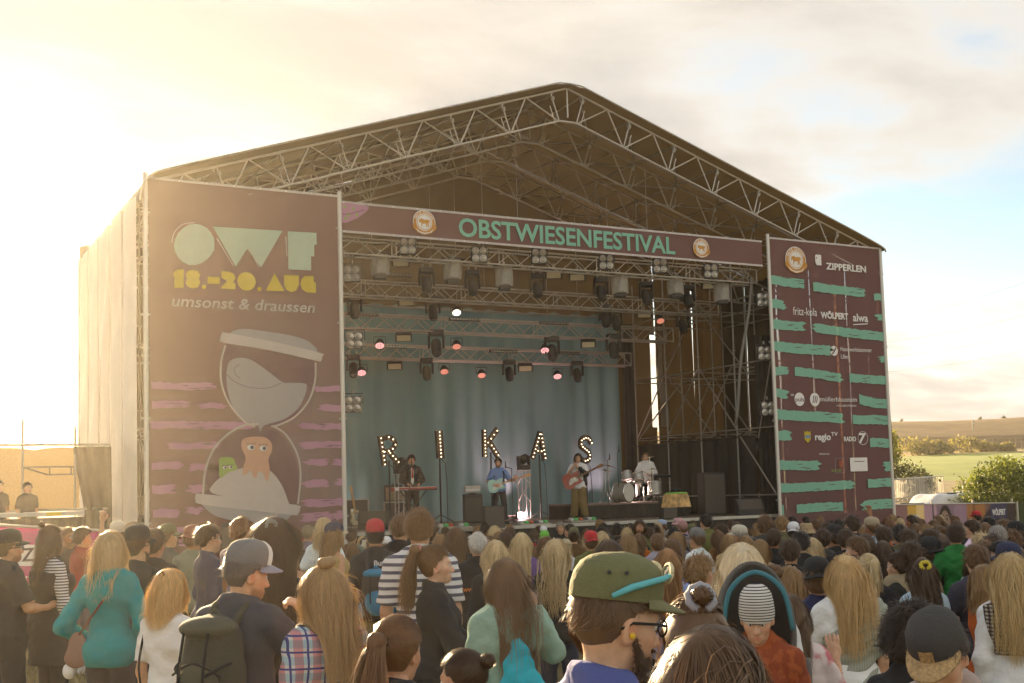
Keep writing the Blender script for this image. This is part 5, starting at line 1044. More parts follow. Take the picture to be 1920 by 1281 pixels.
    if style in('pony','halfup') and style=='pony':
        k=max(60,n//2); a=rs.rand(k)*2*pi; r=.02*np.sqrt(rs.rand(k)); p=tp+np.stack([r*np.cos(a),np.zeros(k)-.005,r*np.sin(a)],1); PT=[p]; NR=[np.stack([np.cos(a),-.4*np.ones(k),np.sin(a)*.2],1)]; dirn=np.stack([np.cos(a)*.3,-.9+0*a,.05+.25*np.sin(a)],1); Ls=length*(.7+.4*rs.rand(k)); M_=11
        for i in range(1,M_):
            dirn=dirn*.6+np.array((0,-.03,-1))*.4+.07*rs.normal(size=(k,3))+curl*.5*np.stack([np.sin(a*3+i*1.5),np.cos(a*5+i*1.3),0*a],1); dirn/=np.linalg.norm(dirn,axis=1)[:,None]; p=p+dirn*(Ls/(M_-1))[:,None]; p[:,1]=np.minimum(p[:,1],np.where(p[:,2]<1.5,-.135,-.1)); PT.append(p.copy()); NR.append(NR[0])
        v,q=ribbons(np.stack(PT,1),np.stack(NR,1),width*1.3); out.append((toW(v),q,0)); F=Field(tp-np.array((.1,.2,length+.1)),tp+np.array((.1,.05,.08)),base_h); F.add(('c',tp,tp+np.array((0,-.045,.0)),.026,.03)); F.add(('c',tp+np.array((0,-.045,0)),tp+np.array((0,-.065,-length*.55)),.03,.028)); F.add(('c',tp+np.array((0,-.065,-length*.55)),tp+np.array((0,-.06,-length*.9)),.028,.01)); v,q=F.net(); out.append((toW(v),q,0))
    if style in('bun',) or (style=='halfup'):
        k=90; rr=.034 if style=='bun' else .026; c=tp+np.array((0,-.02,.012)); ax=rs.normal(size=(k,3)); ax/=np.linalg.norm(ax,axis=1)[:,None]; u0=np.cross(ax,rs.normal(size=(k,3))); u0/=np.linalg.norm(u0,axis=1)[:,None]; v0=np.cross(ax,u0); tt=np.linspace(0,2.6,8); rad=rr*(.85+.35*rs.rand(k))[:,None,None]
        PT=c+rad*(u0[:,None]*np.cos(tt)[None,:,None]+v0[:,None]*np.sin(tt)[None,:,None])*np.array((1.15,1,.95)); NR=PT-c; v,q=ribbons(PT,NR,width*1.4,False); out.append((toW(v),q,0)); F=Field(c-.07,c+.07,.01); F.add(('e',c,(rr*1.1,rr,rr*.95),None)); v,q=F.net(); out.append((toW(v),q,0))
    return np_mesh('hair',out,[M_HAIR])
def cap_parts(ps, brim=True, back=False, bucket=False, beanie=False, scale=1.0, flat=False):
    """dome with seams and brim in head frame -> (crown mesh, brim mesh)"""
    M=lambda p: tuple(ps.head(np.array(p)))
    crown=MB(); rr=[(1.0,0),(1.01,.03),(.97,.062),(.86,.088),(.66,.106),(.38,.117),(.08,.121),(0,.122)]; n=28; sg=-1 if back else 1
    if beanie: rr=[(1.03,-.045),(1.05,-.02),(1.04,.0),(1.0,.04),(.9,.08),(.7,.108),(.4,.124),(.1,.13),(0,.131)]
    if bucket: rr=[(1.5,-.045),(1.25,-.01),(1.02,.012),(.99,.05),(.95,.08),(.85,.092),(0,.095)]
    vs=[]; fs=[]
    for i,(r,z) in enumerate(rr):
        for k in range(n):
            a=2*pi*k/n; seam=1-.012*(abs(sin(3*a))<.13)*(0 if beanie or bucket else 1); x=.0885*r*cos(a)*seam*scale; y=(-.012+.112*r*sin(a)*seam*scale); fr=.012*sin(a)*(1-i/len(rr)) if not bucket else 0
            vs.append(M((x,y,1.675+z*(1.0 if not flat else .9)*scale+fr*.6)))
    for i in range(len(rr)-1):
        for k in range(n): fs.append((i*n+k,i*n+(k+1)%n,(i+1)*n+(k+1)%n,(i+1)*n+k))
    crown.add(vs,fs)
    if beanie: pass
    b=MB()
    if brim and not bucket and not beanie:
        nu,nv=16,6; vs=[]
        for sfc in (0,-.006):
            for j in range(nv+1):
                for i in range(nu+1):
                    a=pi*(.12+.76*i/nu); u=j/nv; x=.089*cos(a)*(1+.06*u); y=-.012+.11*sin(a)+u*.072*sin((a-pi*.12)/(pi*.76)*pi)**.6; z=1.682+.008*sin(a)-.018*u-(x/.09)**2*.022*(.0 if flat else 1)+sfc
                    if back: y=-.024-y
                    vs.append(M((x,y*1.0,z)))
        w=nu+1; N_=(nv+1)*w; fs=[]
        for j in range(nv):
            for i in range(nu): fs.append((j*w+i,j*w+i+1,(j+1)*w+i+1,(j+1)*w+i)); fs.append(tuple(N_+t for t in (j*w+i,(j+1)*w+i,(j+1)*w+i+1,j*w+i+1)))
        for i in range(nu): fs.append((nv*w+i,nv*w+i+1,N_+nv*w+i+1,N_+nv*w+i))
        b.add(vs,fs)
    return crown,b

def shoes_mesh(ps,h=.016):
    F=Field(np.minimum(ps.J['LT'],ps.J['LA'])-.2,np.maximum(ps.J['RT'],ps.J['RA'])+.2,h)
    for n in 'LR':
        A,T=ps.J[n+'A'],ps.J[n+'T']; F.add(('c',A+np.array((0,-.035,-.04)),T+np.array((0,.02,0)),.05,.042),0,.03); F.add(('c',A+np.array((0,-.02,.01)),A+np.array((0,-.02,-.03)),.05,.05),0,.03)
    P=F.points(); F.cut(-P[...,2]+min(0.0,ps.J['LT'][2]-.035)); return np_mesh('shoes',[(*F.net(),0)],[M_CLOTH])
def pattern(name,kind,cols,f=40,axis=2,width=.5):
    """woven or printed pattern in object space: stripes, check (plaid) or knit ribs"""
    m=mat(name,cols[0],.85,var=.08,vscale=6,bump=.4,bscale=18); nt=m.node_tree; L=nt.links.new
    p=[n for n in nt.nodes if n.type=='BSDF_PRINCIPLED'][0]; tc=[n for n in nt.nodes if n.type=='TEX_COORD'][0]; sp=node(nt,'ShaderNodeSeparateXYZ'); L(tc.outputs['Object'],sp.inputs[0])
    def wave(out,fr,w,ph=0):
        a=node(nt,'ShaderNodeMath',operation='MULTIPLY_ADD',i_1=fr,i_2=ph); L(out,a.inputs[0]); fr_=node(nt,'ShaderNodeMath',operation='FRACT'); L(a.outputs[0],fr_.inputs[0]); lt=node(nt,'ShaderNodeMath',operation='LESS_THAN',i_1=w); L(fr_.outputs[0],lt.inputs[0]); return lt.outputs[0]
    def mx(fac,c1,c2):
        x=node(nt,'ShaderNodeMix',data_type='RGBA')
        if isinstance(fac,float): x.inputs[0].default_value=fac
        else: L(fac,x.inputs[0])
        for i,c in ((6,c1),(7,c2)):
            if isinstance(c,tuple): x.inputs[i].default_value=(*c,1)
            else: L(c,x.inputs[i])
        return x.outputs[2]
    hy=node(nt,'ShaderNodeMath',operation='ADD'); L(sp.outputs[0],hy.inputs[0])
    if kind=='stripe': o=mx(wave(sp.outputs[axis],f,width),cols[0],cols[1])
    elif kind=='plaid':
        o=mx(wave(hy.outputs[0],f,.5),cols[0],cols[1]); o2=mx(wave(sp.outputs[2],f,.5),cols[0],cols[2]); x=node(nt,'ShaderNodeMix',data_type='RGBA',blend_type='MULTIPLY'); x.inputs[0].default_value=.8; L(o,x.inputs[6]); L(o2,x.inputs[7]); o=x.outputs[2]
        o=mx(wave(hy.outputs[0],f,.12,.31),o,cols[3]); o=mx(wave(sp.outputs[2],f,.12,.31),o,cols[3])
    elif kind=='gingham':
        x=node(nt,'ShaderNodeMix',data_type='RGBA',blend_type='MULTIPLY'); x.inputs[0].default_value=1; L(mx(wave(hy.outputs[0],f,.5),cols[0],cols[1]),x.inputs[6]); L(mx(wave(sp.outputs[2],f,.5),cols[0],cols[1]),x.inputs[7]); o=x.outputs[2]
    elif kind=='blotch':
        n2=node(nt,'ShaderNodeTexNoise'); n2.inputs['Scale'].default_value=f; n2.inputs['Detail'].default_value=3; L(tc.outputs['Object'],n2.inputs['Vector']); r_=node(nt,'ShaderNodeMapRange',interpolation_type='SMOOTHSTEP'); r_.inputs[1].default_value=.45; r_.inputs[2].default_value=.55; L(n2.outputs[0],r_.inputs[0]); o=mx(r_.outputs[0],cols[0],cols[1])
    L(o,p.inputs['Base Color']); return m

# ------------------------------------------------------------------ the crowd
HCOL={'bk':(.028,.018,.011),'db':(.08,.042,.019),'br':(.17,.088,.036),'lb':(.32,.185,.075),'bl':(.58,.44,.24),'wb':(.6,.5,.33),'gr':(.3,.27,.24),'wh':(.55,.52,.48),'rd':(.19,.08,.03),'ob':(.34,.17,.06),'gb':(.26,.21,.13)}
SCOL={'black':(.018,.017,.018),'dkgrey':(.06,.058,.058),'grey':(.19,.18,.17),'ltgrey':(.4,.4,.4),'white':(.74,.73,.72),'cream':(.6,.54,.42),'beige':(.42,.33,.22),'brown':(.13,.075,.045),'olive':(.13,.125,.055),'olivegrey':(.16,.16,.12),'dkgreen':(.03,.07,.035),'green':(.16,.5,.07),'mint':(.4,.55,.45),'navy':(.03,.035,.075),'blue':(.1,.16,.42),'ltblue':(.36,.45,.62),'purple':(.2,.11,.3),'dkpurple':(.08,.055,.09),'pink':(.62,.36,.38),'rose':(.4,.2,.19),'pinktie':(.6,.22,.26),'red':(.55,.03,.035),'dkred':(.16,.02,.02),'redbrown':(.24,.08,.05),'rust':(.4,.11,.035),'yellow':(.7,.55,.06),'straw':(.42,.3,.16),'print':(.5,.5,.52),'whiteblue':(.55,.6,.68),'redplaid':(.22,.03,.035),'skin':(.5,.3,.2),'leopard':(.4,.28,.17),'creambrim':(.6,.48,.3),'teal':(.02,.26,.27)}
_lib={}
def memo(k,f):
    if k not in _lib: _lib[k]=f()
    return _lib[k]
POSES={'n':{},'f':dict(LE=(-.25,.06,1.13),LW=(-.04,.2,1.16),LH=(.04,.2,1.17),RE=(.25,.06,1.13),RW=(.04,.21,1.13),RH=(-.05,.21,1.14)),'p':dict(LE=(-.27,-.08,1.12),LW=(-.19,.06,.95),LH=(-.16,.09,.9),RE=(.27,-.08,1.12),RW=(.19,.06,.95),RH=(.16,.09,.9)),
 'r':dict(RE=(.27,.12,1.56),RW=(.25,.15,1.82),RH=(.25,.16,1.91)),'c':dict(LE=(-.22,.1,1.15),LW=(-.1,.3,1.22),LH=(-.07,.34,1.3),RE=(.2,.12,1.16),RW=(.09,.3,1.24),RH=(.06,.34,1.31))}
def get_body(sex,pose,turn):
    def f():
        ps=Pose(sex,yaw=turn,**POSES[pose]); pt,T=body_mesh(ps,hands={'R':(.9,)} if pose=='r' else None,hc=.0135,bc=.026); return ps,np_mesh('body',pt,[M_SKINP,M_EYE,M_IRIS],T)
    return memo(('b',sex,pose,turn),f)
def get_shirt(sex,pose,sl,hood,k):
    return memo(('s',sex,pose,sl,hood,k),lambda: np_mesh('shirt',[(*shirt_mesh(Pose(sex,**POSES[pose]),sleeve=sl,hood=hood,seed=k*2.1,loose=.012*(k%3),h=.025,hem=.84,neck=1.515 if sl>0 else 1.4),0)],[M_CLOTH]))
def get_trousers(sex): return memo(('t',sex),lambda: np_mesh('trousers',[(*trousers_mesh(Pose(sex),g=.007,top=.93,h=.03),0)],[M_DENIM]))
def get_hair(sex,style,turn,var): return memo(('h',sex,style,turn,var),lambda: hair_mesh(style,Pose(sex,yaw=turn),seed=var*13+5,length={'long':.36,'wavy':.36,'pony':.3}.get(style,.3),n=620 if style in('long','wavy','bob') else 420,width=.0075 if style in('long','wavy','bob') else .0085,puff=.012 if style=='curly' else (.008 if style=='wavy' else .003),base_h=.0145))
def get_cap(turn,kind):
    def f():
        ps=Pose('m',yaw=turn); c,b=cap_parts(ps,bucket=kind=='bucket',beanie=kind=='beanie',back=kind=='back'); return c.mesh('cap',M_CAP,True),(b.mesh('brim',M_CAP,True) if b.v else None)
    return memo(('cap',turn,kind),f)
def ring_mesh(turn,kind):
    def f():
        ps=Pose('f',yaw=turn); b=MB()
        if kind=='band': b.tube([ps.head((.092*cos(a),-.012+.112*sin(a),1.665+.035*sin(a))) for a in [2*pi*i/24 for i in range(25)]],.014,6)
        elif kind=='scr':
            c=np.array((0,-.11,1.7)); b.tube([ps.head(c+np.array((.035*cos(a),-.01+.01*sin(a*3),.03*sin(a)))) for a in [2*pi*i/20 for i in range(21)]],[.014+.004*(i%2) for i in range(21)],6)
        else:
            for s in (-1,1): b.tube([ps.head((s*.031+.02*cos(a),.103,1.627+.017*sin(a))) for a in [2*pi*i/14 for i in range(15)]],.0028,4); b.tube([ps.head((s*.05,.1,1.632)),ps.head((s*.078,.05,1.632)),ps.head((s*.08,-.01,1.625))],.003,4)
            b.tube([ps.head((-.011,.104,1.63)),ps.head((.011,.104,1.63))],.003,4)
        return b.mesh(kind,M_CAP,True)
    return memo(('ring',turn,kind),f)
def beard_mesh(turn):
    def f():
        ps=Pose('m',yaw=turn); F=Field((-.1,-.02,1.46),(.1,.13,1.64),.009); F.add(('e',(0,.042,1.547),(.053,.056,.048),None),0,.02); F.add(('c',(-.06,.0,1.6),(-.04,.05,1.55),.014,.016),0,.02); F.add(('c',(.06,.0,1.6),(.04,.05,1.55),.014,.016),0,.02); F.add(('c',(-.025,.093,1.57),(.025,.093,1.57),.007,.007),0,.01); F.add(('e',(0,.1,1.552),(.02,.02,.007),None,'sub'),0,.006)
        V,Q=F.net(); V=NECK+(V-NECK)@ps.HR.T; return np_mesh('beard',[(V,Q,0)],[M_HAIR])
    return memo(('beard',turn),f)
def person(label,x,y,h,ang,sex,hair,hc,sc,sl,extra='',group='festival crowd in front of the stage',pose=None,turn=0.0,tr=None,z=None,name='person',r=None):
    r=r or RNG; t=thing(name,label,'person',(x,y,gz(x,y)-.005 if z is None else z),ang,group,world=False); k=h/1.765; t.scale=(k*r.uniform(.97,1.04),k*r.uniform(.97,1.04),k)
    ex=dict((q.split(':')[0],q.split(':')[1:]) for q in extra.split(',')) if extra else {}
    if 'raise' in ex: pose='r'
    pose=pose or r.choice('nnpfc'); turn=r.choice((-.25,.25)) if turn is None else turn
    ps,bm=get_body(sex,pose,turn); link('body',bm,t,color=r.choice(SKINS)); v=r.randrange(2)
    link('shirt',get_shirt(sex,pose,sl,'hood' in ex,v),t,color=[min(1,c*r.uniform(.85,1.15)) for c in SCOL[sc]])
    link('trousers',get_trousers(sex),t,color=tr or r.choice([(.02,.02,.025),(.035,.045,.08),(.05,.06,.1),(.1,.08,.06),(.03,.03,.03)]))
    link('shoes',memo(('sh',sex),lambda: shoes_mesh(Pose(sex),.02)),t,color=r.choice([(.03,.03,.03),(.5,.48,.45),(.1,.07,.05)]))
    hm=link('hair',get_hair(sex,'cap' if ('cap' in ex or 'beanie' in ex or 'bucket' in ex) and hair in('short','curly','buzz') else hair,turn,v),t,color=HCOL[hc])
    for kk in ('cap','bucket','beanie'):
        if kk in ex:
            back='back' in ex[kk]; c,b=get_cap(turn,'back' if back else kk); co=link({'cap':'cap','bucket':'hat','beanie':'beanie'}[kk],c,t,color=SCOL[ex[kk][0]])
            if b: link('brim',b,co,color=SCOL['creambrim' if 'creambrim' in ex[kk] else ex[kk][0]])
    if 'band' in ex: link('headband',ring_mesh(turn,'band'),t,color=SCOL[ex['band'][0]])
    if 'scr' in ex: link('scrunchie',ring_mesh(turn,'scr'),t,color=SCOL[ex['scr'][0]])
    if 'glasses' in ex: link('glasses',ring_mesh(turn,'gl'),t,color=(.02,.02,.02))
    if 'beard' in ex: link('beard',beard_mesh(turn),t,color=HCOL[hc])
    if 'strap' in ex: MB().tube([(.13,.09,1.42),(.11,-.03,1.47),(.0,-.13,1.3),(-.13,-.13,1.05)],.022,6).build('strap',M_BLACK,t,True)
    return t
CROWD=[
(5.76,11.98,1.639,'f','wavy','br','black',.5,'A','','frizzy brown haired woman in black left of the white-haired man'),
(10.12,19.14,1.550,'f','curly','rd','dkgrey',.5,'A','','person with reddish curls right of the green beanie'),
(11.69,22.56,1.565,'m','short','db','dkgrey',.5,'A','beanie:dkgreen','person in a dark green beanie in the middle of the crowd'),
(9.54,17.75,1.609,'f','long','db','black',1,60,'','dark haired woman turned right behind the blond woman with hair clip'),
(6.11,11.14,1.567,'f','long','bl','purple',1,'A','','blond woman with gathered straight hair behind the mint hoodie'),
(4.36,8.37,1.594,'f','long','bl','black',1,-10,'','blond long-haired woman right behind the white-haired man'),
(11.08,21.68,1.698,'m','short','bk','black',.5,'A','','black haired head in front of the stage box'),
(13.13,26.11,1.566,'f','bob','lb','pink',.5,'A','','small light brown head near the stage left of the green beanie'),
(13.82,25.74,1.582,'f','bob','lb','white',.5,'A','','light brown head at the stage front below the floor lamp'),
(12.64,22.05,1.557,'m','short','bk','black',.5,'A','cap:white:back','person in a white cap above the bright green cap'),
(9.54,16.63,1.501,'m','short','br','dkgrey',.5,'A','cap:green:back','person in a bright green cap'),
(7.79,13.70,1.426,'f','pony','db','yellow',.5,-70,'band:red','woman with a red bandana turned left in a yellow top'),
(4.93,8.41,1.573,'f','wavy','bl','black',.5,'A','','woman with very long pale blond waves left of the olive cap'),
(7.90,13.24,1.424,'f','bun','wb','white',.5,'A','','white blond person with hair tied up beside the red cap'),
(12.41,20.96,1.657,'m','short','gr','black',.5,170,'','grey haired man facing the camera near the stage edge'),
(11.17,18.56,1.612,'m','short','bk','black',.5,-70,'','black haired man turned left near the singer'),
(7.40,11.82,1.512,'m','short','br','olive',.5,'A','cap:red:back','man in a bright red cap right of the long blond hair'),
(10.11,16.68,1.444,'f','bun','db','dkgrey',.5,-50,'','dark haired woman with glasses left of the red cap'),
(11.02,19.60,1.532,'m','short','db','black',.5,'A','','dark brown head left of the green cap'),
(14.29,22.45,1.660,'m','short','lb','grey',.5,'A','','fair short-haired head at the stage below the drum riser'),
(12.64,19.73,1.602,'m','short','bk','black',.5,'A','','black haired man behind the fair head at the stage'),
(11.92,18.16,1.574,'m','curly','bk','black',.5,'A','','man with black curls in front of the drum riser'),
(14.24,21.18,1.561,'m','short','bk','black',.5,'A','','black haired head left of the long-haired bearded man'),
(10.17,15.93,1.545,'m','short','bk','cream',.5,-60,'','dark haired man looking left above the red cap'),
(4.42,6.84,1.625,'f','long','db','brown',1,'A','','woman with dark brown hair behind the top of the olive cap'),
(10.52,15.74,1.494,'f','curly','bl','beige',.5,'A','','person with blond curls right of the red cap'),
(10.69,15.64,1.634,'m','long','db','olive',1,178,'beard','long-haired bearded man facing the camera in the crowd'),
(6.96,10.38,1.509,'f','bob','lb','black',.5,15,'','person with light brown bowl-cut hair right of the red cap'),
(10.82,15.58,1.504,'m','short','db','black',1,'A','','dark haired man in a black jacket beside the buzz-cut man'),
(7.43,10.55,1.501,'m','buzz','br','ltgrey',1,'A','hood','buzz-cut man in a pale grey hooded jacket'),
(13.57,19.23,1.537,'f','bob','lb','beige',.5,'A','beanie:leopard','person in a leopard print head scarf'),
(15.49,21.81,1.583,'m','short','br','grey',.5,-80,'cap:ltblue','person in a light blue cap near the stage'),
(9.89,13.64,1.502,'m','short','bk','black',.5,'A','','man with messy black hair left of the grey cap'),
(14.49,19.83,1.632,'f','bob','lb','pink',.5,'A','bucket:pink','person in a pale pink bucket hat'),
(13.45,18.27,1.549,'f','buzz','br','dkpurple',1,'A','beanie:rose','person in a dusty rose beanie below the pink bucket hat'),
(6.26,8.67,1.507,'m','short','br','blue',.5,'A','','brown haired boy in front of the buzz-cut man'),
(8.27,10.98,1.508,'m','short','br','white',.5,-55,'cap:grey','bearded man in a grey cap and white T-shirt turned left'),
(11.59,15.14,1.672,'m','short','bk','olive',.5,'A','','tall black haired man in an olive T-shirt at the stage'),
(12.22,16.35,1.501,'m','short','br','grey',.5,'A','cap:olive','person in an olive cap behind the grey cap'),
(5.20,7.27,1.517,'f','long','ob','ltblue',1,'A','','woman with orange blond straight hair in a pale denim jacket'),
(4.88,6.45,1.504,'m','curly','lb','dkgrey',.5,60,'','man with light brown curls bending right behind the baby carrier'),
(10.76,13.79,1.426,'f','wavy','br','brown',.5,-40,'','brown haired woman turned left before the cream cap'),
(11.96,15.22,1.503,'m','short','db','black',.5,-60,'','dark haired man with glasses turned left of the cream cap'),
(9.86,11.69,1.615,'m','curly','br','dkgrey',.5,'A','','man with brown curls in a dark grey T-shirt left of the sponsor banner'),
(11.19,12.92,1.594,'m','short','lb','olive',.5,'A','','light brown haired man in olive at the foot of the sponsor banner'),
(9.29,11.50,1.504,'m','short','gr','dkgreen',1,-75,'cap:cream','grey haired man in a cream cap turned left'),
(14.65,17.62,1.478,'f','bob','lb','grey',.5,-20,'band:blue','woman wearing a blue headband'),
(18.01,20.44,1.558,'m','short','bk','black',.5,'A','','black haired head at the lower left of the sponsor banner'),
(20.30,22.56,1.510,'m','short','bk','black',.5,'A','','tiny dark head before the middle of the sponsor banner'),
(10.32,11.70,1.505,'m','short','bk','print',.5,'A','cap:white:back','black haired man with a white cap worn backwards in a black and white shirt'),
(10.23,11.36,1.505,'m','short','db','grey',.5,'A','bucket:straw','person in a beige straw hat'),
(13.66,14.93,1.501,'m','short','br','dkgrey',.5,'A','','brown haired head right of the straw hat'),
(10.82,11.64,1.505,'m','short','db','dkgrey',.5,-30,'','dark haired person second from the straw hat'),
(13.33,14.08,1.500,'m','short','bk','black',.5,'A','','black haired head left of the pointing hand'),
(10.54,10.90,1.591,'m','short','db','black',.5,'A','','dark haired man in black left of the beige cap'),
(11.02,11.07,1.531,'m','short','br','ltblue',.5,-60,'cap:beige,raise','bearded man in a beige cap pointing up in front of the sponsor banner'),
(9.02,9.59,1.510,'m','buzz','db','black',.5,'A','cap:black:back','man in a black cap worn backwards'),
(7.98,9.54,1.421,'f','bob','lb','beige',.5,20,'','person with light brown bowl-cut hair left of the dark haired man in black'),
(6.79,7.75,1.505,'m','short','db','black',.5,'A','','man with thick dark brown hair in a black T-shirt in front of the white cap'),
(8.35,9.21,1.424,'f','wavy','bl','ltgrey',1,-50,'hood','blond wavy-haired woman turned left in a pale hoodie'),
(9.15,9.90,1.424,'f','long','bl','black',1,'A','beanie:black','blond person in a black beanie'),
(5.32,6.09,1.428,'f','bob','lb','white',.5,'A','strap','woman with light brown bob in a white top with black strap'),
(5.29,6.20,1.429,'f','bun','br','pinktie',.5,'A','','brown haired woman with a bun beside the baby carrier in a pink top'),
(4.85,5.32,1.511,'m','buzz','br','navy',1,'A','cap:black:back,hood','person in a black cap and dark navy hoodie left of the shawl'),
(7.79,7.92,1.500,'m','buzz','db','dkgrey',.5,-65,'beard','bearded man with cropped dark hair turned left right of the sponsor banner corner'),
(7.45,7.67,1.500,'m','short','br','black',.5,-80,'','face turned left beside the cropped bearded man'),
(6.52,6.60,1.430,'f','pony','bl','black',.5,'A','','woman with a blond ponytail in black right of the shawl'),
(16.79,16.46,1.468,'f','bob','rd','dkred',1,-30,'','red haired woman in dark red under the sponsor banner edge'),
(16.54,15.64,1.501,'m','short','db','black',1,-70,'','dark haired man turned left in front of the fence banner'),
(9.59,9.24,1.510,'m','short','bk','olive',.5,-20,'','black haired man in an olive shirt below the fence banner'),
(12.63,11.88,1.429,'f','long','br','black',1,'A','','brown haired woman below the fence banner'),
(12.29,11.39,1.421,'f','bun','lb','dkgrey',.5,'A','','woman with a light brown bun before the fence banner'),
(14.25,12.61,1.426,'f','bob','br','black',.5,'A','','brown haired head just above the boy in green'),
(11.30,9.78,1.502,'m','short','db','white',.5,-70,'','dark haired man with white collar turned left before the fence banner'),
(12.43,10.48,1.501,'m','short','bk','black',.5,'A','','black haired head under the white fence lettering'),
(11.21,9.26,1.503,'m','short','br','black',.5,-60,'beard','brown bearded man turned left at the right end of the fence banner'),
(10.20,8.28,1.501,'m','buzz','db','black',.5,'A','cap:black','person in a black cap at the right end of the fence banner'),
(9.60,8.01,1.506,'m','buzz','gr','beige',.5,-30,'','man with cropped grey hair near the right edge'),
(12.25,10.40,1.440,'f','long','br','dkgrey',.5,-20,'','woman with brown hair left of the cropped grey man'),
(10.01,8.17,1.431,'f','curly','br','red',.5,-20,'','woman with brown curls at the right edge'),
(9.43,8.05,1.430,'f','curly','bl','beige',.5,'A','','person with blond curls right of the boy in green'),
(7.44,6.33,1.501,'m','buzz','br','mint',.5,'A','','cropped brown haired man in pale mint right of the boy'),
(7.43,6.16,1.500,'m','short','bk','black',.5,'A','','black haired head above the blond waves at right'),
(6.77,5.57,1.505,'m','buzz','db','navy',.5,-40,'cap:navy','person in a dark cap just above the blond waves at right'),
(7.88,6.40,1.422,'f','wavy','br','dkgrey',.5,'A','','brown haired woman above the blond waves at the right edge'),
(6.85,5.91,1.505,'m','short','br','dkgrey',.5,'A','','brown haired person just right of the boy in green'),
(7.20,6.19,1.425,'f','wavy','db','black',.5,'A','','dark haired person close behind the shoulder of the boy'),
(6.92,6.57,1.510,'m','short','db','beige',.5,'A','','man with dark brown hair in a beige shirt left of the boy'),
(8.18,8.09,1.423,'f','long','db','brown',.5,'A','','woman with long dark hair right of the blond ponytail'),
(6.44,6.02,1.429,'f','long','db','whiteblue',.5,'A','scr:yellow','dark long-haired woman with a yellow scrunchie in a white and blue shirt'),
(6.84,6.62,1.430,'f','short','db','black',.5,-60,'','dark haired woman drinking behind the yellow scrunchie'),
(7.28,6.71,1.500,'m','buzz','db','black',.5,'A','cap:black:back','person in a black cap left of the boy in green'),
(9.37,8.51,1.426,'f','bun','br','beige',.5,'A','','brown haired woman with a bun left of the boy'),
(8.25,7.43,1.434,'f','curly','db','brown',.5,'A','','woman with dark curls touching the boy on the left'),
(9.24,8.66,1.425,'f','bun','db','dkgrey',.5,'A','','dark haired woman with hair pinned up above the yellow scrunchie'),
(6.20,5.27,1.420,'f','bob','lb','rust',1,70,'glasses','woman with a light brown bob and glasses in a rust top'),
(3.25,11.52,1.834,'m','short','rd','grey',.5,40,'','tall man with reddish blond short hair behind the grey and white cap'),
(3.92,13.70,1.717,'m','buzz','db','black',.5,'A','','man with cropped dark hair right above the grey and white cap'),
(5.30,16.12,1.693,'m','curly','db','black',.5,'A','','man with dark curls right of the very long brown hair'),
(6.15,18.10,1.772,'m','buzz','gb','grey',.5,'A','','man with short sandy grey hair left of the blond person in white'),
(4.70,13.26,1.808,'f','bob','bl','white',.5,20,'','person with short golden blond hair in a white T-shirt'),
(4.59,12.61,1.727,'f','long','lb','skin',.0,60,'cap:navy:creambrim','woman in a navy cap with cream brim turned right'),
(7.47,19.69,1.675,'m','short','db','grey',.5,'A','','dark haired head below the leaning guitar'),
(9.72,24.95,1.484,'f','bob','bl','grey',.5,'A','','small blond head left of the red cap'),
(6.17,16.22,1.472,'f','bob','br','grey',.5,'A','','brown haired head in front of the navy cap woman'),
(4.60,10.79,1.802,'m','short','br','black',.5,20,'','brown haired man in black left of the striped T-shirt'),
(9.14,21.62,1.718,'f','bob','db','purple',.5,-120,'','smiling dark haired person facing left between the red cap and the striped T-shirt'),
(7.16,15.67,1.671,'m','curly','db','dkgrey',.5,60,'beard','bearded man with dark curls right of the striped T-shirt'),
(9.31,22.67,1.425,'f','curly','bl','purple',.5,'A','','small head with blond curls right of the red cap'),
(2.86,11.23,1.779,'m','short','db','navy',1,75,'glasses','dark haired man with sunglasses turned right in a navy jacket'),
(3.22,13.36,1.757,'m','short','br','olivegrey',.5,'A','cap:redbrown:back','man in a reddish brown cap and grey green checked shirt'),
(3.28,14.83,1.801,'m','short','br','dkgrey',.5,70,'cap:olive','man in an olive cap turned right with glasses'),
(7.54,35.67,1.924,'m','short','bk','black',.5,'A','','black haired man in front of the left banner pole'),
(3.23,16.70,1.866,'m','short','br','black',.5,'A','cap:brown:back','person in a brown cap behind the teal hoodie'),
(3.33,18.32,1.916,'m','short','gr','grey',.5,'A','cap:cream:back','person in a cream cap left of the brown cap'),
(1.91,9.68,1.771,'m','short','db','black',.5,50,'cap:black,beard,glasses','bearded man in a black cap and glasses right of the teal hoodie'),
(2.16,10.29,1.762,'m','short','db','black',.5,30,'','man with thick dark hair in a black T-shirt right of the black cap'),
(2.48,17.11,1.868,'m','short','br','black',.5,150,'beard','man in a black shirt facing the camera at the pink banner'),
(2.50,16.13,1.846,'m','short','db','redplaid',1,70,'raise','man in a red checked shirt raising his arm at the pink banner'),
(3.67,16.47,1.786,'f','wavy','db','beige',.5,80,'','woman with dark hair turned right behind the dark haired man in black'),
(14.43,25.41,1.535,'m','short','db','black',.5,'A','','dark head at the stage front right of the floor lamp'),
(11.32,24.08,1.621,'m','short','db','black',.5,'A','','dark head left of the frizzy brown hair'),
(7.89,17.89,1.566,'m','short','bk','black',.5,'A','','dark haired person hidden beside the striped T-shirt'),
(8.70,10.67,1.425,'f','wavy','lb','brown',.5,-30,'','light brown haired woman below the cream cap'),
(9.07,11.43,1.429,'f','long','lb','beige',.5,-30,'','light haired woman left below the cream cap'),
(8.45,9.89,1.509,'m','short','db','black',.5,'A','','dark head between the two men at the sponsor banner'),
(7.94,8.91,1.507,'m','short','bk','black',.5,'A','','dark head below the white cap'),
(8.55,9.27,1.507,'m','short','db','dkgrey',.5,'A','','dark head above the black beanie'),
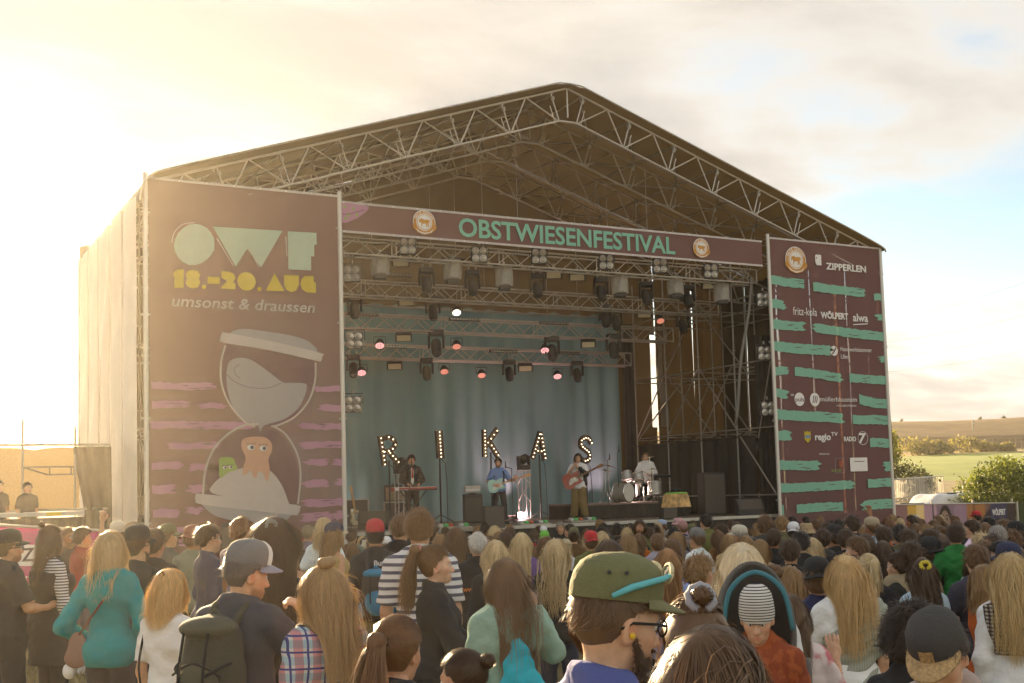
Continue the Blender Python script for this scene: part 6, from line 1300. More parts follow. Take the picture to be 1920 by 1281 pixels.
(8.55,8.94,1.508,'m','short','db','black',.5,'A','','dark haired person in front of the black backwards cap'),
(9.25,9.13,1.507,'m','short','db','dkgrey',.5,-20,'','dark head right of the beige cap'),
(8.84,8.42,1.501,'m','short','db','black',.5,-20,'','dark head right of the olive shirt below the fence'),
(8.69,7.99,1.511,'m','short','db','black',.5,'A','','dark head left of the face on the fence'),
(11.39,10.34,1.426,'f','bun','br','black',.5,'A','','brown bun below the face on the fence'),
(7.96,6.69,1.513,'m','short','db','dkgrey',.5,-20,'','dark head left of the brown curls at the right edge')]

CAMF=Vector((.4758,.8759,0)).normalized()
def face_rot(deg,x=.4758,y=.8759): # 0 = away from the camera, +90 = to the right of the picture
    return -(math.atan2(x,y)+RAD(deg))
def crowd():
    rr=random.Random(11)
    for (x,y,h,sex,hair,hc,sc,sl,fc,ex,lab) in CROWD:
        to=-math.atan2(17.5-x,30-y)
        ang=to+rr.uniform(-.25,.25) if fc=='A' else face_rot(fc,x,y)
        person(lab,x,y,h,ang,sex,hair,hc,sc,sl,ex,turn=None if fc=='A' else 0.0,r=rr)
    # the densely packed remainder: heads filling the gaps between those above
    taken=[(c[0],c[1]) for c in CROWD]+HERO_SPOTS
    sty=[('m','short','db','short dark hair'),('m','short','bk','black hair'),('f','long','br','long brown hair'),('m','short','br','short brown hair'),('f','bun','db','dark hair in a bun'),('f','wavy','br','wavy brown hair'),('m','curly','db','dark curls'),('f','pony','lb','a light brown ponytail'),('f','bob','br','chin-length brown hair'),('m','buzz','db','cropped dark hair'),('f','long','bl','long blond hair'),('f','wavy','lb','wavy light brown hair'),('f','bob','bl','chin-length blond hair'),('m','short','lb','short light brown hair')]
    hats=[('cap:navy:back','navy cap'),('cap:beige','beige cap'),('cap:red','red cap'),('beanie:olive','olive beanie'),('cap:white','white cap'),('bucket:cream','cream hat'),('cap:black','black cap')]
    cn={'red':'red','ltblue':'pale blue','rust':'rust','black':'black','dkgrey':'dark grey','navy':'navy','grey':'grey','olive':'olive','brown':'brown','white':'white','beige':'beige'}
    y=12.5; used=set()
    while y<26:
        x=y*.3
        while x<y*1.04+2:
            px,py=x+rr.uniform(-.3,.3),y+rr.uniform(-.3,.3); a=px*SW+py*CW; l=(px*CW-py*SW)/a
            if l>-.2 and all((px-u)**2+(py-w)**2>.42 for u,w in taken) and px<28 and py<25.8:
                u=960+2255*l; zone='the left banner' if u<640 else 'the keyboard' if u<830 else 'the bassist' if u<1010 else 'the singer' if u<1130 else 'the drums' if u<1290 else 'the stage wing' if u<1440 else 'the sponsor banner' if u<1670 else 'the fence banner'
                for _ in range(40):
                    s=rr.choice(sty); sc=rr.choice(list(cn)); ht=rr.choice(hats) if rr.random()<.16 else ('',''); lb_=s[3].replace('a light','light')+' listener in '+cn[sc]+(', '+ht[1] if ht[1] else '')+(' up front before ' if py>20.5 else ' mid-crowd before ' if py>16 else ' at rear before ')+zone
                    if lb_ not in used: break
                used.add(lb_)
                pose_=None; hmax=1.95-gz(px,py)-a*(60+rr.uniform(0,34))/2255; taken.append((px,py))
                person(lb_,px,py,min(hmax,rr.uniform(1.5,1.8)*(1 if s[0]=='m' else .95)),-math.atan2(17.5-px,30-py)+(rr.uniform(-.3,.3) if rr.random()<.7 else rr.uniform(-1.5,1.5)),s[0],s[1],s[2],sc,.5,ht[0],pose=pose_,group='packed rows of listeners',turn=None,r=rr)
            x+=.92
        y+=.95

# ------------------------------------------------------------------ people close enough to show their parts
HERO_SPOTS=[]
def hero(label,top,ang,ps,hair,hc,shirt,scol,trc=(.02,.02,.025),skin=0,topz=1.765,smat=None,hands=None,stubble=0,n=1500,hw=.0034,trk=None,fine=False,group='people in the foreground of the crowd',hgt=None,z0=None,shoes=True):
    """hair: dict for hair_mesh or None; shirt: dict for shirt_mesh; top: world position of the crown"""
    x,y,zt=top; g=gz(x,y) if z0 is None else z0; HERO_SPOTS.append((x,y)); k=(hgt or (zt-g))/topz
    t=thing('person',label,'person',(x,y,g),face_rot(ang,x,y),group,world=False); t.scale=(k,k,k)
    pt,T=body_mesh(ps,hands=hands,stubble=stubble,hc=.0068 if fine else .0105,bc=.02); link('body',np_mesh('body',pt,[M_SKINP,M_EYE,M_IRIS],T),t,color=SKINS[skin])
    if shirt is not None: link('shirt',np_mesh('shirt',[(*shirt_mesh(ps,**{**dict(h=.0145,amp=.0065,hem=.84,neck=1.525),**shirt}),0)],[smat or M_CLOTH]),t,color=scol)
    link('trousers',np_mesh('trousers',[(*trousers_mesh(ps,**{**dict(g=.007,top=.93,h=.024),**(trk or {})}),0)],[M_DENIM]),t,color=trc)
    if shoes: link('shoes',shoes_mesh(ps),t,color=(.03,.03,.03))
    if hair: link('hair',hair_mesh(ps=ps,n=int(n*1.3),width=hw*.75,base_h=.011,**hair),t,color=[min(1,c*1.25) for c in hc])
    return t
def put_cap(t,ps,ccol,bcol=None,**kw):
    c,b=cap_parts(ps,**kw); co=link('cap',c.mesh('cap',M_CAP,True),t,color=ccol)
    if b.v: link('brim',b.mesh('brim',M_CAP,True),co,color=bcol or ccol)
    return co
def tie_ring(t,ps,c,r,col,th=.01,name='hair_tie',bumpy=False):
    b=MB(); n=20; b.tube([ps.head(np.array(c)+np.array((r*cos(a),.006*sin(3*a) if bumpy else 0,r*sin(a)))) for a in [2*pi*i/n for i in range(n+1)]],[th*(1+(.35 if bumpy and i%2 else 0)) for i in range(n+1)],6)
    return link(name,b.mesh(name,M_CAP,True),t,color=col)
def specs(t,ps,col,dz=0,dy=0,name='glasses',lens=None,w=.024,h=.018):
    b=MB(); 
    for s in (-1,1):
        b.tube([ps.head((s*.033+w*cos(a),.106+dy-abs(w*cos(a)*s+.02)*.15,1.626+dz+h*sin(a))) for a in [2*pi*i/18 for i in range(19)]],.0026,5)
        b.tube([ps.head((s*(.033+w*.9),.098+dy,1.632+dz)),ps.head((s*.079,.06+dy*.5,1.633+dz)),ps.head((s*.082,-.005,1.628+dz)),ps.head((s*.08,-.03,1.612+dz))],.0034,5)
    b.tube([ps.head((-.011,.108+dy,1.63+dz)),ps.head((0,.111+dy,1.634+dz)),ps.head((.011,.108+dy,1.63+dz))],.0026,5)
    o=link(name,b.mesh(name,M_CAP,True),t,color=col)
    if lens:
        b=MB()
        for s in (-1,1): b.add([ps.head((s*.033+w*cos(a),.1055+dy-abs(w*cos(a)*s+.02)*.15,1.626+dz+h*sin(a))) for a in [2*pi*i/18 for i in range(18)]],[tuple(range(18))])
        link('lens',b.mesh('lens',lens),o)
    return o
def sdf_part(name,prims,m,t,h=.012,k=.03,col=None,cut=None,amp=0):
    pts=np.array([q for p in prims for q in ((p[1],p[2]) if p[0]=='c' else (np.array(p[1])-max(p[2]),np.array(p[1])+max(p[2])))]); r=max([max(p[3],p[4]) if p[0]=='c' else 0 for p in prims])
    F=Field(pts.min(0)-r-.05,pts.max(0)+r+.05,h)
    for p in prims: F.add(p,0,k)
    P=F.points()
    if amp: F.F+=wr(P,amp,1)
    if cut is not None: F.cut(cut(P))
    return link(name,np_mesh(name,[(*F.net(),0)],[m]),t,color=col or (.5,.5,.5))
def strap(t,pts,r,col=(.02,.02,.02),name='strap',flat=True):
    b=MB(); pts=[np.array(p,float) for p in pts]; q=[]
    for i in range(len(pts)-1):
        p0,p1,p2,p3=pts[max(i-1,0)],pts[i],pts[i+1],pts[min(i+2,len(pts)-1)]
        for s in range(5): u=s/5; q.append(.5*((2*p1)+(-p0+p2)*u+(2*p0-5*p1+4*p2-p3)*u*u+(-p0+3*p1-3*p2+p3)*u**3))
    q.append(pts[-1]); b.tube(q,r,6); return link(name,b.mesh(name,M_CAP,True),t,color=col)
def backpack(label,t,ps,col,col2,s=1.0,z=1.2):
    """rucksack worn by person t (its own thing, set at the wearer's back)"""
    o=thing('backpack',label,'backpack',t.location,t.rotation_euler.z,'bags worn in the crowd',world=False); o.scale=t.scale
    bd=sdf_part('main_bag',[('e',(0,-.215,z),(.15*s,.1*s,.235*s),None),('e',(0,-.2,z-.12*s),(.145*s,.1*s,.13*s),None),('e',(0,-.2,z+.15*s),(.125*s,.08*s,.1*s),None)],M_CAP,o,.011,.05,col)
    sdf_part('front_pocket',[('e',(0,-.295*s-.0,z-.07*s),(.115*s,.05*s,.135*s),None)],M_CAP,o,.01,.03,col2)
    strap(o,[(-.12*s,-.3*s,z+.02),(0,-.325*s,z+.07*s),(.12*s,-.3*s,z+.02)],.006,(.02,.02,.02),'zip')
    for sg in (-1,1): strap(o,[(sg*.07,-.17,z+.2),(sg*.085,-.085,1.475),(sg*.1,.02,1.475),(sg*.12,.1,1.36),(sg*.135,.09,1.2),(sg*.14,-.06,1.08)],.019,col,'shoulder_strap')
    sdf_part('lid',[('e',(0,-.22*s,z+.2*s),(.13*s,.1*s,.05*s),None)],M_CAP,o,.01,.02,col2)
    for sg in (-1,1):
        strap(o,[(sg*.13*s,-.16*s,z+.08*s),(sg*.11*s,-.29*s,z+.05*s),(sg*.06*s,-.33*s,z+.02*s)],.008,(.02,.02,.02),'compression_strap'); strap(o,[(sg*.06*s,-.3*s,z+.19*s),(sg*.06*s,-.335*s,z+.05*s),(sg*.06*s,-.345*s,z-.08*s)],.007,(.02,.02,.02),'buckle_strap'); sdf_part('side_pocket',[('e',(sg*.145*s,-.21*s,z-.15*s),(.035*s,.06*s,.08*s),None)],M_CAP,o,.011,.02,col2)
    strap(o,[(-.03,-.2,z+.22*s),(0,-.2,z+.27*s),(.03,-.2,z+.22*s)],.01,col2,'grab_handle'); return o
OLV=(.16,.16,.07)
def heroes():
    # man in the olive cap, nearest of all
    ps=Pose('m',yaw=-.1,pitch=-.2,build=1.05)
    t=hero('bearded man in an olive cap with turquoise sunglasses on it, nearest the camera',(1.525,2.382,1.802),56,ps,dict(style='buzz',seed=3,front=.3,puff=-.007),(.13,.075,.04),dict(sleeve=.5),(.13,.15,.32),skin=1,topz=1.775,stubble=.9,n=1300,hw=.0028,fine=True)
    c=put_cap(t,ps,OLV,(.2,.19,.095),flat=True)
    for i,(ax,zz) in enumerate(((-.62,.055),(-.25,.06))):
        p=np.array((.0885*cos(ax)*.98,-.012+.112*sin(ax)*.98,1.675+zz)); tube('eyelet',ps.head(p),ps.head(p*1.0+np.array((.004*cos(ax),.004*sin(ax),.001))),.0045,M_BLACK,c,8)
    specs(t,ps,(.02,.018,.018),lens=mat('spectacle_glass',(.9,.9,.9),.05,alpha=.12))
    b=MB()
    for s in (-1,1):
        q=MB(); q.tube([ps.head((s*.06,.085,1.745)),ps.head((s*.092,.05,1.735)),ps.head((s*.1,-.03,1.705)),ps.head((s*.1,-.075,1.68))],[.006,.007,.008,.006],6); link('sunglasses_temple',q.mesh('temple',M_CAP,True),t,color=(.12,.5,.55))
    b.tube([ps.head((-.01,.099,1.757)),ps.head((.01,.099,1.757))],.0045,6)
    for s in (-1,1): b.tube([ps.head((s*.034+.027*cos(a),.101-.2*abs(.02+s*.027*cos(a)),1.752+.022*sin(a))) for a in [2*pi*i/16 for i in range(17)]],.0045,6)
    sg=link('sunglasses',b.mesh('rim',M_CAP,True),t,color=(.75,.65,.42)); b=MB()
    for s in (-1,1): b.add([ps.head((s*.034+.025*cos(a),.1-.2*abs(.02+s*.027*cos(a)),1.752+.02*sin(a))) for a in [2*pi*i/14 for i in range(14)]],[tuple(range(14))])
    link('lens',b.mesh('lens',M_DIMLENS),sg)
    link('beard',beard_hero(ps,1600),t,color=(.1,.055,.03)); sdf_part('earplug',[('e',ps.head((-.086,-.004,1.6)),(.008,.008,.009),None),('e',ps.head((.086,-.004,1.6)),(.008,.008,.009),None)],M_CAP,t,.004,.004,(.8,.5,.05))
    # straight brown hair, bottom centre right
    ps=Pose('f',pitch=-.1); hero('woman with smooth straight brown hair at the bottom right of the olive cap',(1.461,1.913,1.691),22,ps,dict(style='long',seed=8,length=.42),(.11,.06,.028),dict(sleeve=.5),(.05,.04,.04),n=3200,hw=.0028)
    # half-up brown hair with grey scrunchie
    ps=Pose('f',pitch=-.2); t=hero('brown haired woman with a grey scrunchie right of the olive cap brim',(2.051,2.736,1.662),-15,ps,dict(style='halfup',seed=4,length=.3,tie=(0,-.1,1.73)),(.12,.065,.03),dict(sleeve=1),(.03,.028,.03),n=2200); tie_ring(t,ps,(0,-.1,1.735),.034,(.36,.36,.4),.013,'scrunchie',True)
    strap(t,[(-.14,.08,1.4),(-.12,-.05,1.46),(-.13,-.14,1.25)],.02); strap(t,[(.14,.08,1.4),(.12,-.05,1.46),(.13,-.14,1.25)],.02)
    # grey cap with cork brim, face hidden, turned to the camera
    ps=Pose('m',pitch=-.62); t=hero('person in a dark grey cap with cork brim and cork patch facing the camera',(2.855,2.595,1.552),196,ps,dict(style='cap',seed=5),(.05,.03,.02),dict(sleeve=.5),(.4,.33,.3),topz=1.72,skin=1)
    c=put_cap(t,ps,(.055,.05,.047),(.5,.33,.16),flat=True); cork=mat('cork',(.5,.32,.15),.85,var=.4,vscale=90)
    b=MB(); b.grid(lambda u,v:tuple(ps.head((.0885*1.025*cos(pi*(.42+.16*u)),-.012+.112*1.025*sin(pi*(.42+.16*u)),1.69+.045*v))),6,4); b.build('patch',cork,c); c.children[0].data.materials[0]=cork
    # chestnut ponytail bottom left of centre
    ps=Pose('f',pitch=-.12); t=hero('woman with a smooth chestnut ponytail at the bottom left of centre',(1.592,3.795,1.55),32,ps,dict(style='pony',seed=6,length=.42,tie=(0,-.118,1.665)),(.16,.075,.03),dict(sleeve=.5),(.03,.03,.032),n=2600,hw=.003); tie_ring(t,ps,(0,-.128,1.664),.024,(.015,.012,.012),.009)
    # dark bun bottom
    ps=Pose('f',pitch=-.1); t=hero('dark brown haired person with a loose bun at the bottom edge',(1.903,3.925,1.398),-62,ps,dict(style='bun',seed=7,tie=(0,-.125,1.69)),(.06,.032,.017),dict(sleeve=.5),(.04,.04,.045),n=2200,hw=.003)
    # plaid shirt
    ps=Pose('f',pitch=-.05,yaw=.35); pl=pattern('plaid_cloth','plaid',((.75,.72,.72),(.75,.35,.36),(.35,.6,.72),(.06,.06,.22)),13)
    t=hero('woman with long ash blond waves in a pink and blue checked shirt',(1.872,5.29,1.642),-22,ps,dict(style='wavy',seed=9,length=.3,puff=.006),(.36,.23,.11),dict(sleeve=1,loose=.015),(.5,.5,.5),smat=pl,n=2600,hw=.0036); sdf_part('top_knot',[('e',ps.head((-.02,-.05,1.78)),(.04,.03,.03),None),('e',ps.head((.01,-.06,1.785)),(.03,.03,.028),None)],M_HAIR,t,.007,.01,(.3,.2,.1),amp=.006); tie_ring(t,ps,(-.01,-.05,1.765),.024,(.6,.2,.18),.006); strap(t,[(-.13,.11,1.43),(-.1,-.06,1.475),(.02,-.15,1.25),(.16,-.12,.95)],.022)
    # grey and white cap, backpack, hand at the mouth
    ps=Pose('m',pitch=-.22,yaw=-.62,build=1.08,RE=(.31,.12,1.18),RW=(.2,.27,1.4),RH=(.14,.23,1.475),LE=(-.25,.08,1.14),LW=(-.1,.26,1.3),LH=(-.05,.25,1.38))
    t=hero('man in a grey and white cap with his hand at his mouth and a backpack',(1.587,5.662,1.768),36,ps,dict(style='buzz',seed=12),(.16,.13,.11),dict(sleeve=.52,loose=.01),(.06,.062,.075),topz=1.79,skin=1,stubble=.75,hands={'R':(1.0,0,(-.6,-.3,.3)),'L':(1.0,0,(.6,-.3,.3))},n=900,trc=(.1,.1,.09),fine=True)
    c=put_cap(t,ps,(.2,.19,.19),(.3,.29,.36)); fp=MB(); 
    rr_=[(1.0,0),(1.01,.03),(.97,.062),(.86,.088),(.66,.106),(.38,.117)]
    def pan(u,v):
        q=v*4.6; i=min(4,int(q)); f=q-i; r_=(rr_[i][0]*(1-f)+rr_[i+1][0]*f)*1.02; z_=rr_[i][1]*(1-f)+rr_[i+1][1]*f; a=pi*(.22+.56*u); return tuple(ps.head((.0885*r_*cos(a),-.012+.112*r_*sin(a),1.678+z_+.012*sin(a)*(1-i/8)*.6)))
    fp.grid(pan,14,10).build('front_panel',mat('cap_white',(.75,.73,.7),.8),c,True)
    bp=backpack('dark olive rucksack on the man in the grey and white cap',t,ps,(.06,.06,.045),(.085,.085,.06),1.12,1.17); text('lettering','deuter',.034,M_WHT,bp,Matrix.Translation((-.055,-.392,1.13))@Matrix.Rotation(pi/2,4,'X'),bold=.02,ext=.001)
    hl=thing('bike_helmet','grey and black bicycle helmet hanging from the olive rucksack','helmet',t.location,t.rotation_euler.z,world=False); hl.scale=t.scale
    hb=MB(); HMx=Matrix.Translation((-.02,-.36,.9))@Matrix.Rotation(1.2,4,'X'); hb.lathe([(.1,-.02),(.108,.02),(.1,.06),(.075,.095),(.03,.115),(0,.118)],20,HMx@Matrix.Diagonal((.9,1.25,1,1))); hb.build('shell',mat('helmet_grey',(.24,.23,.22),.35),hl,True)
    for k in range(7):
        a=-1.0+k*.333; b=MB(); b.tube([HMx@Vector((.092*sin(a)*cos(q)*1.02,.13*sin(q)*1.0,.02+.105*cos(q)*cos(a)*.95)) for q in [-1.0+i*.25 for i in range(9)]],[.004+.006*sin(pi*i/8) for i in range(9)],5); b.build('vent',M_BLACK,hl,True)
    strap(hl,[(-.06,-.36,.98),(0,-.32,1.06),(.05,-.36,.98)],.006)
    # teal hoodie
    ps=Pose('f',yaw=-.3,LE=(-.3,-.12,1.1),LW=(-.2,.06,.98),LH=(-.17,.1,.95),RE=(.24,-.02,1.1),RW=(.2,.12,.98),RH=(.17,.17,.96)); t=hero('blond woman in a teal hoodie with a small bag at her hip',(1.597,9.082,1.753),22,ps,dict(style='long',seed=15,length=.17,puff=.004),(.46,.34,.18),dict(sleeve=1,hood=True,hem=.8,loose=.008),(.01,.25,.26),trc=(.05,.045,.05),n=1500,hw=.0045)
    bg=thing('shoulder_bag','rose brown shoulder bag on the teal hoodie','bag',t.location,t.rotation_euler.z,'bags worn in the crowd',world=False); bg.scale=t.scale; sdf_part('bag_body',[('e',(-.2,-.1,.95),(.07,.035,.11),None),('e',(-.21,-.1,.87),(.09,.04,.07),None)],M_CAP,bg,.011,.04,(.3,.17,.13)); strap(bg,[(-.19,-.11,1.03),(-.05,-.16,1.2),(.1,-.1,1.42),(.12,.02,1.46),(.06,.13,1.3)],.009,(.1,.05,.04)); sdf_part('hanging_cloth',[('e',(-.27,-.08,.78),(.05,.04,.06),None)],M_CLOTH,bg,.012,.02,(.7,.68,.65))
    # striped tee under a black pinafore
    ps=Pose('f',LE=(-.24,-.02,1.1),LW=(-.16,.18,1.0),LH=(-.12,.25,1.02),RE=(.24,-.02,1.1),RW=(.25,.06,.86),RH=(.25,.1,.77)); t=hero('woman in a black pinafore over a black and white striped top at left',(1.477,11.2,1.783),62,ps,dict(style='halfup',seed=21,length=.2,tie=(0,-.07,1.755)),(.09,.05,.025),dict(sleeve=.8,hem=1.0,g=.012),(.5,.5,.5),smat=pattern('breton_stripe','stripe',((.74,.72,.7),(.02,.02,.03)),42,2,.45),trc=(.012,.012,.014),n=1200,hw=.005,trk=dict(end=.12))
    link('pinafore',np_mesh('pinafore',[(*shirt_mesh(ps,sleeve=0,g=.026,hem=.6,neck=1.36,h=.014,flare=.06,loose=.02),0)],[M_CLOTH]),t,color=(.018,.017,.018))
    for s in (-1,1): strap(t,[(s*.09,.1,1.33),(s*.1,.02,1.475),(s*.09,-.12,1.33)],.024,(.018,.017,.018))
    # black cap far left
    ps=Pose('m',LE=(-.22,.1,1.13),LW=(-.1,.28,1.14),LH=(-.06,.34,1.17),RE=(.23,.1,1.13),RW=(.12,.28,1.12),RH=(.08,.34,1.14)); t=hero('man in a black cap and long black T-shirt at the far left edge',(1.121,11.053,1.762),78,ps,dict(style='cap',seed=22),(.08,.045,.02),dict(sleeve=.55,hem=.7,loose=.03),(.018,.018,.02),topz=1.79,stubble=.5,trk=dict(shorts=True),n=500,hw=.005); put_cap(t,ps,(.018,.018,.02)); specs(t,ps,(.02,.02,.02))
    cu=thing('paper_cup','white paper cup held by the man at the far left edge','cup',(t.location.x,t.location.y,t.location.z),t.rotation_euler.z,world=False); cu.scale=t.scale; b=MB(); b.lathe([(0,0),(.028,0),(.038,.1),(.034,.1)],14,Matrix.Translation((0,.37,1.1))); b.build('cup_wall',M_WHITE,cu,True); tube('rim',(0,.37,1.199),(0,.37,1.204),.04,M_WHITE,cu,14)
    # short blond ponytail, white tee
    ps=Pose('f',pitch=-.15); t=hero('woman with a short blond ponytail in a white T-shirt left of the rucksack',(1.563,7.063,1.568),42,ps,dict(style='bob',seed=23,tie=(0,-.11,1.69),puff=.006),(.5,.33,.14),dict(sleeve=.5),(.72,.71,.7),n=1700,hw=.0038); tie_ring(t,ps,(0,-.1,1.72),.02,(.3,.15,.05),.007); strap(t,[(-.1,.1,1.42),(-.1,-.06,1.47),(-.12,-.14,1.2),(-.14,-.1,1.0)],.008)
    # dark-clad profile with ponytail
    ps=Pose('f',RE=(.23,.1,1.12),RW=(.12,.32,1.12),RH=(.08,.39,1.14),LE=(-.22,.12,1.12),LW=(-.08,.33,1.08),LH=(-.04,.4,1.1)); t=hero('young woman in profile with a high ponytail, choker and black sweatshirt',(3.123,6.78,1.643),88,ps,dict(style='pony',seed=24,length=.42,tie=(0,-.1,1.735)),(.16,.085,.035),dict(sleeve=.95,loose=.02,hem=.8),(.018,.018,.02),skin=3,hands={'R':(.9,0,(-1,0,-.2)),'L':(.9,0,(1,0,-.2))},n=1600,hw=.0036,fine=True); tie_ring(t,ps,(0,-.108,1.74),.022,(.7,.28,.3),.008)
    b=MB(); b.tube([(.05*cos(a),-.018+.052*sin(a),1.478+.012*sin(a)) for a in [2*pi*i/20 for i in range(21)]],.006,5); link('choker',b.mesh('choker',M_CAP,True),t,color=(.02,.02,.02))
    cl=thing('cloth_bag','turquoise cloth bag held by the woman in profile','bag',t.location,t.rotation_euler.z,world=False); cl.scale=t.scale; sdf_part('cloth',[('e',(.03,.41,1.03),(.06,.05,.09),None),('e',(.02,.4,.95),(.08,.06,.07),None)],M_CLOTH,cl,.011,.03,(.1,.5,.6),amp=.009); strap(cl,[(.04,.4,1.1),(.06,.41,1.16),(.02,.42,1.1)],.008,(.1,.5,.6))
    # mint hoodie with drawstring bag and phone
    ps=Pose('f',yaw=.25,RE=(.27,.06,1.22),RW=(.19,.16,1.46),RH=(.16,.19,1.54)); t=hero('woman with long brown hair in a mint hoodie holding up a camera',(2.931,5.516,1.62),-12,ps,dict(style='long',seed=25,length=.36),(.17,.095,.045),dict(sleeve=1,hood=True,loose=.02,hem=.8),(.3,.42,.35),n=2400,hw=.0034,hands={'R':(.8,0,(-.4,.9,0))})
    ca=thing('camera','small black camera held up by the woman in mint','camera',t.location,t.rotation_euler.z,world=False); ca.scale=t.scale; box('camera_body',(.13,.24,1.57),(.1,.035,.065),M_BLACK,ca); tube('lens',(.13,.255,1.57),(.13,.28,1.57),.024,M_BLACK,ca,12)
    db=thing('drawstring_bag','turquoise drawstring bag on the back of the mint hoodie','bag',t.location,t.rotation_euler.z,'bags worn in the crowd',world=False); db.scale=t.scale; sdf_part('bag_body',[('e',(.03,-.2,1.0),(.15,.075,.16),None),('e',(.02,-.19,1.16),(.09,.05,.12),None),('e',(.015,-.18,1.28),(.035,.03,.05),None)],M_CLOTH,db,.01,.06,(.1,.46,.56),amp=.008)
    for s in (-1,1): strap(db,[(.015,-.18,1.29),(s*.07,-.12,1.44),(s*.11,.03,1.44),(s*.15,.06,1.2),(s*.14,-.12,.9)],.006,(.1,.4,.5),'cord')
    # striped T-shirt
    ps=Pose('m',build=1.04); hero('tall man with tousled brown hair in a white and navy striped T-shirt',(3.355,7.547,1.86),6,ps,dict(style='short',seed=26,puff=.0),(.19,.1,.04),dict(sleeve=.55,loose=.01),(.5,.5,.5),smat=pattern('wide_stripe','stripe',((.74,.72,.7),(.1,.1,.14)),20,2,.42),n=1500,hw=.004,trc=(.03,.035,.06))
    # red cap and blue backpack
    ps=Pose('m',build=1.02); t=hero('man in a red cap worn backwards with a blue and black rucksack',(4.221,10.512,1.739),0,ps,dict(style='cap',seed=27),(.02,.015,.01),dict(sleeve=.55),(.018,.018,.02),topz=1.79,trc=(.25,.22,.12),n=300,hw=.006); put_cap(t,ps,(.5,.04,.05),back=False)
    bp=backpack('blue and black rucksack on the man in the red cap',t,ps,(.05,.045,.045),(.03,.22,.38),.95,1.1); text('lettering','Butt',.07,M_WHT,t,Matrix.Translation((-.02,-.178,1.36))@Matrix.Rotation(pi/2,4,'X'),bold=.02,ext=.001)
    # white-haired man
    ps=Pose('m',build=1.12); t=hero('man with short white hair in a black T-shirt with orange web address',(4.794,9.529,1.603),5,ps,dict(style='buzz',seed=28),(.5,.47,.43),dict(sleeve=.55),(.018,.017,.018),topz=1.755,n=500,hw=.006); text('lettering','WWW.YASIRON',.045,mat('print_orange_text',(.8,.25,.06),.7),t,Matrix.Translation((-.14,-.165,1.21))@Matrix.Rotation(pi/2,4,'X'),bold=.02,ext=.001)
    # long dark wavy hair
    ps=Pose('f'); t=hero('woman with very long wavy dark brown hair before the left banner',(2.304,7.435,1.835),10,ps,dict(style='wavy',seed=29,length=.55,puff=.012),(.085,.045,.02),dict(sleeve=0,neck=1.4),(.02,.02,.02),n=2400,hw=.004); tie_ring(t,ps,(0,-.1,1.72),.026,(.3,.3,.26),.011,'scrunchie',True)
    # parent with a child carrier
    ps=Pose('m'); t=hero('white blond parent wearing the grey child carrier',(3.415,4.219,1.692),-8,ps,dict(style='bob',seed=31,puff=.006),(.62,.52,.36),dict(sleeve=.55),(.7,.7,.7),n=1600,hw=.0038)
    cr=thing('child_carrier','grey padded child carrier with turquoise rim on a parent back','child carrier',t.location,t.rotation_euler.z,world=False); cr.scale=t.scale
    F=Field((-.32,-.75,.6),(.32,-.05,1.75),.012); F.add(('e',(0,-.33,1.4),(.175,.17,.31),None),0,.03); F.add(('e',(0,-.31,1.05),(.15,.16,.28),None),0,.08); F.add(('e',(.0,-.4,1.43),(.14,.19,.28),None,'sub'),0,.03); P=F.points(); F.cut(-P[...,1]-.56); F.F=np.maximum(F.F,np.where((P[...,1]<-.42)&(P[...,2]>1.3),.02,-1)); link('shell',np_mesh('shell',[(*F.net(),0)],[M_CAP]),cr,color=(.12,.11,.1))
    strap(cr,[(-.145,-.42,1.42),(-.11,-.41,1.59),(0,-.4,1.665),(.11,-.41,1.59),(.145,-.42,1.42)],.011,(.05,.2,.25),'rim'); strap(cr,[(-.2,-.4,1.3),(-.19,-.42,1.1),(-.12,-.46,.9)],.02,(.2,.19,.18),'side_pad'); strap(cr,[(.2,-.4,1.3),(.19,-.42,1.1),(.12,-.46,.9)],.02,(.2,.19,.18),'side_pad')
    for s in (-1,1): strap(cr,[(s*.1,-.2,1.44),(s*.1,-.04,1.48),(s*.13,.1,1.35),(s*.14,.06,1.1)],.022,(.1,.1,.1),'shoulder_strap')
    # the child in it
    bpy.context.view_layer.update(); P0=t.matrix_basis@Vector((0,-.4,0)); k=t.scale[0]; cz=P0.z+1.63*k
    ps=Pose('m',pitch=-.35,yaw=.15,LK=(-.14,.1,.75),LA=(-.12,-.05,.62),LT=(-.12,-.02,.55),RK=(.14,.1,.75),RA=(.12,-.05,.62),RT=(.12,-.02,.55))
    c=hero('small child in a striped beanie asleep in the carrier facing the camera',(P0.x,P0.y,cz),192,ps,None,(.3,.2,.1),dict(sleeve=1,hood=True),(.4,.09,.03),smat=pattern('rust_print','blotch',((.42,.1,.03),(.3,.06,.02)),18),skin=3,hgt=1.4,z0=cz-1.4,topz=1.8,trc=(.1,.1,.15),fine=True); c['label']='small child in a striped beanie looking down in the grey carrier'
    bn,_=cap_parts(ps,beanie=True); link('beanie',bn.mesh('beanie',pattern('beanie_stripe','stripe',((.7,.66,.6),(.03,.035,.05)),70,2,.35),True),c)
    # woman in the knitted shawl
    ps=Pose('f',yaw=.3,LE=(-.23,.05,1.1),LW=(-.12,.2,1.05),LH=(-.06,.25,1.08)); t=hero('woman with long golden blond hair in white with a pale knitted shawl',(4.827,5.063,1.554),-8,ps,dict(style='long',seed=33,length=.3,puff=.003),(.46,.31,.14),dict(sleeve=.55,loose=.02,hem=.85),(.74,.73,.71),n=2600,hw=.0034,trc=(.02,.02,.022))
    kn=pattern('knit_rib','stripe',((.38,.39,.32),(.3,.31,.25)),60,0,.5); F=Field((-.32,-.3,.78),(.34,.3,1.5),.0105)
    for p in prims_torso(ps): F.add(p,.042,.05)
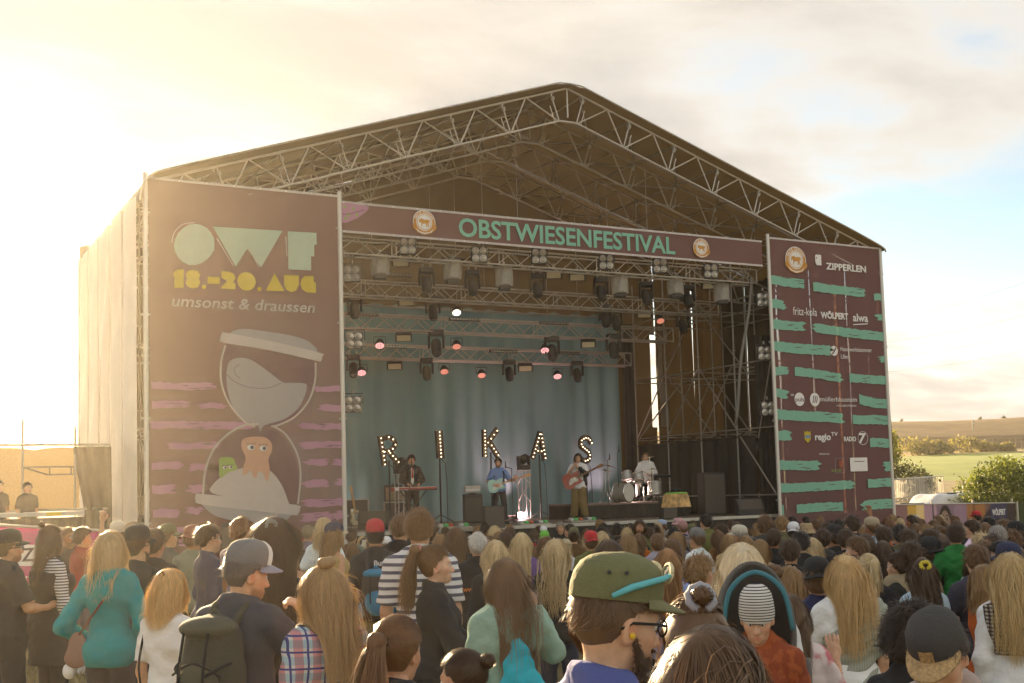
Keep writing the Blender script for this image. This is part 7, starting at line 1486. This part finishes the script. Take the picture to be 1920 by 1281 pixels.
    F.add(('c',np.array(ps.J['RS']),np.array(ps.J['RS'])*.35+np.array(ps.J['RE'])*.65,.1,.085),0,.05); P=F.points(); dg=P[...,2]*.86-P[...,0]*.5; F.F+=.007*np.sin(dg*95+2*np.sin(P[...,0]*15)); F.cut(dg-1.18-.12*np.clip(P[...,0],-.1,.3)); F.cut(.73-dg-.1*np.abs(P[...,0])); link('shawl',np_mesh('shawl',[(*F.net(),0)],[kn]),t)
    specs(t,ps,(.02,.02,.02),dz=.12,dy=-.055,name='sunglasses',lens=M_DIMLENS)
    # friend with an arm round her
    ps=Pose('f',pitch=-.1,RE=(.28,.06,1.12),RW=(.25,.22,1.36),RH=(.24,.26,1.45)); p=(3.807,4.371,1.446); t=hero('brown haired friend in a pink tie-dye T-shirt with her hand on the shawl woman back',(p[0],p[1],p[2]),0,ps,dict(style='long',seed=35,length=.2),(.12,.065,.03),dict(sleeve=.55,loose=.02),(.5,.5,.5),smat=pattern('tie_dye','blotch',((.72,.6,.58),(.6,.16,.18)),7),hands={'R':(.25,.6,(.1,1,.1))},n=1500,hw=.004)
    # blond waves at the right edge
    ps=Pose('f',yaw=-.1); t=hero('woman with wavy blond hair in a gingham vest over white at the right edge',(5.55,4.557,1.539),-12,ps,dict(style='wavy',seed=36,length=.34,puff=.008),(.45,.32,.15),dict(sleeve=1,loose=.005),(.72,.71,.7),n=2600,hw=.0036,trc=(.2,.19,.17))
    link('vest',np_mesh('vest',[(*shirt_mesh(ps,sleeve=0,g=.034,hem=1.14,neck=1.46,h=.012),0)],[pattern('gingham_cloth','gingham',((.7,.66,.6),(.2,.15,.13)),42)]),t); strap(t,[(-.08,.12,1.4),(-.09,-.05,1.475),(.05,-.165,1.25),(.18,-.15,.98)],.02); bg=thing('shoulder_bag','black shoulder bag of the blond woman at the right edge','bag',t.location,t.rotation_euler.z,'bags worn in the crowd',world=False); bg.scale=t.scale; sdf_part('bag_body',[('e',(.18,-.17,.9),(.12,.05,.13),None),('e',(.18,-.17,.84),(.13,.06,.09),None)],M_CAP,bg,.012,.05,(.02,.02,.02)); strap(bg,[(.08,-.18,.98),(.18,-.16,1.06),(.28,-.15,.96)],.01)
    # dark curls
    ps=Pose('m',pitch=-.15); hero('person with dark curly hair left of the grey cork cap',(3.462,3.3,1.472),35,ps,dict(style='curly',seed=37,puff=.03),(.035,.02,.012),dict(sleeve=.5),(.02,.02,.022),n=2400,hw=.0045)
    # boy on shoulders
    p=(7.367,6.532,1.613); cb=1.2; z0=p[2]-cb; seat=z0+.8*cb/1.765; ah=(seat-gz(p[0],p[1]))/1.47*1.765
    ps=Pose('m',build=1.0); t=hero('adult in a red patterned shirt carrying the boy on the shoulders',(p[0]+.03,p[1]+.12,0),-15,ps,dict(style='short',seed=38),(.05,.03,.02),dict(sleeve=.55),(.4,.1,.06),smat=pattern('floral_red','blotch',((.42,.1,.06),(.55,.3,.2)),26),n=500,hw=.006,hgt=ah)
    ps=Pose('m',build=.95,LP=(-.11,0,.9),RP=(.11,0,.9),LK=(-.17,.3,.86),LA=(-.14,.34,.5),LT=(-.15,.44,.46),RK=(.17,.3,.86),RA=(.14,.34,.5),RT=(.15,.44,.46),LE=(-.26,.0,1.12),LW=(-.2,.2,.97),LH=(-.16,.27,.95),RE=(.26,.0,1.12),RW=(.2,.2,.97),RH=(.16,.27,.95))
    hero('boy in a green T-shirt sitting on an adult shoulders at right',p,-15,ps,dict(style='short',seed=39,puff=.003),(.06,.032,.017),dict(sleeve=.55,loose=.01),(.05,.19,.07),hgt=cb,z0=z0,trc=(.3,.27,.22),n=1200,hw=.005,trk=dict(shorts=True))
def beard_hero(ps,n):
    rs=np.random.RandomState(4); F=Field((-.1,-.03,1.45),(.1,.13,1.66),.006); F.add(('e',(0,.04,1.545),(.0515,.0545,.046),None),0,.02)
    for s in (-1,1): F.add(('c',(s*.069,.0,1.615),(s*.047,.035,1.56),.008,.015),0,.02)
    F.add(('c',(-.026,.092,1.572),(.026,.092,1.572),.006,.006),0,.01); F.add(('e',(0,.1,1.553),(.021,.022,.0075),None,'sub'),0,.006)
    V,Q=F.net(); C=np.array((0,.02,1.56)); ix=rs.randint(0,len(V),n); p=V[ix]; N=p-C; N/=np.linalg.norm(N,axis=1)[:,None]; d=N*.5+np.array((0,.1,-.9))+.25*rs.normal(size=(n,3)); d/=np.linalg.norm(d,axis=1)[:,None]
    PT=np.stack([p,p+d*.005,p+d*.01+N*.002],1); v,q=ribbons(PT,np.repeat(N[:,None],3,1),.0022); T=lambda a: NECK+(a-NECK)@ps.HR.T
    return np_mesh('beard',[(T(V),Q,0),(T(v),q,0)],[M_HAIR])
heroes()

# ------------------------------------------------------------------ surroundings
def leafy(name,label,cat,base,trunk_h,blobs,nleaf,leaf,col,seed,group=None,tw=.08):
    """tree or shrub: tapered trunk with limbs, crown of leaf-sized faces in uneven clumps"""
    t=thing(name,label,cat,base,0,group,world=False); r=np.random.RandomState(seed); b=MB(); b.tube([(0,0,-.1),(.05,.02,trunk_h*.5),(0,0,trunk_h)],[tw,tw*.8,tw*.6],7)
    for c,rad in blobs: b.tube([(0,0,trunk_h*.6),(c[0]*.5,c[1]*.5,(trunk_h*.6+c[2])*.5),c],[tw*.5,tw*.35,tw*.1],5)
    b.build('trunk',mat('bark',(.09,.06,.04),.9,var=.3,bump=.5,bscale=30),t,True); V=[];Q=[]
    tot=sum(rd[0]*rd[1]*rd[2] for _,rd in blobs)
    P=[]
    for c,rd in blobs:
        n=int(nleaf*rd[0]*rd[1]*rd[2]/tot); cl=r.normal(size=(max(4,n//14),3)); cl/=np.linalg.norm(cl,axis=1)[:,None]; cl*=(.35+.65*r.rand(len(cl),1)**.6); idx=r.randint(0,len(cl),n); P.append(np.array(c)+(cl[idx]+.16*r.normal(size=(n,3)))*np.array(rd))
    P=np.vstack(P); n=len(P); u=r.normal(size=(n,3)); u/=np.linalg.norm(u,axis=1)[:,None]; w=np.cross(u,r.normal(size=(n,3))); w/=np.linalg.norm(w,axis=1)[:,None]; s=leaf*(.6+.8*r.rand(n,1)); V=np.stack([P-u*s,P-w*s*.45,P+u*s,P+w*s*.45],1).reshape(-1,3); Q=np.arange(4*n).reshape(-1,4)
    m=mat('leaf_'+name,col,.6,var=.3,vscale=2,island=.45,trans=.4,tcol=tuple(min(1,k*1.6) for k in col)); link('crown',np_mesh('crown',[(V,Q,0)],[m]),t); return t
def at_ground(x,y): return (x,y,terr(x,y))
def setting():
    # ---- right: fence with printed banner
    A=Vector((30.95,30.155,0.184)); B=Vector((36.384,29.506,-0.03)); A.z=terr(A.x,A.y)-.05; B.z=terr(B.x,B.y)-.05; zt0,zt1=(30.938,30.076,1.126)[2],(36.37,29.417,1.034)[2]
    f=thing('fence_banner','printed fence banner with a smiling face and white lettering at right','banner',A); d=(B-A).normalized(); rz=math.atan2(d.y,d.x); Lf=(B-A).length
    cols=[(.07,.045,.06),(.15,.11,.03),(.2,.17,.1),(.11,.08,.13),(.06,.045,.08),(.08,.06,.11),(.09,.045,.02),(.05,.03,.03)]
    ed=[0,.13,.2,.26,.36,.5,.6,.75,1.0]
    for i in range(8):
        u0,u1=ed[i],ed[i+1]; MB().add([A+d*Lf*u0+Vector((0,0,0)),A+d*Lf*u1,Vector((*(A+d*Lf*u1).xy,zt0+(zt1-zt0)*u1)),Vector((*(A+d*Lf*u0).xy,zt0+(zt1-zt0)*u0))],[(0,1,2,3)]).build('print_panel',mat('fence_print_%d'%i,cols[i],.7,var=.1,trans=.25),f)
    tube('top_rail',(A.x,A.y,zt0+.02),(B.x,B.y,zt1+.02),.025,M_ALU,f)
    nrm=Vector((d.y,-d.x,0)); 
    def FP(u,v,off): q=A+d*Lf*u+nrm*off; return Vector((q.x,q.y,A.z+(zt0-A.z)*v))
    M_FACE=mat('print_face',(.42,.27,.2),.7,trans=.2); 
    def fpoly(pts,m,off,name):
        b=MB(); b.add([FP(u,v,off) for u,v in pts],[tuple(range(len(pts)))]); return b.build(name,m,f)
    el=lambda cu,cv,ru,rv,a0=0,a1=2*pi,n=20:[(cu+ru*cos(a0+(a1-a0)*i/n),cv+rv*sin(a0+(a1-a0)*i/n)) for i in range(n)]
    fpoly(el(.425,.58,.055,.38),mat('print_hair',(.05,.03,.025),.7,trans=.2),.012,'printed_hair'); fpoly(el(.42,.58,.037,.27),M_FACE,.018,'printed_face')
    for s in (-1,1): fpoly(el(.42+s*.015,.66,.006,.022),M_INK,.024,'printed_eye'); fpoly(el(.42+s*.016,.73,.01,.012),M_INK,.024,'printed_brow')
    fpoly(el(.42,.47,.016,.03,pi,2*pi),M_WHT,.024,'printed_smile'); fpoly(el(.42,.58,.005,.03),mat('print_nose',(.33,.2,.15),.7),.022,'printed_nose')
    fpoly([(.79,.62),(.93,.62),(.93,.95),(.79,.95)],mat('print_navy_box',(.04,.035,.09),.7),.012,'logo_box'); q=FP(.805,.7,.02); text('lettering','WÖLPERT',.28,M_WHT,f,Matrix.Translation(q)@Matrix.Rotation(rz,4,'Z')@Matrix.Rotation(pi/2,4,'X'),bold=.03,width=Lf*.11)
    for u in (0,.33,.66,.985): tube('fence_post',FP(u,0,-.04),FP(u,1.06,-.04),.03,M_ALU,f)
    p=thing('mesh_fence','dark green mesh fence panel at the right edge','fence',B); 
    C=B+d*6; MB().add([B+d*.15,C,Vector((C.x,C.y,zt1+.1)),Vector((B.x+d.x*.15,B.y+d.y*.15,zt1))],[(0,1,2,3)]).build('mesh_panel',mat('green_mesh',(.05,.07,.02),.8,trans=.2),p); tube('post',B+d*.1,(B.x+d.x*.1,B.y+d.y*.1,zt1+.06),.04,M_ALU,p)
    # ---- van behind the fence
    vx,vy,vz=(36.864,32.581,0.956); v=thing('delivery_van','white van roof showing behind the fence banner','van',(vx,vy,terr(vx,vy)),rz,world=False); vh=(36.858,32.543,1.403)[2]-terr(vx,vy)
    F=Field((-2.6,-1.1,0),(2.6,1.1,vh+.1),.07); F.add(('e',(.3,0,vh*.55),(2.3,.95,vh*.47),None),0,.1)
    for x_ in (-1.2,.2,1.6):
        F.add(('c',(x_,-.55,vh-.35),(x_,.55,vh-.35),.34,.34),0,.3)
    F.add(('c',(-1.2,-.5,vh-.38),(1.9,-.5,vh-.38),.36,.36),0,.2); F.add(('c',(-1.2,.5,vh-.38),(1.9,.5,vh-.38),.36,.36),0,.2); F.add(('c',(-1.8,-.5,vh*.45),(-1.8,.5,vh*.45),.45,.45),0,.4)
    link('body',np_mesh('body',[(*F.net(),0)],[mat('van_white',(.78,.77,.75),.25,coat=.4,var=.02)]),v); box('roof_vent',(-.3,0,vh+.03),(.7,.6,.06),mat('van_grey',(.2,.2,.2),.5),v); box('windscreen',(-2.05,0,vh*.66),(.04,1.3,.5),M_DIMLENS,v)
    for x_ in (-1.5,1.6):
        for s in (-1,1):
            w=MB(); w.lathe([(0,-.1),(.2,-.1),(.33,-.08),(.34,.08),(.2,.1),(0,.1)],18,Matrix.Translation((x_,s*.88,.33))@Matrix.Rotation(pi/2,4,'X')); w.build('wheel',M_BLACK,v,True)
    # ---- stacked crowd barriers
    n=0
    for i in range(11):
        px=1674+i*8.2; py=918-i*1.5; bx,by,_=atD_px[i]; z=terr(bx,by)
        t=thing('crowd_barrier',ORD[i]+' white steel crowd barrier from the left leaning in the stack behind the stage','barrier',(bx,by,z),rz+.5,'stacked crowd barriers',world=False); mb=mat('barrier_paint',(.6,.56,.5),.45,.4)
        tube('top_rail',(-1.1,0,1.1),(1.1,0,1.1),.022,mb,t,6); tube('bottom_rail',(-1.1,0,.18),(1.1,0,.18),.022,mb,t,6)
        for s in (-1,1): tube('end_post',(s*1.1,0,0),(s*1.1,0,1.1),.022,mb,t,6); tube('foot',(s*.8,-.3,.02),(s*.8,.3,.02),.022,mb,t,6)
        for k in range(9): tube('bar',(-.88+k*.22,0,.18),(-.88+k*.22,0,1.1),.012,mb,t,5)
    # ---- shrubs and trees on the right
    x,y,_=(37.607,31.042,0.887); leafy('leafy_bush','bright green bush rising behind the fence at the right edge','bush',at_ground(x,y),.6,[((0,0,1.7),(1.5,1.2,1.1)),((-1.1,.2,1.4),(1.0,.9,.9)),((1.1,0,1.9),(1.1,1.0,1.0)),((.2,.2,2.6),(.8,.7,.6)),((-.7,0,2.3),(.5,.5,.5))],8200,.075,(.13,.15,.025),3)
    x,y,_=(47.205,45.147,1.868); leafy('dark_bush','dark olive bush beside the sponsor banner pole','bush',at_ground(x,y),.5,[((0,0,1.0),(1.6,1.4,.9)),((-1.4,.2,1.2),(1.2,1.1,1.0)),((1.1,.0,.7),(.9,.8,.6))],4200,.09,(.07,.075,.02),4)
    x,y,_=(46.654,45.308,3.392); leafy('young_tree','thin yellow green tree right at the sponsor banner edge','tree',at_ground(x,y),1.6,[((0,0,2.4),(.6,.6,.9)),((.2,.1,3.1),(.4,.4,.6))],1400,.08,(.2,.2,.03),5,tw=.05)
    for i,(px,py,D,sz) in enumerate(((1735,862,138,2.0),(1765,862,138,1.6),(1805,858,140,2.2),(1712,858,138,2.2),(1850,855,141,1.3),(1885,851,141,1.1))):
        x,y=hedge_xy[i]; leafy('hedge_shrub',ORD[i]+' yellowish shrub from the left in the hedge below the embankment','shrub',at_ground(x,y),.4,[((0,0,sz*.45),(sz,sz*.7,sz*.5)),((sz*.7,0,sz*.35),(sz*.7,sz*.6,sz*.4))],700,.2,(.2,.17,.04),20+i,'hedge below the embankment')
    for i in range(3):
        x,y=ridge_xy[i]; leafy('ridge_shrub',['small shrub at the left end of the embankment crest','low shrub in the middle of the embankment crest','thin shrub at the right of the embankment crest'][i],'shrub',(x,y,terr(x,y)-.1),.5,[((0,0,.25),(.4,.3,.16)),((.12,0,.4),(.18,.18,.13))],200,.08,(.1,.1,.03),40+i,'shrubs on the embankment crest')
    x,y=ridge_xy[3]; s_=thing('marker_post','small pale marker post on the embankment slope','post',(x,y,terr(x,y))); tube('post',(x,y,terr(x,y)-.1),(x,y,terr(x,y)+1.3),.1,mat('marker_grey',(.35,.33,.28),.7),s_); box('plate',(x,y-.15,terr(x,y)+1.0),(.4,.05,.5),mat('marker_plate',(.5,.48,.4),.6),s_)
    # wire fence along the field
    w=thing('wire_fence','thin wire fence running along the foot of the embankment','fence',(field_xy[0][0],field_xy[0][1],terr(*field_xy[0])))
    for i in range(26):
        u=i/25; x=field_xy[0][0]*(1-u)+field_xy[1][0]*u; y=field_xy[0][1]*(1-u)+field_xy[1][1]*u; z=terr(x,y); tube('post',(x,y,z-.1),(x,y,z+1.6),.035,mat('fence_wood',(.16,.12,.08),.8),w,5)
        if i: 
            for h in (.5,1.0,1.5): tube('wire',(px_,py_,pz_+h),(x,y,z+h),.012,M_STEEL,w,4)
        px_,py_,pz_=x,y,z
    # power lines
    for i,(a,b_) in enumerate(zip(wires[0::2],wires[1::2])):
        t=thing('power_line',['topmost','second','third','lowest'][i]+' faint power line across the sky at right','power line',a); a,b_=Vector(a),Vector(b_); MB().tube([a.lerp(b_,k/10)-Vector((0,0,4*(k/10)*(1-k/10))) for k in range(11)],.035,4).build('wire',mat('wire_grey',(.35,.36,.4),.6),t)
    # ---- left: platform with shade net, desk and pink banner
    s=thing('scaffold_platform','scaffold platform with beige shade net left of the stage','scaffold',(2.4,29,-.5)); Y=29.0
    for px in (0,1,2):
        x=[1.6,(3.202,29,2.54)[0],(4.327,29,2.517)[0]][px]; tube('standard',(x,Y,-.5),(x,Y,[4.6,(3.198,29,3.894)[2],(4.327,29,3.738)[2]][px]),.026,M_STEEL,s)
    zr=(3.855,29,3.325)[2]; zb=(3.857,29,1.827)[2]; xr=(5.079,29,2.501)[0]
    tube('ledger',(1.2,Y,zr),(xr,Y,zr),.026,M_STEEL,s); tube('ledger',(1.2,Y,zb+.02),(xr,Y,zb+.02),.026,M_STEEL,s)
    NET=mat('shade_net',(.34,.25,.13),.9,var=.25,vscale=40,trans=.25,tcol=(.17,.11,.05),alpha=.985,bump=.4,bscale=150)
    MB().grid(lambda u,v:(1.2+((4.432,29,2.515)[0]-1.2)*u,Y+.06+.03*sin(u*14),zb+(zr-.12-zb+.06*abs(sin(u*9)))*v),40,10).build('shade_net',NET,s,True)
    def bd(u,v): x0=(4.432,29,2.515)[0]-.15*v+.25*sin(3*v)*(1-v); return (x0+(xr+.05-x0)*u,Y-.02+.05*sin(u*17+v*3),zb-.9+(zr-zb+.85)*v)
    MB().grid(bd,24,14).build('black_drape',M_DRAPE,s,True)
    xa,xb=(3.179,28.6,2.814)[0],(4.233,28.6,2.798)[0]; z1=(3.69,28.6,2.806)[2]
    MB().tube([(xa,28.6,z1),(xb,28.6,z1),(xb,28.6,z1-.17),(xa+.5,28.6,z1-.17),(xa,28.6,z1)],.018,5).build('folding_bracket',M_BLACK,s)
    for k in (.52,.95): tube('bracket_post',(xa+(xb-xa)*k,28.6,z1),(xa+(xb-xa)*k,28.6,z1-.17),.016,M_BLACK,s,5)
    d_=thing('mixing_desk','long pale counter with papers and a yellow label on the side platform','desk',(2.6,28.0,-.4)); c0,c1=(2.299,27.6,1.778),(4.306,27.6,1.766)
    box('counter_top',((c0[0]+c1[0])/2,27.75,c1[2]),(c1[0]-c0[0],.5,.09),mat('counter_grey',(.5,.47,.42),.5),d_); MB().grid(lambda u,v:(c0[0]+(c1[0]-c0[0])*u,27.6+.02*sin(u*60),-.5+(c1[2]+.42)*v),60,3).build('skirt',M_DRAPE,d_,True); box('yellow_label',((3.666,27.48,1.754)[0],27.49,c1[2]),(.3,.01,.07),mat('label_yellow',(.7,.5,.03),.6),d_)
    for px in ((2.766,27.6,1.84),(3.241,27.6,1.825),(4.163,27.6,1.794)): box('paper',(px[0],27.72,c1[2]+.05),(.3,.3,.01),M_WHT,d_)
    for i,(px,py) in enumerate(((52,905),(2,900))):
        q=[(3.28,28.7,2.484),(2.688,28.7,2.543)][i]; person(['dark silhouetted person standing behind the shade net counter','dark silhouetted person at the left edge behind the counter'][i],q[0],q[1],1.74,face_rot(150,q[0],q[1]),'m','short','bk','black',.5,z=q[2]-1.74,group='crew on the side platform',pose='n')
    # pink information banner on a barrier
    a,b_=(1.659,20.826,1.546),(4.863,21.382,1.404); za,zb_=(1.953,20.655,1.67)[2],(4.864,21.385,1.367)[2]; A=Vector((a[0],a[1],-.2)); B=Vector((b_[0],b_[1],-.25)); d=(B-A).normalized(); nr=Vector((d.y,-d.x,0)); L_=(B-A).length; rz2=math.atan2(d.y,d.x)
    p=thing('pink_banner','magenta information banner with white band on a barrier at left','banner',A); MP=mat('print_magenta',(.5,.05,.2),.7,var=.06,trans=.15)
    def BP_(u,v,o=0): q=A+d*L_*u+nr*o; return Vector((q.x,q.y,A.z+((za+(zb_-za)*u)-A.z)*v))
    b=MB(); b.grid(lambda u,v:tuple(BP_(u,v)),20,6); b.build('cloth',MP,p); b=MB(); b.add([BP_(0,.66,.012),BP_(.42,.66,.012),BP_(.42,.85,.012),BP_(0,.85,.012)],[(0,1,2,3)]); b.build('white_band',M_WHT,p); b=MB(); b.add([BP_(0,0,.012),BP_(1,0,.012),BP_(1,.25,.012),BP_(0,.25,.012)],[(0,1,2,3)]); b.build('dark_band',mat('print_black',(.02,.02,.02),.7),p)
    RM=lambda q: Matrix.Translation(q)@Matrix.Rotation(rz2,4,'Z')@Matrix.Rotation(pi/2,4,'X')
    text('lettering','Zukunft',.3,M_INK,p,RM(BP_(.2,.7,.02)),bold=.015); text('lettering','…e und Entdecken'.replace('…','Bühn'),.24,M_WHT,p,RM(BP_(.17,.48,.02)),bold=.015); text('lettering','ZUKUNFT',.2,M_WHT,p,RM(BP_(.16,.1,.02)),bold=.02)
    tube('top_rail',BP_(0,1.01),BP_(1,1.01),.025,M_ALU,p)
    for u in (.02,.35,.68,.98): tube('barrier_post',BP_(u,0,-.05),BP_(u,1.0,-.05),.03,M_STEEL,p)
    # grass between the legs at lower left
    r=np.random.RandomState(2); n=16000; X=-4.5+8*r.rand(n); Yg=6.5+12*r.rand(n); Z=np.array([gz(a,b) for a,b in zip(X,Yg)]); hh=.05+.07*r.rand(n); dx=.04*r.normal(size=n); dy=.04*r.normal(size=n); wv=.004+.003*r.rand(n); th=r.rand(n)*6.28
    V=np.stack([np.stack([X-wv*np.cos(th),Yg-wv*np.sin(th),Z],1),np.stack([X+wv*np.cos(th),Yg+wv*np.sin(th),Z],1),np.stack([X+dx+.001,Yg+dy,Z+hh],1),np.stack([X+dx-.001,Yg+dy,Z+hh],1)],1).reshape(-1,3)
    g=link('grass',np_mesh('grass',[(V,np.arange(4*n).reshape(-1,4),0)],[mat('grass_blade',(.17,.14,.045),.7,var=.2,island=.4,trans=.4)])); tag(g,'short dry grass on the trampled festival ground','grass',kind='stuff')
atD_px=[(43.848,42.437,1.499),(44.028,42.335,1.545),(44.59,42.599,1.561),(45.155,42.862,1.578),(45.338,42.758,1.624),(46.293,43.377,1.665),(46.479,43.272,1.712),(47.443,43.883,1.783),(47.633,43.776,1.831),(48.606,44.382,1.904),(48.751,44.299,1.955)]
hedge_xy=[(107.458,98.959,4.31)[:2],(109.072,98.087,4.258)[:2],(112.833,98.308,4.467)[:2],(106.217,99.608,4.595)[:2],(116.111,97.658,4.591)[:2],(118.032,96.598,4.778)[:2]]
ridge_xy=[(135.409,128.856,10.759)[:2],(145.682,123.306,10.423)[:2],(148.736,121.656,10.324)[:2],(133.411,114.179,8.335)[:2]]
field_xy=[(108.832,103.837,5.236)[:2],(123.888,95.703,4.744)[:2]]
wires=[(222.067,218.331,40.844),(263.995,194.357,54.049),(222.125,218.72,36.205),(264.113,195.135,44.771),(222.171,219.02,32.626),(264.177,195.558,39.735),(222.218,219.332,28.915),(264.231,195.913,35.493)]
setting()

# ------------------------------------------------------------------ the band
def band_members():
    kw=dict(z0=ZD,group='musicians on stage',n=400,hw=.008)
    # bassist
    ps=Pose('m',yaw=-.35,RE=(.29,.0,1.14),RW=(.14,.2,1.05),RH=(.07,.24,1.03),LE=(-.3,.1,1.15),LW=(-.4,.3,1.18),LH=(-.4,.34,1.22),LK=(-.13,.02,.49),RK=(.13,.02,.49),LA=(-.17,-.02,.085),RA=(.18,-.02,.085),LT=(-.2,.1,.035),RT=(.22,.1,.035))
    t=hero('bearded bassist in a light blue shirt and black trousers',(15.584,29.6,2.907),172,ps,dict(style='short',seed=51,puff=.008),(.035,.022,.014),dict(sleeve=.55,hem=.86,loose=.012),(.2,.28,.45),hgt=(15.584,29.6,2.907)[2]-ZD,hands={'R':(.7,0,(0,-1,0)),'L':(1.1,0,(.3,-1,.2))},**kw); link('beard',beard_mesh(-.0) if False else beard_hero(ps,300),t,color=(.035,.02,.013)); K=t.matrix_basis
    g=thing('bass_guitar','mint bass guitar held by the bassist','guitar',t.location,t.rotation_euler.z,world=False); g.scale=t.scale; guitar(g,Matrix.Translation((.1,.2,1.04))@Matrix.Rotation(pi,4,'Z')@Matrix.Rotation(-.28,4,'Y'),mat('mint_lacquer',(.35,.6,.5),.25,coat=.5),M_WOODM,mat('pearl_guard',(.72,.7,.62),.3),L=1.12); strap(g,[(.25,.16,1.0),(.17,-.05,1.38),(0,-.12,1.42),(-.12,.1,1.38),(-.1,.2,1.12)],.018,(.03,.02,.02),'guitar_strap')
    # singer
    ps=Pose('m',yaw=.25,RE=(.24,.12,1.2),RW=(.07,.24,1.4),RH=(.03,.2,1.47),LE=(-.26,.14,1.2),LW=(-.03,.22,1.42),LH=(.0,.19,1.49),LA=(-.15,-.02,.085),RA=(.17,-.02,.085),LT=(-.17,.1,.035),RT=(.2,.1,.035))
    t=hero('singer in a white T-shirt and wide khaki trousers with hands at the microphone',(18.42,30,3.029),196,ps,dict(style='bob',seed=52),(.03,.018,.012),dict(sleeve=.55,loose=.025,hem=.82),(.74,.72,.7),trc=(.22,.15,.06),trk=dict(wide=.03,g=.02),hgt=(18.42,30,3.029)[2]-ZD,hands={'R':(1.1,0,(-.6,-.4,.2)),'L':(1.1,0,(.6,-.4,.2))},**kw)
    link('jacket',np_mesh('jacket',[(*sleeve_only(ps),0)],[M_CLOTH]),t,color=(.03,.028,.028))
    g=thing('electric_guitar','red semi-hollow guitar hanging on the singer','guitar',t.location,t.rotation_euler.z,world=False); g.scale=t.scale; guitar(g,Matrix.Translation((.12,.2,1.06))@Matrix.Rotation(pi,4,'Z')@Matrix.Rotation(-.42,4,'Y'),mat('cherry_lacquer',(.38,.05,.03),.25,coat=.5),mat('dark_neck',(.25,.13,.06),.4),mat('pearl_guard',(.72,.7,.62),.3),L=1.08,hollow=True); strap(g,[(.28,.16,.98),(.18,-.05,1.38),(0,-.12,1.42),(-.12,.1,1.38),(-.1,.2,1.15)],.018,(.03,.02,.02),'guitar_strap')
    # keyboard player
    ps=Pose('m',pitch=-.15,RE=(.26,.06,1.13),RW=(.12,.32,1.02),RH=(.1,.4,1.0),LE=(-.26,.06,1.13),LW=(-.12,.32,1.02),LH=(-.1,.4,1.0))
    t=hero('keyboard player in a dark jacket with white shirt and red tie',(13.923,31.8,3.103),172,ps,dict(style='short',seed=53,puff=.012),(.02,.014,.01),dict(sleeve=.95,hem=.78,loose=.015),(.025,.022,.022),hgt=(13.923,31.8,3.103)[2]-ZD,**kw)
    sdf_part('shirt_front',[('e',(0,.085,1.3),(.045,.05,.15),None),('e',(0,.085,1.1),(.05,.052,.18),None)],M_CLOTH,t,.012,.03,(.72,.7,.68)); sdf_part('tie',[('c',(0,.138,1.43),(0,.142,1.2),.014,.022)],M_CLOTH,t,.009,.01,(.5,.04,.03))
    # drummer
    ps=Pose('m',yaw=.15,LP=(-.1,0,.9),RP=(.1,0,.9),LK=(-.2,.42,.86),LA=(-.2,.4,.47),LT=(-.21,.52,.42),RK=(.2,.42,.86),RA=(.2,.44,.47),RT=(.21,.56,.42),RE=(.28,.08,1.14),RW=(.18,.34,1.08),RH=(.15,.42,1.08),LE=(-.28,.08,1.14),LW=(-.16,.34,1.08),LH=(-.12,.42,1.08))
    dz=ZR+.5; t=hero('long-haired drummer in a white shirt seated behind the drum kit',(21.72,31.3,3.0),190,ps,dict(style='wavy',seed=54,length=.2),(.16,.09,.04),dict(sleeve=.8,loose=.02),(.74,.73,.71),trc=(.35,.34,.33),hgt=1.84,**{**kw,'z0':dz-.8})
    for s in (-1,1):
        st=thing('drumstick',('right' if s>0 else 'left')+' drumstick in the hand of the drummer','drumstick',t.location,t.rotation_euler.z,world=False); st.scale=t.scale; tube('shaft',(s*.14,.38,1.09),(s*.05,.72,1.18),.008,M_WOODM,st,6); tube('tip',(s*.05,.72,1.18),(s*.046,.735,1.184),.011,M_WOODM,st,6)
def sleeve_only(ps):
    F=Field((-.4,-.25,.8),(.4,.4,1.6),.016); J=ps.J
    F.add(('c',J['LS'],J['LE'],.075,.066),0,.03); F.add(('c',J['LE'],J['LE']*.25+J['LW']*.75,.066,.05),0,.03); F.add(('c',(-.13,-.03,1.35),(-.14,-.03,.95),.09,.1),0,.06); return F.net()
band_members()

crowd()

# ------------------------------------------------------------------ haze
hz=MB().box((60,95,6.4),(420,370,16.8)); 
HM=bpy.data.materials.new('haze_air'); HM.use_nodes=True; HM.node_tree.nodes.clear()
_o=HM.node_tree.nodes.new('ShaderNodeOutputMaterial'); _v=HM.node_tree.nodes.new('ShaderNodeVolumePrincipled')
_v.inputs['Color'].default_value=(1,.92,.78,1); _v.inputs['Density'].default_value=.0007; _v.inputs['Anisotropy'].default_value=.74
HM.node_tree.links.new(_v.outputs[0],_o.inputs['Volume'])
tag(hz.build('haze',HM),kind='stuff')
bpy.data.scenes.remove(TS)
